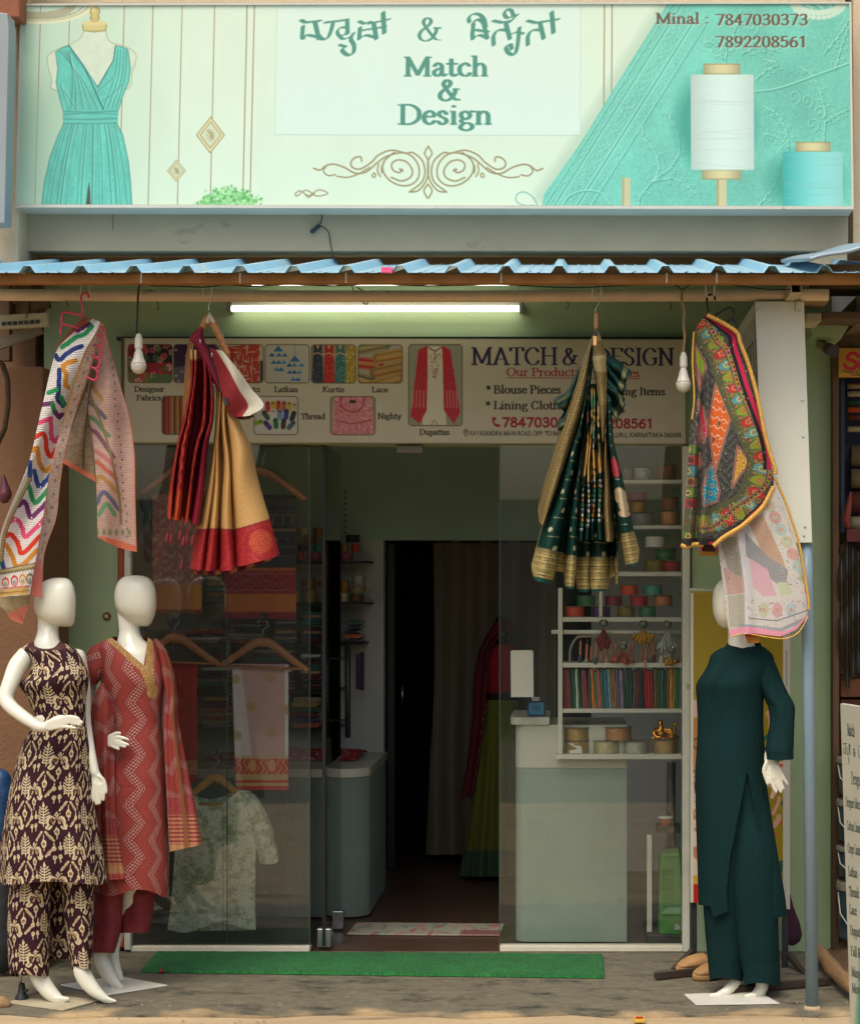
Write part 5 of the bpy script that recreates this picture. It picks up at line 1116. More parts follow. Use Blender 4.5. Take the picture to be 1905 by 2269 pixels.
cloth('flap', [(464, 770), (480, 820), (491, 868), (500, 900), (514, 924)], [(494, 778), (530, 822), (556, 860), (584, 897), (556, 921)], 70, 120, 6.99, lambda s, t, U, V:-.035*np.sin(s*2.6)+.02*np.sin(t*7+s*4), lambda s, t, U, V:mixc(mixc((138, 44, 50), (176, 92, 60), sstep(fbm(U/2, V/2, 2, 4), .5, .66)*.6), (196, 190, 168), sstep(s-.46-.12*np.sin(t*2.5), 0, .03)*sstep(1-t*.9+s*.2, .1, .2)), M_silk, s1)
cloth('flap_lining', [(498, 892), (502, 905), (512, 926), (540, 930)], [(560, 900), (566, 914), (570, 922), (580, 918)], 40, 30, 7.03, lambda s, t, U, V:.02*np.sin(s*12), lambda s, t, U, V:mixc((110, 22, 36), (206, 196, 170), (np.sin(s*15)>.5)*1.0), M_silk, s1)
cloth('hem_lining', [(424, 1258), (470, 1262), (530, 1256), (600, 1238)], [(424, 1272), (470, 1274), (530, 1266), (604, 1240)], 10, 120, 7.12, lambda s, t, U, V:.015*np.sin(t*30), lambda s, t, U, V:mixc((104, 22, 50), (190, 140, 70), (np.sin(t*34)>.2)*.8), M_silk, s1)
M_tas=mat('maroon_tassel', L(110, 26, 34), .8, .2, 90, .4, 300)
for(x0, y0, x1, y1, r)in((378, 1152, 372, 1180, 6), (386, 1152, 380, 1182, 5), (398, 1154, 400, 1176, 6), (408, 1158, 416, 1182, 5), (424, 1164, 408, 1188, 7), (434, 1164, 428, 1186, 6), (408, 1205, 404, 1240, 4)):
 b=MB();p0, p1=W(x0, y0, 7.0), W(x1, y1, 6.99);d=W(x1-3, y1+22, 6.985)
 b.tube([p0, p0.lerp(p1, .5)+Vector((.004, 0, 0)), p1], .0018, 6);b.limb([p1, p1.lerp(d, .25), p1.lerp(d, .8), d], [.003, px(r, 7)*.55, px(r, 7)*.75, px(r, 7)*.5], 8);b.build('tassel', M_tas, s1, True)
for(x, y)in((443, 753), (469, 783), (517, 893)):
 b=MB();c=W(x, y, 6.975);b.limb([c, c+Vector((.002, 0, -.012))], [.003, .002], 8);b.build('pin', M_chrome, s1, True)
b=MB();b.pprism([(494, 880), (502, 882), (506, 898), (497, 898)], 6.955, .02);b.build('clip', M_blackpl, s1)
ch=empty('clip_hanger', W(1321, 700, 7.06), 'wooden clip hanger seen end on holding the green saree', 'hanger', 'garment hangers in front of the shop')
b=MB();b.pbox(1317, 1324.5, 691, 728, 7.0, .30);b.build('bar', M_wood, ch, bevel=.003)
b=MB();b.tube([W(*q, 7.05)for q in sp([(1320, 692), (1319, 684), (1326, 672), (1328, 662), (1322, 656), (1316, 660)], 6)], .0022, 8);b.build('hook', M_chrome, ch, True)
b=MB();b.pbox(1314, 1321.5, 744, 765, 6.93, .02);b.build('clip_grip', mat('pale_wood', L(226, 176, 112), .5, .1, 9), ch, bevel=.002)
b=MB();b.pbox(1315, 1324, 732, 743.5, 6.935, .02);b.build('clip_spring', M_blackpl, ch, bevel=.002)
s2=empty('silk_saree', W(1320, 1000, 7.06), 'dark green saree with gold bands and flower print on a clip hanger', 'saree', 'sarees hung out in front of the shop')
GD=(14, 56, 48)
def zari(U, V, a=1.0, sx=1.0):
 q=U*.9+V*.32
 c=mixc((104, 86, 48), (150, 130, 82), .5+.5*np.sin(q*1.1));c=mixc(c, (70, 58, 34), (np.sin(q*.42)>.86)*.9);c=mixc(c, (206, 190, 140), ((np.sin(V*.9+2*np.sin(q*1.1))>.8)&(np.sin(q*.42)>.1))*.8);return c
def hemband(c, V, U, top, bot, edge_v):
 "gold hem: broad gold bands, thin dark rules, zigzag lines"
 y=(V-top)/(bot-top);k=(y*5)%1
 g=mixc((196, 176, 112), (172, 150, 92), .5+.5*np.sin(V*3));g=mixc(g, GD, (np.abs(k-.5)<.07)*.9);g=mixc(g, GD, (np.abs(k-.78-.07*np.sin(U*1.25))<.035)*.9);g=mixc(g, GD, (np.abs(k-.98)<.05)*.8)
 g=mixc(g, GD, (y<.07)*(np.sin(U*1.4)>0)*1.0)
 return mixc(mixc(c, g, ((y>0)&(y<1))*1.0), (24, 74, 68), (y>=1)*1.0)
def buds(c, S, V, ph):
 y=(V+ph)%42;row=np.floor((V+ph)/42);cx=.3+.4*(row%2)
 m=np.hypot((S-cx)*9.5, (y-14)/5.6);c=mixc(c, (206, 198, 160), ((m<1)&(np.sin((S-cx)*60)*np.sin(y*1.3)>-.45))*.95)
 c=mixc(c, (176, 166, 120), ((np.abs(y-30-(S-.5)*4)<.8)&(np.abs(S-.55)<.34))*.85);return c
flo=Cv(1275, 850, 1345, 1200, 2.0, GD)
for i in range(46):
 y=862+i*4.2;x=1286+rg.uniform(0, 50);c=[(206, 110, 120), (222, 196, 130), (214, 210, 180), (110, 176, 140), (196, 150, 80)][rg.integers(5)]if y<985 else(222, 182, 112)
 if y<1068:flo.line(sp([(x, y), (x+rg.uniform(-7, 7), y+8), (x+rg.uniform(-5, 5), y+18)], 5), rg.uniform(1.4, 4.6), c)
for x in(1291, 1304):flo.line([(x, 990), (x, 1050)], 6, (226, 186, 112));flo.line([(x-3, 1050), (x-2, 1068)], 2, (222, 190, 130))
flo.line([(1316, 1000), (1322, 1034)], 5, (222, 180, 100));flo.line([(1333, 990), (1332, 1030)], 6, (206, 160, 84))
for i, x in enumerate((1287, 1301, 1314, 1329)):
 y0=(1084, 1075, 1064, 1064)[i]
 for k in range(9):
  y=y0+k*11
  if k%4==0:flo.line([(x-4, y), (x+4, y)], 1.6, (206, 206, 214));flo.line([(x-4, y+4), (x+4, y+4)], .8, (150, 160, 160))
  else:
   flo.ell(x-2.5, y, 2.6, 4.4, [(222, 218, 196), (60, 140, 96), (222, 160, 70), (206, 200, 170), (176, 40, 60)][rg.integers(5)]);flo.ell(x+3, y+2, 2.4, 4, [(60, 140, 96), (226, 222, 206), (214, 150, 60)][rg.integers(3)])
def col_green(S, TT, U, V, I):
 c=np.empty(U.shape+(3, ));c[:]=GD
 c=np.where((I==0)[..., None], zari(U, V), c)
 b_=buds(c, S, V, 0);c=np.where(((I==1)|(I==2))[..., None], buds(c, S, V, 17), c)
 f=flo.sample(U, V)*255;c=np.where(((I>=3)&(I<=6))[..., None], f, c)
 c=np.where((I==7)[..., None], zari(U*1.5, V), c)
 tick=mixc(c, (190, 196, 180), ((np.abs((V%25)-12)<.7)&(np.abs(S-.5)<.22))*.8);tick=mixc(tick, (206, 70, 84), (np.hypot((S-.45)*2.2, (V-1036)/22)<1)*.9);tick=mixc(tick, (226, 200, 160), ((np.hypot((S-.5)*1.8, (V-1098)/18)<1)|(np.hypot((S-.7)*2.4, (V-1120)/14)<1)|(np.hypot((S-.6)*2.4, (V-1138)/8)<1))*.9)
 c=np.where((I==8)[..., None], tick, c)
 c=np.where((I==1)[..., None], hemband(c, V-(U-1190)*.22, U, 1212, 1279, 0), c);c=np.where((I==2)[..., None], hemband(c, V-(U-1255)*.1, U, 1229, 1299, 0), c);c=np.where((I==8)[..., None], hemband(c, V+(U-1390)*.18, U, 1180, 1251, 0), c)
 return c
def colp(x0, x1, y0, y1, w0, w1):return([(x0, y0), ((x0+x1)/2, (y0+y1)/2), (x1, y1)], [(x0+w0, y0), ((x0+x1)/2+(w0+w1)/2, (y0+y1)/2), (x1+w1, y1)])
folds('pleats', [([(1317, 733), (1290, 792), (1256, 900), (1232, 980), (1212, 1070), (1191, 1156)], [(1313, 752), (1307, 800), (1298, 890), (1270, 980), (1246, 1060), (1208, 1168)], .03), ([(1309, 770), (1300, 850), (1288, 930), (1264, 1000), (1236, 1100), (1200, 1190), (1176, 1284)], [(1313, 770), (1305, 850), (1296, 930), (1284, 1000), (1264, 1100), (1248, 1190), (1228, 1299)], .045), ([(1313, 780), (1305, 860), (1297, 940), (1285, 1000), (1268, 1100), (1256, 1190), (1248, 1302)], [(1316, 780), (1309, 860), (1300, 940), (1287, 1000), (1283, 1100), (1281, 1190), (1273, 1307)], .03), (*colp(1304, 1281, 850, 1198, 4, 13), .02), (*colp(1309, 1295, 850, 1197, 5, 12), .02), (*colp(1315, 1309, 850, 1197, 5, 10), .02), (*colp(1321, 1320, 850, 1196, 6, 15), .02), ([(1336, 960), (1337, 1060), (1338, 1200)], [(1341, 960), (1353, 1060), (1361, 1201)], .01), ([(1342, 880), (1347, 960), (1350, 1010), (1359, 1100), (1371, 1190), (1381, 1258)], [(1352, 890), (1360, 960), (1368, 1010), (1386, 1100), (1404, 1190), (1415, 1251)], .045)], 34, 460, 7.02, .13, col_green, M_silk, s2, 34)
def col_low(S, TT, U, V, I):
 c=np.empty(U.shape+(3, ));c[:]=(12, 46, 40);c=buds(c, S, V, 4);return hemband(c, V, U, 1234, 1306, 0)
folds('under_pleats', [([(1279, 1060), (1277, 1200), (1276, 1312)], [(1312, 1060), (1312, 1200), (1308, 1313)], .0), ([(1310, 1060), (1308, 1200), (1304, 1312)], [(1350, 1060), (1352, 1200), (1349, 1309)], .03), ([(1352, 1060), (1360, 1200), (1361, 1296)], [(1362, 1060), (1368, 1200), (1369, 1292)], .02)], 30, 260, 7.12, .09, col_low, M_silk, s2, 26)
cloth('turned_border', [(1318, 733), (1313, 764), (1311, 800), (1318, 840), (1325, 900), (1333, 976)], [(1326, 733), (1336, 764), (1342, 796), (1343, 850), (1344, 900), (1338, 980)], 40, 260, 6.985, lambda s, t, U, V:-.03*np.sin(s*3.1)+.03*t+.012*np.abs(np.sin(t*8)), lambda s, t, U, V:mixc(mixc(zari(U*1.4, V), (206, 194, 146), ((np.sin(t*17+.6)>.1)&(t<.62))*.55), GD, (s<.1)*1.0), M_silk, s2)
fan=[]
for(x0, y0, x1, y1, w)in((1343, 784, 1398, 820, 34), (1343, 806, 1386, 858, 26), (1343, 826, 1384, 884, 22), (1344, 846, 1386, 896, 20), (1345, 866, 1372, 922, 22)):
 fan.append(([(x0, y0), ((x0+x1)/2, (y0+y1)/2-3), (x1, y1)], [(x0, y0+w*.8), ((x0+x1)/2-3, (y0+y1)/2+w*.75), (x1-w*.35, y1+w*.8)], .03))
folds('fan_folds', fan, 20, 60, 7.03, .04, lambda S, TT, U, V, I:hemband(np.broadcast_to(np.array((22, 62, 56.)), U.shape+(3, )), 1180+TT*74, V*1.2, 1226, 1249, 0)if 0 else mixc(np.broadcast_to(np.array((22, 62, 56.)), U.shape+(3, )), (186, 168, 112), ((TT>.72)&(TT<.9)&(np.sin(TT*80+2*np.sin(S*30))>-.3))*.75), M_silk, s2)
folds('fan_folds', [([(1284, 800), (1258, 860), (1224, 886)], [(1280, 830), (1262, 880), (1236, 902)], .02), ([(1276, 850), (1256, 880), (1232, 898)], [(1276, 876), (1258, 906), (1248, 912)], .02), ([(1262, 900), (1250, 920), (1232, 940)], [(1256, 930), (1246, 950), (1236, 956)], .02)], 16, 40, 7.07, .03, lambda S, TT, U, V, I:mixc(np.broadcast_to(np.array((20, 58, 54.)), U.shape+(3, )), (120, 104, 60), ((np.abs(S-.55)<.14)&(TT>.5)&(TT<.9))*.7), M_silk, s2)
bh=empty('black_hanger', W(1572, 680, 7.04), 'black plastic hanger under the right end of the awning', 'hanger', 'garment hangers in front of the shop')
b=MB()
for p in([(1584, 665), (1582, 656), (1574, 652), (1567, 658), (1566, 672), (1570, 698)], [(1580, 700), (1612, 682), (1622, 684), (1627, 694), (1624, 704), (1612, 712)], [(1622, 706), (1630, 716), (1628, 728)], [(1570, 698), (1582, 702), (1612, 716)]):
 b.tube([W(*q, 7.05)for q in sp(p, 6)], .0045, 8)
b.build('hanger_frame', M_blackpl, bh, True)
d2=empty('printed_dupatta', W(1620, 980, 7.03), 'multicolour patchwork dupatta with gold lace edge on the black hanger', 'dupatta', 'dupattas hung out in front of the shop')
cv=Cv(1495, 685, 1730, 1240, 1.6, (52, 50, 48))
X, Y=np.meshgrid(cv.xs, cv.ys)
gr=sstep(np.sin(X*1.9+3*np.sin(Y*.7))*np.sin(Y*1.7+3*np.sin(X*.8)), .2, .5);cv.a[:]=mixc((56, 56, 54), (160, 166, 150), gr*.8)/255
def patch(pts, c, c2, kind=0):
 def f(X, Y):
  w=fbm(X/3, Y/1.6, 2, 3)
  base=mixc(c, c2, sstep(w, .45, .62)*.6)
  if kind==1:
   z=np.abs(((X+Y*.35)%17)-8.5);m=np.abs(((Y-X*.3)%20)-10-(z-4)*.9)<1.4;base=mixc(base, (246, 214, 190), m*.9);d=(np.abs(((X+Y*.35)%34)-17)/5+np.abs(((Y-X*.3)%40)-20)/9)<.8;base=mixc(base, (66, 104, 84), d*.9)
  if kind==2:
   d=np.hypot(((X+Y*.2)%15)-7.5, ((Y-X*.3)%18)-9);base=mixc(base, (206, 60, 60), (d<2.4)*.8);base=mixc(base, (240, 230, 150), (np.abs(d-4.4)<.8)*.7)
  return base
 cv.poly(pts, f);cv.line(pts+pts[:1], 2.6, (204, 150, 130), .9);cv.line(pts+pts[:1], .8, (110, 60, 56), .8)
q7=lambda*p:[(1490+x/4.248, 650+y/4.248)for x, y in p]
q8=lambda*p:[(1490+x/4.248, 1040+y/4.248)for x, y in p]
patch(q7((205, 470), (300, 640), (310, 720), (270, 790), (215, 650)), (150, 184, 50), (120, 150, 40), 0);patch(q7((205, 700), (270, 830), (262, 900)), (214, 50, 92), (190, 40, 80))
patch(q7((410, 840), (545, 1180), (400, 1680), (330, 1230)), (232, 112, 48), (214, 80, 40), 1);patch(q7((240, 1000), (290, 1090), (330, 1310), (285, 1400), (250, 1100)), (214, 40, 84), (186, 34, 70), 0)
patch(q7((610, 1440), (735, 1600), (640, 1700), (560, 1830)), (222, 170, 70), (200, 140, 50), 2);patch(q8((370, -60), (440, 200), (420, 300), (300, 345), (275, 200), (330, 0)), (40, 160, 190), (60, 130, 170), 2);patch(q7((235, 1230), (268, 1330), (240, 1440)), (60, 170, 180), (50, 140, 160), 2)
patch(q7((250, 1500), (275, 1600), (230, 1660)), (226, 110, 90), (200, 80, 80), 2)
for k in range(9):cv.rect(1508, 985+k*24, 1546, 1006+k*24, [(110, 150, 60), (190, 60, 56), (80, 160, 164), (170, 140, 80)][k%4], .85, 6);cv.ell(1524+6*(k%2), 996+k*24, 7, 7, [(226, 190, 110), (110, 40, 44)][k%2], .9);cv.ell(1524+6*(k%2), 996+k*24, 3, 3, (70, 60, 50))
bord=sp(q7((250, 260), (330, 390), (440, 560), (500, 700), (560, 870), (620, 1010), (690, 1190), (760, 1360), (830, 1560))+q8((800, 60), (770, 200), (680, 330), (560, 400), (420, 470), (300, 490), (180, 480)), 24)
cv.line(bord-[4, 0], 27, (96, 100, 70));
seg=np.hypot(*np.diff(bord, axis=0).T);cum=np.concatenate([[0], np.cumsum(seg)])
for i in range(1500):
 j=rg.integers(len(bord)-1);x, y=bord[j]+rg.uniform(-24, 20, 2)*[1, .5];cv.ell(x, y, rg.uniform(.8, 2.2), rg.uniform(.8, 2.2), [(130, 150, 70), (196, 120, 80), (90, 130, 120), (176, 160, 110), (150, 60, 56)][rg.integers(5)], .85)
MC=[((206, 60, 56), (240, 170, 120)), ((100, 170, 170), (240, 220, 120)), ((150, 180, 60), (226, 120, 70))]
for k in range(int(cum[-1]/27)):
 p=np.array([np.interp(k*27+6, cum, bord[:, 0]), np.interp(k*27+6, cum, bord[:, 1])]);d=np.array([np.interp(k*27+10, cum, bord[:, 0]), np.interp(k*27+10, cum, bord[:, 1])])-p;n=np.array([-d[1], d[0]])/(np.hypot(*d)+1e-6);a=math.atan2(d[1], d[0]);c, c2=MC[k%3]
 o=p-n*6;t_=d/(np.hypot(*d)+1e-6);cv.poly([o+n*20-t_*5, o+n*20+t_*5, o+n*4+t_*11, o-n*14+t_*9, o-n*21, o-n*14-t_*9, o+n*4-t_*11], c, clip=lambda X, Y:.8+.2*(np.sin(Y*2.2+X)>-.2));cv.ell(*o, 6.5, 10, c2, .75, ang=a);cv.ell(*o, 4, 6.5, c, .8, ang=a);cv.ell(*o, 2.6, 3.6, (170, 70, 56), ang=a);cv.ell(*o, 1.2, 1.2, (250, 240, 220))
 w=p-n*16+t_*13.5;cv.ell(*w, 5, 7.5, (214, 140, 100), ang=a);cv.ell(*w, 3.2, 5.2, (44, 44, 40), ang=a);cv.ell(*w, 1.8, 2.6, (150, 170, 90));cv.line([p+n*12+t_*13.5, p-n*6+t_*13.5], 1.6, (140, 160, 70));cv.ell(*(p+n*8+t_*13.5), 2.4, 3, (206, 120, 90))
out=sp(q7((320, 215), (350, 340), (420, 470), (490, 530), (560, 700), (600, 860), (690, 1050), (760, 1190), (850, 1380), (880, 1460))+q8((900, 60), (830, 190), (690, 300), (560, 390), (420, 520), (340, 560), (250, 560)), 20)
for k in range(0, len(out)-1, 5):
 p=out[k];cv.ell(*(p+[3, -2]), 6.4, 6.4, [(176, 150, 70), (206, 110, 110), (150, 170, 80), (190, 130, 80)][(k//5)%4]);cv.ell(*(p+[4, -2]), 2.4, 2.4, (90, 50, 50))
cv.line(out-[3, 0], 1.6, (60, 52, 54));cv.line(out-[3, 0], .5, (190, 160, 150))
edg=sp(q7((330, 200), (440, 290), (570, 390), (590, 500), (640, 660), (700, 860), (770, 1060), (850, 1280), (900, 1480), (910, 1640)), 20)
cv.line(edg-[9, 0], 5, (44, 42, 44));cv.line(edg-[1, 0], 4.6, (222, 48, 92))
for i in range(170):
 x, y=rg.uniform(1500, 1725), rg.uniform(700, 1215);cv.ell(x, y, 1.1, 1.1, (240, 240, 236))
def col_pw(s, t, U, V):
 c=cv.sample(U, V)*255;hemv=np.interp(U, [1505, 1560, 1585, 1640, 1690, 1716], [1203, 1203, 1206, 1166, 1118, 1076]);h=V-hemv
 c=mixc(c, (44, 42, 44), sstep(h, -11, -9));c=mixc(c, (206, 44, 84), sstep(h, -5, -4)*(U>1570));return c*(1+.10*np.sin(V*1.3+2*np.sin(U*.2))*(.3+fbm(U/8, V/3, 2, 2)))[..., None]
fold_pw=lambda s, t, U, V:.035*np.cos(np.clip(s*3.4, 0, 1)*4*math.pi)*sstep(t, .2, .7)-.03*np.sin(s*3)+.025*np.sin(t*6+s*2)
o_pw=cloth('front_panel', [(1562, 698), (1538, 738), (1537, 800), (1540, 870), (1529, 950), (1523, 1050), (1517, 1130), (1510, 1206)], [(1568, 697), (1632, 738), (1652, 800), (1672, 870), (1688, 950), (1702, 1004), (1713, 1050), (1713, 1078)], 210, 480, 6.99, fold_pw, col_pw, M_cloth, d2, warp=lambda s, t:(0*s, t**4*(np.interp(s, [0, .12, .25, .37, .5, .65, .8, .92, 1], [0, 18, 33, 48, 45, 45, 37, 24, 0]))))
def lace(name, pts, r, Y, parent, m=None):
 q=sp(pts, 14);L_=np.concatenate([[0], np.cumsum(np.hypot(*np.diff(q, axis=0).T))]);n=int(L_[-1]/1.6);u=np.interp(np.linspace(0, L_[-1], n), L_, q[:, 0]);v=np.interp(np.linspace(0, L_[-1], n), L_, q[:, 1])
 rr=[px(r, Y)*(.66+.26*abs(math.sin(i*.9)))for i in range(n)]
 return MB().tube([W(a, b_, Y)for a, b_ in zip(u, v)], rr, 8).build(name, m or M_goldlace, parent, True)
lace('lace_trim', [(1566, 697), (1600, 714), (1632, 736), (1640, 760), (1656, 802), (1676, 872), (1692, 952), (1706, 1006), (1718, 1042), (1716, 1050)], 6, 6.965, d2);lace('lace_trim', [(1714, 1078), (1690, 1122), (1664, 1148), (1640, 1168), (1604, 1190), (1580, 1210)], 6.5, 6.975, d2);lace('lace_trim', [(1508, 1208), (1522, 1212), (1536, 1206), (1558, 1207)], 6, 6.98, d2);lace('lace_trim', [(1537, 735), (1534, 800), (1538, 880), (1533, 930)], 3, 7.0, d2)
cloth('inner_fold', [(1546, 1206), (1548, 1220), (1550, 1232)], [(1592, 1206), (1592, 1222), (1588, 1232)], 30, 20, 7.06, lambda s, t, U, V:-.04*np.sin(s*3.1)+.04, lambda s, t, U, V:mixc(mixc((70, 44, 40), (206, 110, 130), ((s<.15)|(s>.85))*1.0), (180, 130, 56), sstep(t, .5, .6)), M_cloth, d2)
rv=Cv(1580, 1040, 1800, 1430, 1.5, (208, 204, 196))
keep, cv=cv, rv
for pts, c in(([(1655, 1150), (1690, 1140), (1735, 1240), (1740, 1260), (1700, 1250)], (176, 126, 88)), ([(1650, 1180), (1700, 1232), (1745, 1262), (1742, 1310), (1690, 1270), (1652, 1230)], (112, 112, 114)), ([(1660, 1236), (1700, 1262), (1720, 1320), (1690, 1322), (1668, 1300)], (208, 142, 158)), ([(1722, 1290), (1748, 1290), (1756, 1316), (1730, 1320)], (176, 190, 140)), ([(1592, 1190), (1640, 1190), (1650, 1300), (1612, 1260)], (120, 112, 96)), ([(1602, 1258), (1648, 1282), (1654, 1314), (1612, 1318)], (178, 122, 106)), ([(1612, 1320), (1655, 1316), (1660, 1390), (1616, 1390)], (150, 148, 124))):rv.poly(pts, tuple(np.array(c)*.7+66))
for i, (x, y)in enumerate([(1700+k*13, 1120+k*27)for k in range(8)]):rv.ell(x+4, y, 15, 12, [(180, 186, 150), (206, 150, 146), (160, 190, 186)][i%3], .9, ang=.9);rv.ell(x+4, y, 6, 5, [(206, 150, 130), (190, 196, 160)][i%2], .9)
for i, x in enumerate((1692, 1722, 1752)):rv.ell(x, 1352, 11, 17, [(180, 190, 150), (206, 150, 150), (170, 196, 196)][i], .9);rv.ell(x, 1352, 4, 5, (206, 130, 110), .8)
rv.poly([(1634, 1180), (1648, 1180), (1664, 1330), (1664, 1410), (1650, 1410), (1650, 1310)], (214, 212, 216), .9)
for i in range(900):
 x, y=rg.uniform(1588, 1792), rg.uniform(1080, 1396)
 if x>1668+(y-1120)*.42 or y>1325 or x<1650:rv.ell(x, y, rg.uniform(1, 3.2), rg.uniform(.8, 2), [(176, 190, 140), (214, 150, 150), (150, 186, 190), (206, 176, 140), (120, 120, 120), (206, 160, 190)][rg.integers(6)], .7)
rv.line([(1660, 1370), (1720, 1376), (1790, 1352)], 1, (96, 96, 104));rv.line([(1640, 1386), (1730, 1396), (1796, 1366)], 4, (140, 150, 160), .8);rv.line(sp([(1606, 1404), (1660, 1396), (1735, 1406), (1770, 1390), (1792, 1366)], 5), 7, (240, 150, 172))
cv=keep
def col_rv(s, t, U, V):
 c=rv.sample(U, V)*255;n=fbm(U/2.2, V/1.2, 2, 4);net=((U*.9+V*.12)%6<1.1)|((V-U*.05)%5<.9);c=mixc(c, (214, 212, 206), net*.35);return mixc(c*1.06+6, (110, 108, 110), sstep(n, .62, .72)*.4)
cloth('reverse_panel', [(1588, 1176), (1594, 1240), (1602, 1300), (1609, 1360), (1616, 1408)], [(1714, 1062), (1742, 1140), (1768, 1220), (1788, 1310), (1789, 1366)], 150, 330, 7.02, lambda s, t, U, V:.06*(1-t)**2-.03*np.exp(-((s-.32+.1*t)/.09)**2)+.02*np.sin(s*4+t*2), col_rv, M_net, d2, warp=lambda s, t:(-12*np.sin(s*3.14)*0, t**5*np.interp(s, [0, .3, .65, .85, 1], [0, 8, 30, 24, 0])))
lace('lace_trim', [(1716, 1058), (1740, 1112), (1756, 1160), (1770, 1204), (1782, 1270), (1791, 1330), (1792, 1352)], 3.6, 7.0, d2);lace('lace_trim', [(1616, 1412), (1650, 1404), (1700, 1412), (1740, 1415), (1770, 1400), (1790, 1366)], 1.8, 7.005, d2)
cloth('corner_tab', [(1648, 1402), (1652, 1414), (1656, 1426)], [(1680, 1400), (1682, 1414), (1681, 1425)], 20, 20, 7.03, lambda s, t, U, V:0*s, lambda s, t, U, V:mixc((190, 30, 40), mixc((190, 130, 50), (130, 84, 30), (np.sin(V*2)>0)*.6), sstep(t, .3, .4)), M_cloth, d2)
# ------------------------------------------------------------------ mannequins
M_skin=mat('mannequin_plastic', L(222, 222, 204), .32, .025, 6, coat=.15, dark=L(214, 206, 180), dscale=6, damt=-.03)
M_kurta=vmat('printed_rayon', .8, .25, 800, .0, k=.95)
M_kurta2=vmat('slub_silk', .65, .3, 800, .0, k=.95, spec=.25)
M_teal=mat('dark_green_cotton', L(16, 44, 44), .9, .2, 5, .55, 26, spec=.12, stretch=(1.2, 1.2, .4))
M_plate_w=mat('white_plate', L(214, 212, 200), .4, .05, 9, dark=L(186, 180, 160), dscale=10, damt=-.02)
def rings(rows, n, nv, fold=None, den=.5):
 "rows: (v, left u, right u, depth radius, Y centre, front drop); smooth closed rings"
 R=np.array([list(r)+[0]*(6-len(r))for r in rows], float)
 R=sp(R, 10);t=np.linspace(0, len(R)-1, nv);i=np.clip(t.astype(int), 0, len(R)-2);f=(t-i)[:, None];R=R[i]*(1-f)+R[i+1]*f
 q=np.arange(n)/n;th=(np.where(q<den, q/den*np.pi, np.pi+(q-den)/(1-den)*np.pi))[None, :]
 v, l, r, b, y, dv=[R[:, k:k+1]for k in range(6)]
 a=(r-l)/2;c=(r+l)/2;sn, cs=np.sin(th), np.cos(th)
 ex=np.sign(cs)*np.abs(cs)**.88;ey=np.sign(sn)*np.abs(sn)**.88
 k=1.0
 tt=np.linspace(0, 1, nv)[:, None]
 kk=fold(tt, th)if fold else 0
 U=c+a*ex*(1+kk*.0);Y=y-b*ey*(1+kk*2.0);V=v+dv*np.maximum(0, sn)+0*th
 return U, V, Y, a, c, th+0*v, tt+0*th
def closed(mb, rows, n=28, nv=40, sc=1.0, off=0.0):
 U, V, Y, a, c, th, tt=rings(rows, n, nv)
 yc=Y.mean(1, keepdims=True)
 P=WA(c+(U-c)*sc, V, yc+(Y-yc)*sc+off).reshape(-1, 3)
 fs=[(i*n+k, i*n+(k+1)%n, (i+1)*n+(k+1)%n, (i+1)*n+k)for i in range(nv-1)for k in range(n)]
 fs+=[tuple(range(n))[::-1], tuple(range((nv-1)*n, nv*n))]
 mb.add(P, fs)
def shell(name, rows, n, nv, colf, m, parent, fold=None, edit=None, scale=1.0):
 U, V, Y, a, c, th, tt=rings(rows, n, nv, fold, .8 if colf else.5)
 if edit:U, V, Y=edit(U, V, Y, th, tt)
 ang=np.pi/2-th;ang=(ang+np.pi)%(2*np.pi)-np.pi
 X=a*ang
 front=np.sin(th)>-.05
 colr=None if colf is None else np.broadcast_to(colf(X+c*.0, V, U, th, tt, front), U.shape+(3, ))/255.0
 return gridmesh(name, WA(U, V, Y), colr, m, parent, True, wrap=True)
def limbp(mb, pts, flat=None, n=16):
 "pts: (u, v, r in pixels, Y)"
 q=sp(pts, 5);mb.limb([W(a, b, d)for a, b, r, d in q], [px(r, d)for a, b, r, d in q], n, flat)
def finger(mb, pts, r, Y, dY=0.0):
 n=len(pts);q=sp([(a, b, Y+dY*i/(n-1))for i, (a, b)in enumerate(pts)], 4);rr=np.interp(np.linspace(0, 1, len(q)), [0, .45, .55, 1], [r*1.1, r*1.0, r*.97, r*.74])
 mb.limb([W(*k)for k in q], [px(x, Y)for x in rr], 10)
def plate(name, pts, z, th, m, parent, lab=None):
 P=[W(u, v, gy(v, z))for u, v in pts]
 return MB().flatprism([(p.x, p.y)for p in P], z-th, z).build(name, m, parent, bevel=.002)
def head(mb, rows, Y, n=32):
 closed(mb, [(v, l, r, px((r-l)/2, Y)*1.02, Y)for v, l, r in rows], n, 44)
m1=empty('mannequin', W(130, 2230, 7.0), 'white mannequin hand on hip in maroon and beige block print kurta set', 'mannequin', 'dressed mannequins on the porch')
YB1=7.04
K1r=[(1421, 80, 129, .045, YB1, 16), (1424, 70, 137, .055, YB1, 14), (1429, 56, 152, .068, YB1, 9), (1437, 48, 166, .078, YB1, 4), (1450, 58, 176, .088, YB1), (1472, 68, 188, .095, YB1), (1496, 62, 197, .108, YB1-.01), (1518, 42, 196, .11, YB1-.01), (1540, 55, 192, .098, YB1), (1566, 68, 190, .088, YB1), (1592, 76, 190, .084, YB1), (1622, 63, 193, .09, YB1), (1655, 48, 197, .10, YB1), (1700, 34, 201, .108, YB1), (1760, 20, 206, .118, YB1), (1830, 9, 217, .13, YB1), (1900, 1, 230, .145, YB1), (1950, -3, 236, .152, YB1)]
mb=MB()
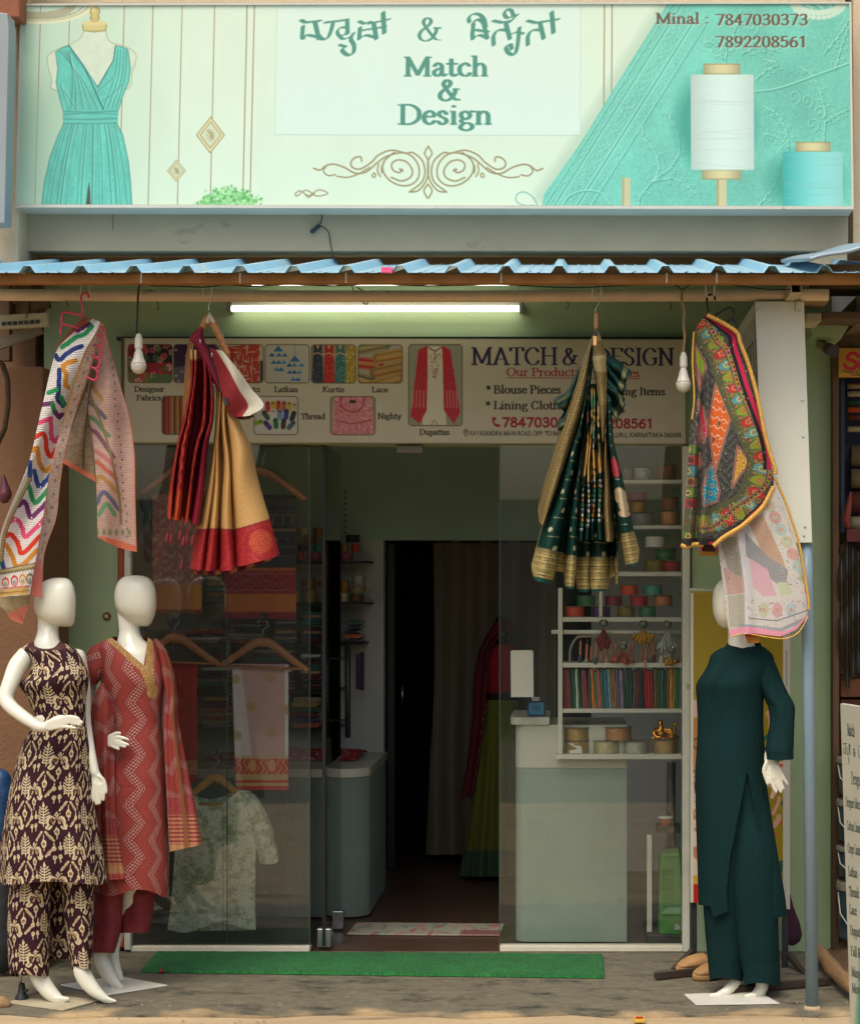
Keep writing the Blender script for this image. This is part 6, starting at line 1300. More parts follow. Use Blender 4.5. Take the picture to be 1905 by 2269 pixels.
head(mb, [(1280, 126, 138), (1282, 112, 149), (1288, 98, 157), (1300, 86, 163.5), (1320, 77.5, 167.5), (1340, 75, 168), (1356, 77, 167.5), (1369, 85, 166.5), (1379, 100, 164.5), (1385, 118, 162), (1389, 138, 156)], 7.07)
limbp(mb, [(110, 1350, 26, 7.08), (107, 1385, 23, 7.075), (106, 1405, 23.5, 7.065), (105, 1428, 30, 7.05), (110, 1450, 40, 7.05)])
closed(mb, [(r[0]+(16 if i<3 else 0), *r[1:5])for i, r in enumerate(K1r[1:13])], 28, 40, .84)
limbp(mb, [(60, 1452, 22, 7.04), (40, 1476, 21.5, 7.01), (24, 1512, 18.5, 6.97), (13, 1545, 16.5, 6.94), (24, 1566, 15.5, 6.92), (54, 1590, 14, 6.89), (82, 1608, 11.8, 6.865), (98, 1612, 11.5, 6.855)])
for p, r in(([(96, 1606), (116, 1597), (136, 1592), (152, 1588), (165, 1589), (175, 1592)], 4.3), ([(96, 1610), (116, 1602), (137, 1597), (157, 1594), (173, 1597), (183, 1601)], 4.4), ([(98, 1614), (117, 1609), (137, 1603), (156, 1601), (169, 1604), (178, 1607)], 4.2), ([(98, 1617), (115, 1615), (132, 1612), (147, 1611), (158, 1612), (168, 1614)], 4.0)):finger(mb, p, r, 6.85, -.012)
limbp(mb, [(98, 1611, 11, 6.855), (116, 1606, 13, 6.855), (132, 1603, 11.5, 6.855)], (Vector((0, 1, 0)), .6))
finger(mb, [(104, 1603), (122, 1592), (136, 1588), (148, 1590)], 4.6, 6.885)
limbp(mb, [(172, 1455, 18, 7.08), (184, 1520, 16, 7.09), (187, 1590, 14, 7.08), (195, 1645, 13, 7.05), (206, 1694, 10.5, 7.02), (211, 1714, 10, 7.01)])
limbp(mb, [(211, 1712, 10, 7.01), (216, 1730, 14, 7.01), (219, 1748, 13, 7.005)], (Vector((0, 1, 0)), .55))
for p in([(209, 1735), (206, 1752), (205, 1766), (206, 1775)], [(215, 1740), (213, 1758), (213, 1772), (213.5, 1783)], [(221, 1740), (221, 1758), (221, 1771), (221, 1781)], [(226, 1738), (228, 1754), (229.5, 1765), (229.5, 1774)], [(220, 1720), (229, 1728), (234, 1741), (236.5, 1756)]):finger(mb, p, 4.2, 7.0)
def toes(mb, tips, root, r, Y):
 for i, (a, b)in enumerate(tips):finger(mb, [root, ((root[0]+a)/2, (root[1]+b)/2-.5), (a, b)], r*(1.25 if i==0 else.9), Y)
limbp(mb, [(118, 1590, 40, 7.04), (112, 1780, 42, 7.04), (82, 1960, 26, 7.03)]);limbp(mb, [(130, 1600, 36, 7.04), (150, 1800, 36, 7.04), (175, 1975, 26, 7.03)])
limbp(mb, [(80, 1960, 26, 7.03), (78, 2060, 22, 7.03), (84, 2140, 17, 7.03), (86, 2162, 20, 7.025), (99, 2185, 18.5, 7.02), (116, 2205, 16, 7.01), (132, 2216, 11, 7.0)])
toes(mb, [(151, 2214), (148, 2219.5), (141, 2223), (132, 2225), (123, 2226)], (124, 2212), 4.2, 6.99)
limbp(mb, [(175, 1960, 26, 7.03), (178, 2060, 21, 7.03), (181, 2130, 16, 7.02), (181, 2150, 18.5, 7.015), (192, 2174, 18, 7.01), (212, 2198, 14, 7.0), (232, 2213, 9.5, 6.995)])
toes(mb, [(256, 2219.5), (253, 2222), (247, 2223.5), (240, 2223.5), (232, 2223)], (224, 2210), 3.8, 6.99)
fuse('body', mb, .0042, M_skin, m1, 4)
tile=Cv(0, 0, 92, 133, 2.6, (50, 14, 28));BG, BN, DKM=(210, 194, 156), (150, 112, 66), (52, 16, 30)
def T_(fn):
 for ox in(-92, 0, 92):
  for oy in(-133, 0, 133):fn(ox, oy)
def fern(x, y):
 def f(ox, oy):
  X0, Y0=x+ox, y+oy
  for k in range(6):
   w=12-abs(k-3)*1.5
   for s in(-1, 1):tile.line(sp([(X0, Y0-13+6.2*k+3), (X0+s*w*.55, Y0-13+6.2*k+1.5), (X0+s*w, Y0-13+6.2*k-2.6)], 4), 1.4, BG)
  tile.line([(X0, Y0-26), (X0, Y0+28)], .9, BG);tile.ell(X0, Y0-19, 2.8, 4.6, BG);tile.ell(X0, Y0+24, 1.2, 4, BG)
 T_(f)
def eye(X0, Y0, s=1.0):
 tile.poly([(X0, Y0-12*s), (X0+5.6*s, Y0-3*s), (X0+4*s, Y0+5*s), (X0, Y0+9*s), (X0-4*s, Y0+5*s), (X0-5.6*s, Y0-3*s)], BG);tile.ell(X0, Y0, 2.9*s, 3.8*s, DKM);tile.ell(X0, Y0+.3, 2.0*s, 2.8*s, BN)
def dia(x, y):
 def f(ox, oy):
  X0, Y0=x+ox, y+oy
  for sx in(-1, 1):
   for sy in(-1, 1):
    tile.line([(X0+sx*4, Y0+sy*27), (X0+sx*17, Y0+sy*8)], 2.2, BG);tile.line([(X0+sx*5, Y0+sy*25), (X0+sx*15.5, Y0+sy*9)], .7, BN)
   tile.ell(X0+sx*17, Y0, 1.2, 1.6, BG)
  eye(X0, Y0, 1.05);tile.line([(X0, Y0-20), (X0, Y0-10)], .8, BG);tile.line([(X0, Y0+9), (X0, Y0+15)], .8, BG)
 T_(f)
def pais(x, y):
 def f(ox, oy):
  X0, Y0=x+ox, y+oy
  for s in(-1, 1):
   tile.line(sp([(X0+s*2.5, Y0-11), (X0+s*10, Y0-15), (X0+s*15, Y0-7), (X0+s*14, Y0+3), (X0+s*17.5, Y0+9), (X0+s*13, Y0+11), (X0+s*9, Y0+6)], 5), 2.1, BG);tile.line(sp([(X0+s*2, Y0-10), (X0+s*8, Y0-12), (X0+s*10, Y0-4)], 5), .8, BN)
   tile.ell(X0+s*5, Y0-3, 2.0, 4.8, BG, ang=-s*.4);tile.ell(X0+s*5, Y0-3, 1.0, 3, BN, ang=-s*.4)
  tile.poly([(X0, Y0-27), (X0+4.5, Y0-20), (X0, Y0-13), (X0-4.5, Y0-20)], BG);tile.ell(X0, Y0-20, 1.6, 2.4, BN);eye(X0, Y0+18, .95);tile.line([(X0, Y0+24), (X0, Y0+34)], 1, BG)
 T_(f)
def drops(x, y):
 def f(ox, oy):
  X0, Y0=x+ox, y+oy
  for dx, dy in((-5.5, -12), (5.5, -14), (-5, 8), (5, 6)):
   tile.ell(X0+dx, Y0+dy, 3.7, 5.2, BG);tile.ell(X0+dx, Y0+dy, 1.7, 2.5, BN);tile.line([(X0+dx, Y0+dy-(12 if dy<0 else-12)), (X0+dx, Y0+dy)], 1.0, BG)
  tile.ell(X0+14, Y0-1, 1.6, 2.6, BG);tile.ell(X0-13, Y0+1, 1.4, 2.4, BG)
 T_(f)
fern(10, 20);dia(10, 86);fern(56, 86);dia(56, 20);pais(33, 42);drops(33, 106);drops(79, 42);pais(79, 108)
def ikat(x0, y0):
 def f(X, V, U, th, tt, front):return tile.sample(X+x0+.4*np.sin(V*.7), V+y0+.4*np.sin(X*.8), True)*255*(.94+.1*fbm(X/5, V/5, 2, 3))[..., None]
 return f
ikf=ikat(68, 12)
def col_m1(X, V, U, th, tt, front):
 c=ikf(X, V, U, th, tt, front);nk=(np.abs(V-(1423+15.5*np.maximum(0, np.sin(th))))<3);return mixc(c, (74, 40, 40), nk*.9)
f1=lambda t, th:.05*t**1.5*(np.sin(7*th+2*t)+.5*np.sin(12*th+1))+.006*np.sin(3*th+30*t)*(t<.6)
def e1(U, V, Y, th, tt):
 V=V+tt**8*(10*np.sin(th)+6*np.sin(3*th));U=U+tt**3*3.0*np.sin(7*th);return U, V, Y
shell('kurta', K1r, 560, 620, col_m1, M_kurta, m1, f1, e1)
for rows, lab in(([(1900, 24, 116, .08, 7.05), (1960, 20, 114, .085, 7.05), (2040, 16, 112, .085, 7.05), (2110, 17, 110, .08, 7.045), (2161, 22, 108, .078, 7.04)], 0), ([(1900, 130, 212, .08, 7.06), (1960, 134, 209, .08, 7.06), (2040, 143, 207, .075, 7.05), (2110, 153, 205, .065, 7.04), (2146, 160, 203, .062, 7.035)], 1), ([(1910, 104, 160, .05, 7.16), (1980, 104, 160, .055, 7.16), (2050, 104, 158, .055, 7.16), (2124, 108, 162, .055, 7.16)], 2)):
 shell('trouser_leg', rows, 200, 200, ikat(20+31*lab, 40+50*lab), M_kurta, m1, lambda t, th:.04*t*np.sin(5*th+3*t), lambda U, V, Y, th, tt:(U, V+tt**10*4*np.sin(2*th), Y))
plate('base_plate', [(14, 2221), (140, 2238), (218, 2217), (96, 2200)], .008, .007, mat('dusty_plate', L(176, 166, 138), .7, .1, 12, dark=L(120, 104, 76), dscale=8, damt=.02), m1)
b=MB();b.tube([W(45, 2188, 7.05), W(45, 2120, 7.05)], .006, 12);b.build('support_rod', M_chrome, m1, True)
b=MB();c=W(45, 2219, 7.03);c.z=.0085;b.lathe([(.028, 0), (.027, .006), (.017, .02), (.0125, .055), (.011, .062)], (c.x, 7.05, c.z), 24);b.limb([(c.x+.012, 7.04, .04), (c.x+.026, 7.035, .045)], [.005, .007], 8);b.build('rod_socket', M_black, m1, autosmooth=True)
m2=empty('mannequin', W(280, 2195, 7.26), 'white mannequin in rust red zigzag kurta with gold neckline and dupatta', 'mannequin', 'dressed mannequins on the porch')
Y2=7.27
K2r=[(1411, 250, 326, .05, Y2), (1416, 238, 334, .06, Y2), (1424, 220, 342, .072, Y2), (1436, 208, 350, .082, Y2), (1455, 212, 357, .09, Y2), (1480, 219, 364, .10, Y2), (1505, 222, 367, .105, Y2), (1535, 230, 363, .098, Y2), (1570, 240, 359, .088, Y2), (1605, 240, 357, .085, Y2), (1645, 232, 360, .092, Y2), (1700, 226, 364, .10, Y2), (1780, 220, 368, .108, Y2), (1870, 214, 372, .112, Y2), (1940, 209, 374, .114, Y2), (1984, 206, 372, .114, Y2)]
mb=MB()
head(mb, [(1275, 293, 309), (1277, 278, 321), (1284, 266, 333), (1296, 258, 341), (1315, 253.5, 346), (1335, 254, 347), (1350, 258, 346), (1364, 267, 343), (1376, 283, 338), (1383, 300, 334), (1388, 314, 328)], 7.28)
limbp(mb, [(286, 1350, 26, 7.30), (286, 1385, 23.5, 7.29), (287, 1405, 24, 7.285), (290, 1430, 34, 7.28), (300, 1455, 46, 7.28)])
closed(mb, [(r[0]+(14 if i<4 else 4), *r[1:5])for i, r in enumerate(K2r[2:12])], 28, 40, .9)
limbp(mb, [(222, 1450, 20, 7.30), (200, 1500, 17, 7.31), (196, 1570, 15, 7.29), (222, 1620, 13, 7.24), (244, 1638, 11, 7.20)])
for p, r in(([(236, 1636), (250, 1628), (260, 1624), (267, 1625)], 4.0), ([(238, 1640), (256, 1634), (272, 1635), (284, 1639)], 4.2), ([(238, 1644), (256, 1642), (272, 1646), (285, 1651)], 4.2), ([(238, 1648), (254, 1648), (267, 1652), (277, 1656)], 4.0), ([(236, 1650), (248, 1654), (257, 1658), (264, 1661)], 3.7)):finger(mb, p, r, 7.145, -.01)
limbp(mb, [(244, 1638, 10, 7.19), (242, 1643, 14, 7.17), (254, 1642, 12, 7.15)], (Vector((0, 1, 0)), .6))
limbp(mb, [(345, 1452, 19, 7.30), (362, 1530, 16, 7.32), (372, 1610, 14, 7.31), (385, 1690, 12, 7.28)])
limbp(mb, [(300, 1590, 40, 7.27), (270, 1780, 38, 7.28), (235, 1990, 26, 7.28)]);limbp(mb, [(300, 1600, 36, 7.28), (300, 1800, 34, 7.3), (289, 1995, 24, 7.33)])
limbp(mb, [(235, 1980, 26, 7.28), (228, 2060, 20, 7.28), (224, 2112, 15.5, 7.275), (229, 2138, 17, 7.27), (243, 2164, 15, 7.265), (258, 2180, 10.5, 7.255)])
toes(mb, [(271, 2187), (268, 2190), (262, 2191.5), (255, 2192), (248, 2192)], (250, 2176), 4.0, 7.25)
limbp(mb, [(290, 1980, 24, 7.33), (268, 2060, 11, 7.35), (256, 2092, 11.5, 7.35), (251, 2118, 13, 7.345), (257, 2146, 11, 7.335), (265, 2163, 8, 7.33)])
toes(mb, [(272.5, 2170), (270, 2174), (265, 2176), (260, 2176)], (260, 2160), 3.6, 7.325)
fuse('body', mb, .0042, M_skin, m2, 4)
def rust(X, V, ph=0.0, P=50.0, A=13.0, per=76.0):
 tri=2*np.abs(((V+ph)/per)%1-.5)*2-1
 q=(X-A*tri)%P;d=np.abs(q-P/2)
 n=fbm(X/3, V/3, 2, 5)
 c=mixc((142, 58, 52), (152, 68, 56), sstep(n, .4, .6)*.6);c=mixc(c, (120, 52, 54), sstep(d, 18, 8)*.75)
 gx=(X-A*tri)/6.2;gv=V/5.4
 dot=np.hypot(((gx)%1-.5)*6.2, ((gv+.5*np.floor(gx))%1-.5)*5.4)
 c=mixc(c, (204, 156, 142), sstep(1.95-dot, -.2, .6)*(d<9.6));fine=np.hypot((X/3.4%1-.5), (V/3.4%1-.5));return mixc(c, (196, 96, 70), (fine<.22)*(d>12)*.35)
GOLD=(178, 144, 84)
def col_m2(X, V, U, th, tt, front):
 c=rust(X+22, V)
 d=np.minimum.reduce([seg_d(U, V, a, b_)for a, b_ in(((243, 1414), (318, 1482)), ((318, 1482), (336, 1530)), ((332, 1412), (331, 1475)), ((331, 1475), (337, 1530)))])
 g=fbm(U/1.5, V/1.5, 2, 8);gold=mixc((150, 112, 62), (206, 182, 122), sstep(g, .4, .6))
 m=(d<8)|(np.hypot((U-338)/13, (V-1532)/16)<1)
 return mixc(c, gold, m*front*1.0)
def seg_d(U, V, a, b_):
 a=np.array(a, float);b_=np.array(b_, float);d=b_-a;t=np.clip(((U-a[0])*d[0]+(V-a[1])*d[1])/(d@d), 0, 1);return np.hypot(U-a[0]-t*d[0], V-a[1]-t*d[1])
def e2(U, V, Y, th, tt):
 V=V+tt**10*(6*np.sin(4*th)-10*np.exp(-((U-290)/40)**2)*(np.sin(th)>0));return U, V, Y
f2=lambda t, th:.018*(t**1.2)*np.sin(5*th+1.5)+.008*np.sin(4*th+22*t)*(t<.5)+.006*np.sin(t*60)*(np.abs(t-.72)<.05)
def cut(o, fn):
 bm=bmesh.new();bm.from_mesh(o.data);kill=[]
 for f in bm.faces:
  c=f.calc_center_median()
  if fn(U0+c.x*F/c.y, V0-(c.z-EYE)*F/c.y, c.y):kill.append(f)
 bmesh.ops.delete(bm, geom=kill, context='FACES');bm.to_mesh(o.data);bm.free()
cut(shell('kurta', K2r, 520, 640, col_m2, M_kurta2, m2, f2, e2), lambda u, v, y:y<Y2 and 246<u<334 and v<1412+64*min((u-247)/73, (328-u)/10, 1))
shell('sleeve', [(1428, 208, 250, .05, 7.28), (1440, 197, 246, .06, 7.275), (1460, 185, 240, .066, 7.27), (1482, 178, 234, .066, 7.265), (1500, 180, 226, .06, 7.265), (1516, 192, 216, .045, 7.27)], 120, 120, lambda X, V, U, th, tt, fr_:rust(X*.8+V*.4, V-X*.6), M_kurta2, m2, lambda t, th:.03*np.sin(6*th+8*t))
for rows in([(1950, 206, 276, .07, 7.28), (2000, 205, 272, .07, 7.28), (2060, 204, 268, .068, 7.28), (2112, 204, 254, .066, 7.275)], [(1950, 262, 350, .07, 7.36), (1990, 262, 344, .07, 7.36), (2030, 262, 338, .07, 7.36), (2068, 262, 330, .068, 7.355)]):
 shell('trouser_leg', rows, 120, 90, lambda X, V, U, th, tt, fr_:mixc((126, 46, 54), (138, 54, 60), sstep(fbm(X/12, V/20, 3, 2), .4, .6)), M_kurta2, m2, lambda t, th:.03*np.sin(4*th+4*t)+.01*np.sin(t*26))
def stole(s, t, U, V, v0, gold_s):
 c=rust(U*.3+V*.9, U*1.6-V*.5, 10, 62, 10, 60);
 e=V>v0;dots=np.hypot((U/5%1-.5), (V/5%1-.5))<.26
 c=mixc(c, mixc((138, 48, 54), (196, 130, 110), dots*.7), e*1.0)
 k=(V-v0);st=((k%9)<3.6)&(k>38);c=mixc(c, (184, 144, 98), (st&e&(k<118))*.9);c=mixc(c, (184, 144, 98), ((k>104)&(k<122))*.9);c=mixc(c, mixc((160, 56, 56), (222, 160, 140), dots*.7), (k>122)*1.0)
 return mixc(c, mixc((176, 116, 66), (206, 150, 90), (np.sin(V*2)>0)*1.0), (np.abs(s-gold_s)<.07)*.8)
cloth('dupatta', [(226, 1512), (206, 1548), (200, 1600), (202, 1660), (208, 1740), (212, 1840), (214, 1952)], [(236, 1520), (250, 1560), (253, 1622), (254, 1700), (256, 1790), (263, 1860), (281, 1948)], 70, 420, 7.13, lambda s, t, U, V:.05*(1-np.sin(s*2.6+.3))+.012*np.sin(s*14+t*5)*t, lambda s, t, U, V:stole(s, t, U, V, 1814, -1), M_kurta2, m2)
cloth('dupatta', [(340, 1416), (352, 1450), (361, 1500), (366, 1552), (361, 1600), (365, 1690), (371, 1800), (376, 1888)], [(350, 1416), (373, 1450), (388, 1500), (394, 1556), (395, 1592), (405, 1650), (419, 1722), (437, 1804), (449, 1872)], 90, 460, 7.20, lambda s, t, U, V:.06*s**2-.03*np.sin(s*3)+.014*np.sin(s*13+t*6)*t, lambda s, t, U, V:stole(s, t, U, V, 1768, .82-.3*t), M_kurta2, m2)
plate('base_plate', [(134, 2182), (262, 2163), (371, 2183), (240, 2204)], .008, .006, M_plate_w, m2)
m3=empty('mannequin', W(1640, 2215, 7.1), 'white mannequin in plain dark green kurta and trousers beside the blue post', 'mannequin', 'dressed mannequins on the porch')
Y3=7.17
K3r=[(1428, 1613, 1682, .048, Y3, 10), (1433, 1606, 1688, .056, Y3, 8), (1440, 1590, 1700, .068, Y3, 3), (1452, 1575, 1712, .08, Y3), (1472, 1568, 1716, .09, Y3), (1490, 1558, 1712, .10, Y3), (1510, 1545, 1702, .108, Y3), (1524, 1541.5, 1696, .108, Y3), (1550, 1543, 1692, .098, Y3), (1600, 1545, 1691, .09, Y3), (1660, 1543, 1694, .098, Y3), (1716, 1540, 1696, .104, Y3)]
mb=MB()
head(mb, [(1281, 1612, 1632), (1283, 1600, 1643), (1290, 1590, 1652), (1304, 1582, 1661), (1325, 1578, 1667), (1345, 1578, 1668), (1360, 1580, 1667), (1374, 1585, 1660), (1384, 1591, 1646), (1391, 1600, 1626)], 7.19)
limbp(mb, [(1640, 1350, 27, 7.2), (1637, 1388, 25, 7.19), (1638, 1410, 26, 7.185), (1642, 1440, 34, 7.18), (1640, 1460, 48, 7.18)])
closed(mb, [(r[0]+12, *r[1:5])for r in K3r[2:10]], 28, 40, .92);limbp(mb, [(1640, 1570, 40, 7.18), (1640, 1760, 40, 7.18), (1628, 1900, 26, 7.18), (1620, 1990, 24, 7.18)]);limbp(mb, [(1640, 1760, 36, 7.18), (1680, 1900, 26, 7.18), (1690, 2000, 24, 7.18)])
limbp(mb, [(1690, 1460, 19, 7.18), (1712, 1530, 16, 7.17), (1728, 1580, 14, 7.15), (1722, 1630, 12.5, 7.11), (1706, 1668, 11.5, 7.08), (1704, 1684, 12, 7.075)])
limbp(mb, [(1705, 1682, 12, 7.075), (1711, 1700, 17, 7.07), (1716, 1716, 16, 7.065)], (Vector((0, 1, 0)), .5))
for p in([(1698, 1690), (1692, 1706), (1695, 1722), (1700, 1738)], [(1706, 1706), (1708, 1728), (1713, 1744), (1719, 1756)], [(1713, 1708), (1719, 1729), (1725, 1744), (1730, 1756)], [(1719, 1706), (1726, 1724), (1731, 1738), (1736, 1748)], [(1722, 1698), (1731, 1714), (1738, 1727), (1744, 1738)]):finger(mb, p, 4.3, 7.06)
limbp(mb, [(1620, 1980, 25, 7.18), (1632, 2080, 20, 7.18), (1640, 2140, 14, 7.175), (1634, 2166, 13.5, 7.17), (1622, 2184, 12.5, 7.15), (1607, 2199, 11, 7.13), (1590, 2206, 7.5, 7.12)])
toes(mb, [(1573, 2207), (1577, 2209), (1584, 2210), (1592, 2210.5)], (1598, 2204), 3.8, 7.11)
limbp(mb, [(1690, 1980, 25, 7.18), (1690, 2080, 20, 7.17), (1690, 2140, 15, 7.15), (1689, 2170, 15, 7.13), (1687, 2190, 14, 7.12), (1677, 2203, 12, 7.11), (1664, 2209, 8, 7.10)])
toes(mb, [(1651, 2207), (1654, 2211), (1660, 2213.5), (1667, 2214.5), (1674, 2215)], (1674, 2205), 3.9, 7.09);limbp(mb, [(1690, 2200, 8, 7.12), (1690, 2210, 6, 7.115)])
fuse('body', mb, .0042, M_skin, m3, 4)
f3=lambda t, th:.03*np.exp(-((t-.5)/.2)**2)*np.sin(4*th+12*t)+.015*t*np.sin(5*th)
KF=K3r+[(1800, 1541, 1708, .11, Y3), (1900, 1544, 1725, .115, Y3), (1970, 1546, 1738, .118, Y3), (2006, 1547, 1744, .12, Y3)]
def e3(U, V, Y, th, tt):
 k=tt**14;hemv=np.interp(U, [1547, 1574, 1580, 1612, 1700, 1745], [0, 3, 28, 14, 36, 22]);return U, V+k*hemv*(np.sin(th)>-.3), Y
ko=shell('kurta', KF, 340, 420, None, M_teal, m3, lambda t, th:.03*np.exp(-((t-.25)/.1)**2)*np.sin(4*th+12*t)+.02*t*np.sin(6*th), e3)
cut(ko, lambda u, v, y:y<Y3+.02 and v>1712 and np.interp(v, [1712, 1800, 1900, 1980, 2040], [1655, 1637, 1617, 1609, 1613])<u<np.interp(v, [1712, 1800, 1900, 1990, 2041], [1656, 1672, 1688, 1700, 1704]))
shell('sleeve', [(1434, 1662, 1694, .055, 7.18), (1448, 1658, 1706, .064, 7.175), (1470, 1662, 1718, .068, 7.17), (1500, 1670, 1730, .068, 7.16), (1530, 1684, 1743, .066, 7.15), (1556, 1696, 1757, .064, 7.14), (1570, 1702, 1761, .064, 7.135), (1600, 1705, 1760, .062, 7.12), (1630, 1700, 1759, .062, 7.10), (1660, 1696, 1758, .062, 7.08), (1677, 1698, 1757, .06, 7.075, 3)], 110, 160, None, M_teal, m3, lambda t, th:.03*np.sin(5*th+9*t)*(.3+np.exp(-((t-.55)/.15)**2)))
shell('cuff', [(1669, 1696.5, 1758, .0635, 7.075, 2), (1682, 1698, 1758, .064, 7.073, 3)], 80, 6, None, M_teal, m3)
shell('collar', [(1424, 1611, 1684, .046, Y3, 10), (1431, 1607.5, 1687.5, .057, Y3-.002, 10), (1439, 1604, 1692, .066, Y3-.004, 8)], 100, 12, None, M_teal, m3)
b=MB();b.tube([W(*q, 7.055)for q in sp([(1609, 1452), (1600, 1466), (1588, 1486), (1573, 1513)], 5)], .0022, 6)
for q in((1604, 1459), (1595, 1474), (1585, 1491)):b.lathe([(.004, 0), (.003, -.003), (.001, -.004)], W(*q, 7.053), 10, 'y')
b.build('placket', mat('black_thread', L(12, 26, 26), .8), m3, True)
for rows in([(1712, 1562, 1668, .08, 7.17), (1800, 1562, 1668, .085, 7.17), (1900, 1558, 1662, .082, 7.17), (2010, 1558, 1656, .08, 7.17), (2100, 1565, 1650, .075, 7.17), (2172, 1572, 1646, .07, 7.165)], [(1712, 1600, 1688, .08, 7.17), (1800, 1620, 1700, .085, 7.17), (1900, 1620, 1716, .09, 7.15), (2000, 1618, 1722, .088, 7.14), (2100, 1634, 1726, .08, 7.13), (2150, 1644, 1728, .076, 7.125), (2183, 1650, 1729, .074, 7.12)]):
 shell('trouser_leg', rows, 120, 170, None, M_teal, m3, lambda t, th:.025*t*np.sin(4*th+2)+.012*np.sin(t*30)*np.exp(-((t-.75)/.1)**2), lambda U, V, Y, th, tt:(U, V+tt**10*4*np.sin(2*th+1), Y))
plate('base_plate', [(1515, 2203), (1678, 2197), (1727, 2223), (1541, 2226)], .008, .006, M_plate_w, m3)
# ------------------------------------------------------------------ inside the shop
M_cl_in=vmat('folded_fabric', .8, .2, 500, .05, k=1.25)
M_wood_in=mat('hanger_wood', L(176, 112, 56), .45, .15, 8, coat=.1)
M_plas=glass_mat('clear_suction_cup', (.72, .75, .72), 2.5)
M_flute=mat('fluted_grey_panel', L(116, 132, 122), .5, .05, 4)
M_top=mat('counter_laminate', L(196, 198, 178), .3, .03, 5)
ORD=['first', 'second', 'third', 'fourth', 'fifth', 'sixth', 'seventh', 'eighth', 'ninth', 'tenth', 'eleventh', 'twelfth', 'thirteenth', 'fourteenth', 'fifteenth', 'sixteenth', 'seventeenth', 'eighteenth', 'nineteenth', 'twentieth']
def ordn(k):
 if k<20:return ORD[k]
 t={2:'twenty', 3:'thirty', 4:'forty'}[(k+1)//10]
 return t+('th'if(k+1)%10==0 else '-'+ORD[(k+1)%10-1])if(k+1)%10 else{20:'twentieth', 30:'thirtieth', 40:'fortieth'}[k+1]
GI='hangers behind the left glass panel'
def cup(h, u, v, Y):
 b=MB();b.lathe([(.021, 0), (.02, -.003), (.011, -.009), (.004, -.014)], W(u, v, Y), 22, 'y');b.build('suction_cup', M_plas, h, True)
wood_hanger('wooden hanger behind the glass right of the gold saree, holding the navy folded saree', (582, 1040), (530, 1066), (676, 1106), 8.07, 17, [(582, 1030), (581, 1014), (590, 1004), (586, 994)], GI, m=M_wood_in)
wood_hanger('wooden hanger behind the glass left of the red saree, holding the pink folded saree', (392, 1038), (313, 1093), (462, 1090), 8.07, 16, [(392, 1030), (391, 1014), (398, 1004), (394, 994)], GI, m=M_wood_in)
h=wood_hanger('wooden hanger with the plain red cloth behind the left glass', (388, 1408), (322, 1452), (490, 1476), 8.07, 19, [(388, 1400), (388, 1388), (396, 1380), (394, 1370), (382, 1368), (375, 1374)], GI, [(345, 1466), (488, 1472)], M_wood_in);cup(h, 387, 1360, 8.03)
h=wood_hanger('wooden hanger with the white and pink dupatta behind the left glass', (583, 1416), (491, 1474), (682, 1487), 8.07, 19, [(583, 1408), (583, 1396), (593, 1388), (590, 1376), (578, 1374), (570, 1380)], GI, [(494, 1475), (676, 1483)], M_wood_in);cup(h, 583, 1368, 8.03)
h=wood_hanger('pale wooden hanger holding the green leaf print blouse', (476, 1720), (426, 1760), (524, 1756), 8.07, 19, [(476, 1712), (476, 1700), (484, 1690), (482, 1680), (474, 1674)], GI, [(440, 1782), (508, 1784)], mat('pine_wood', L(206, 160, 86), .5, .2, 14));cup(h, 475, 1668, 8.03)
def folded(name, lab, cat, u0, u1, v0, v1, fn, Y=8.10, grp=None, amp=.006, skew=0):
 e=empty(name, W((u0+u1)/2, v1, Y), lab, cat, grp)
 nu=int((u1-u0)*.9);nv=int((v1-v0)*.9)
 for k, (nm, dy)in enumerate((('front_fall', 0), ('back_fall', .035))):
  cloth(nm, [(u0+3*k, v0), (u0+3*k-skew, v1-6*k)], [(u1-4*k, v0+1), (u1-4*k, v1+2-6*k)], nu if k==0 else 20, nv if k==0 else 40, Y+dy, lambda s, t, U, V:amp*np.sin(s*7+2*t+k)*(.3+t)+.018*np.exp(-t*40)*(1-2*k)+.004*np.sin(t*14), fn, M_cl_in, e)
 return e
def f_pink(s, t, U, V):
 n=fbm(U/7, V/7, 3, 4);c=mixc((150, 96, 88), (176, 134, 110), sstep(n, .45, .55));r=np.abs(np.sin(n*26));c=mixc(c, (140, 60, 54), (r<.2)*.7);c=mixc(c, (176, 108, 46), sstep(V, 1295, 1297));c=mixc(c, (196, 138, 50), (V>1297)*(U>430)*.8);return mixc(c, (130, 44, 34), sstep(V, 1350, 1352))
folded('folded_saree', 'dusty pink floral folded saree with ochre border behind the left glass', 'saree', 338, 447, 1095, 1358, f_pink, grp='folded sarees behind the left glass')
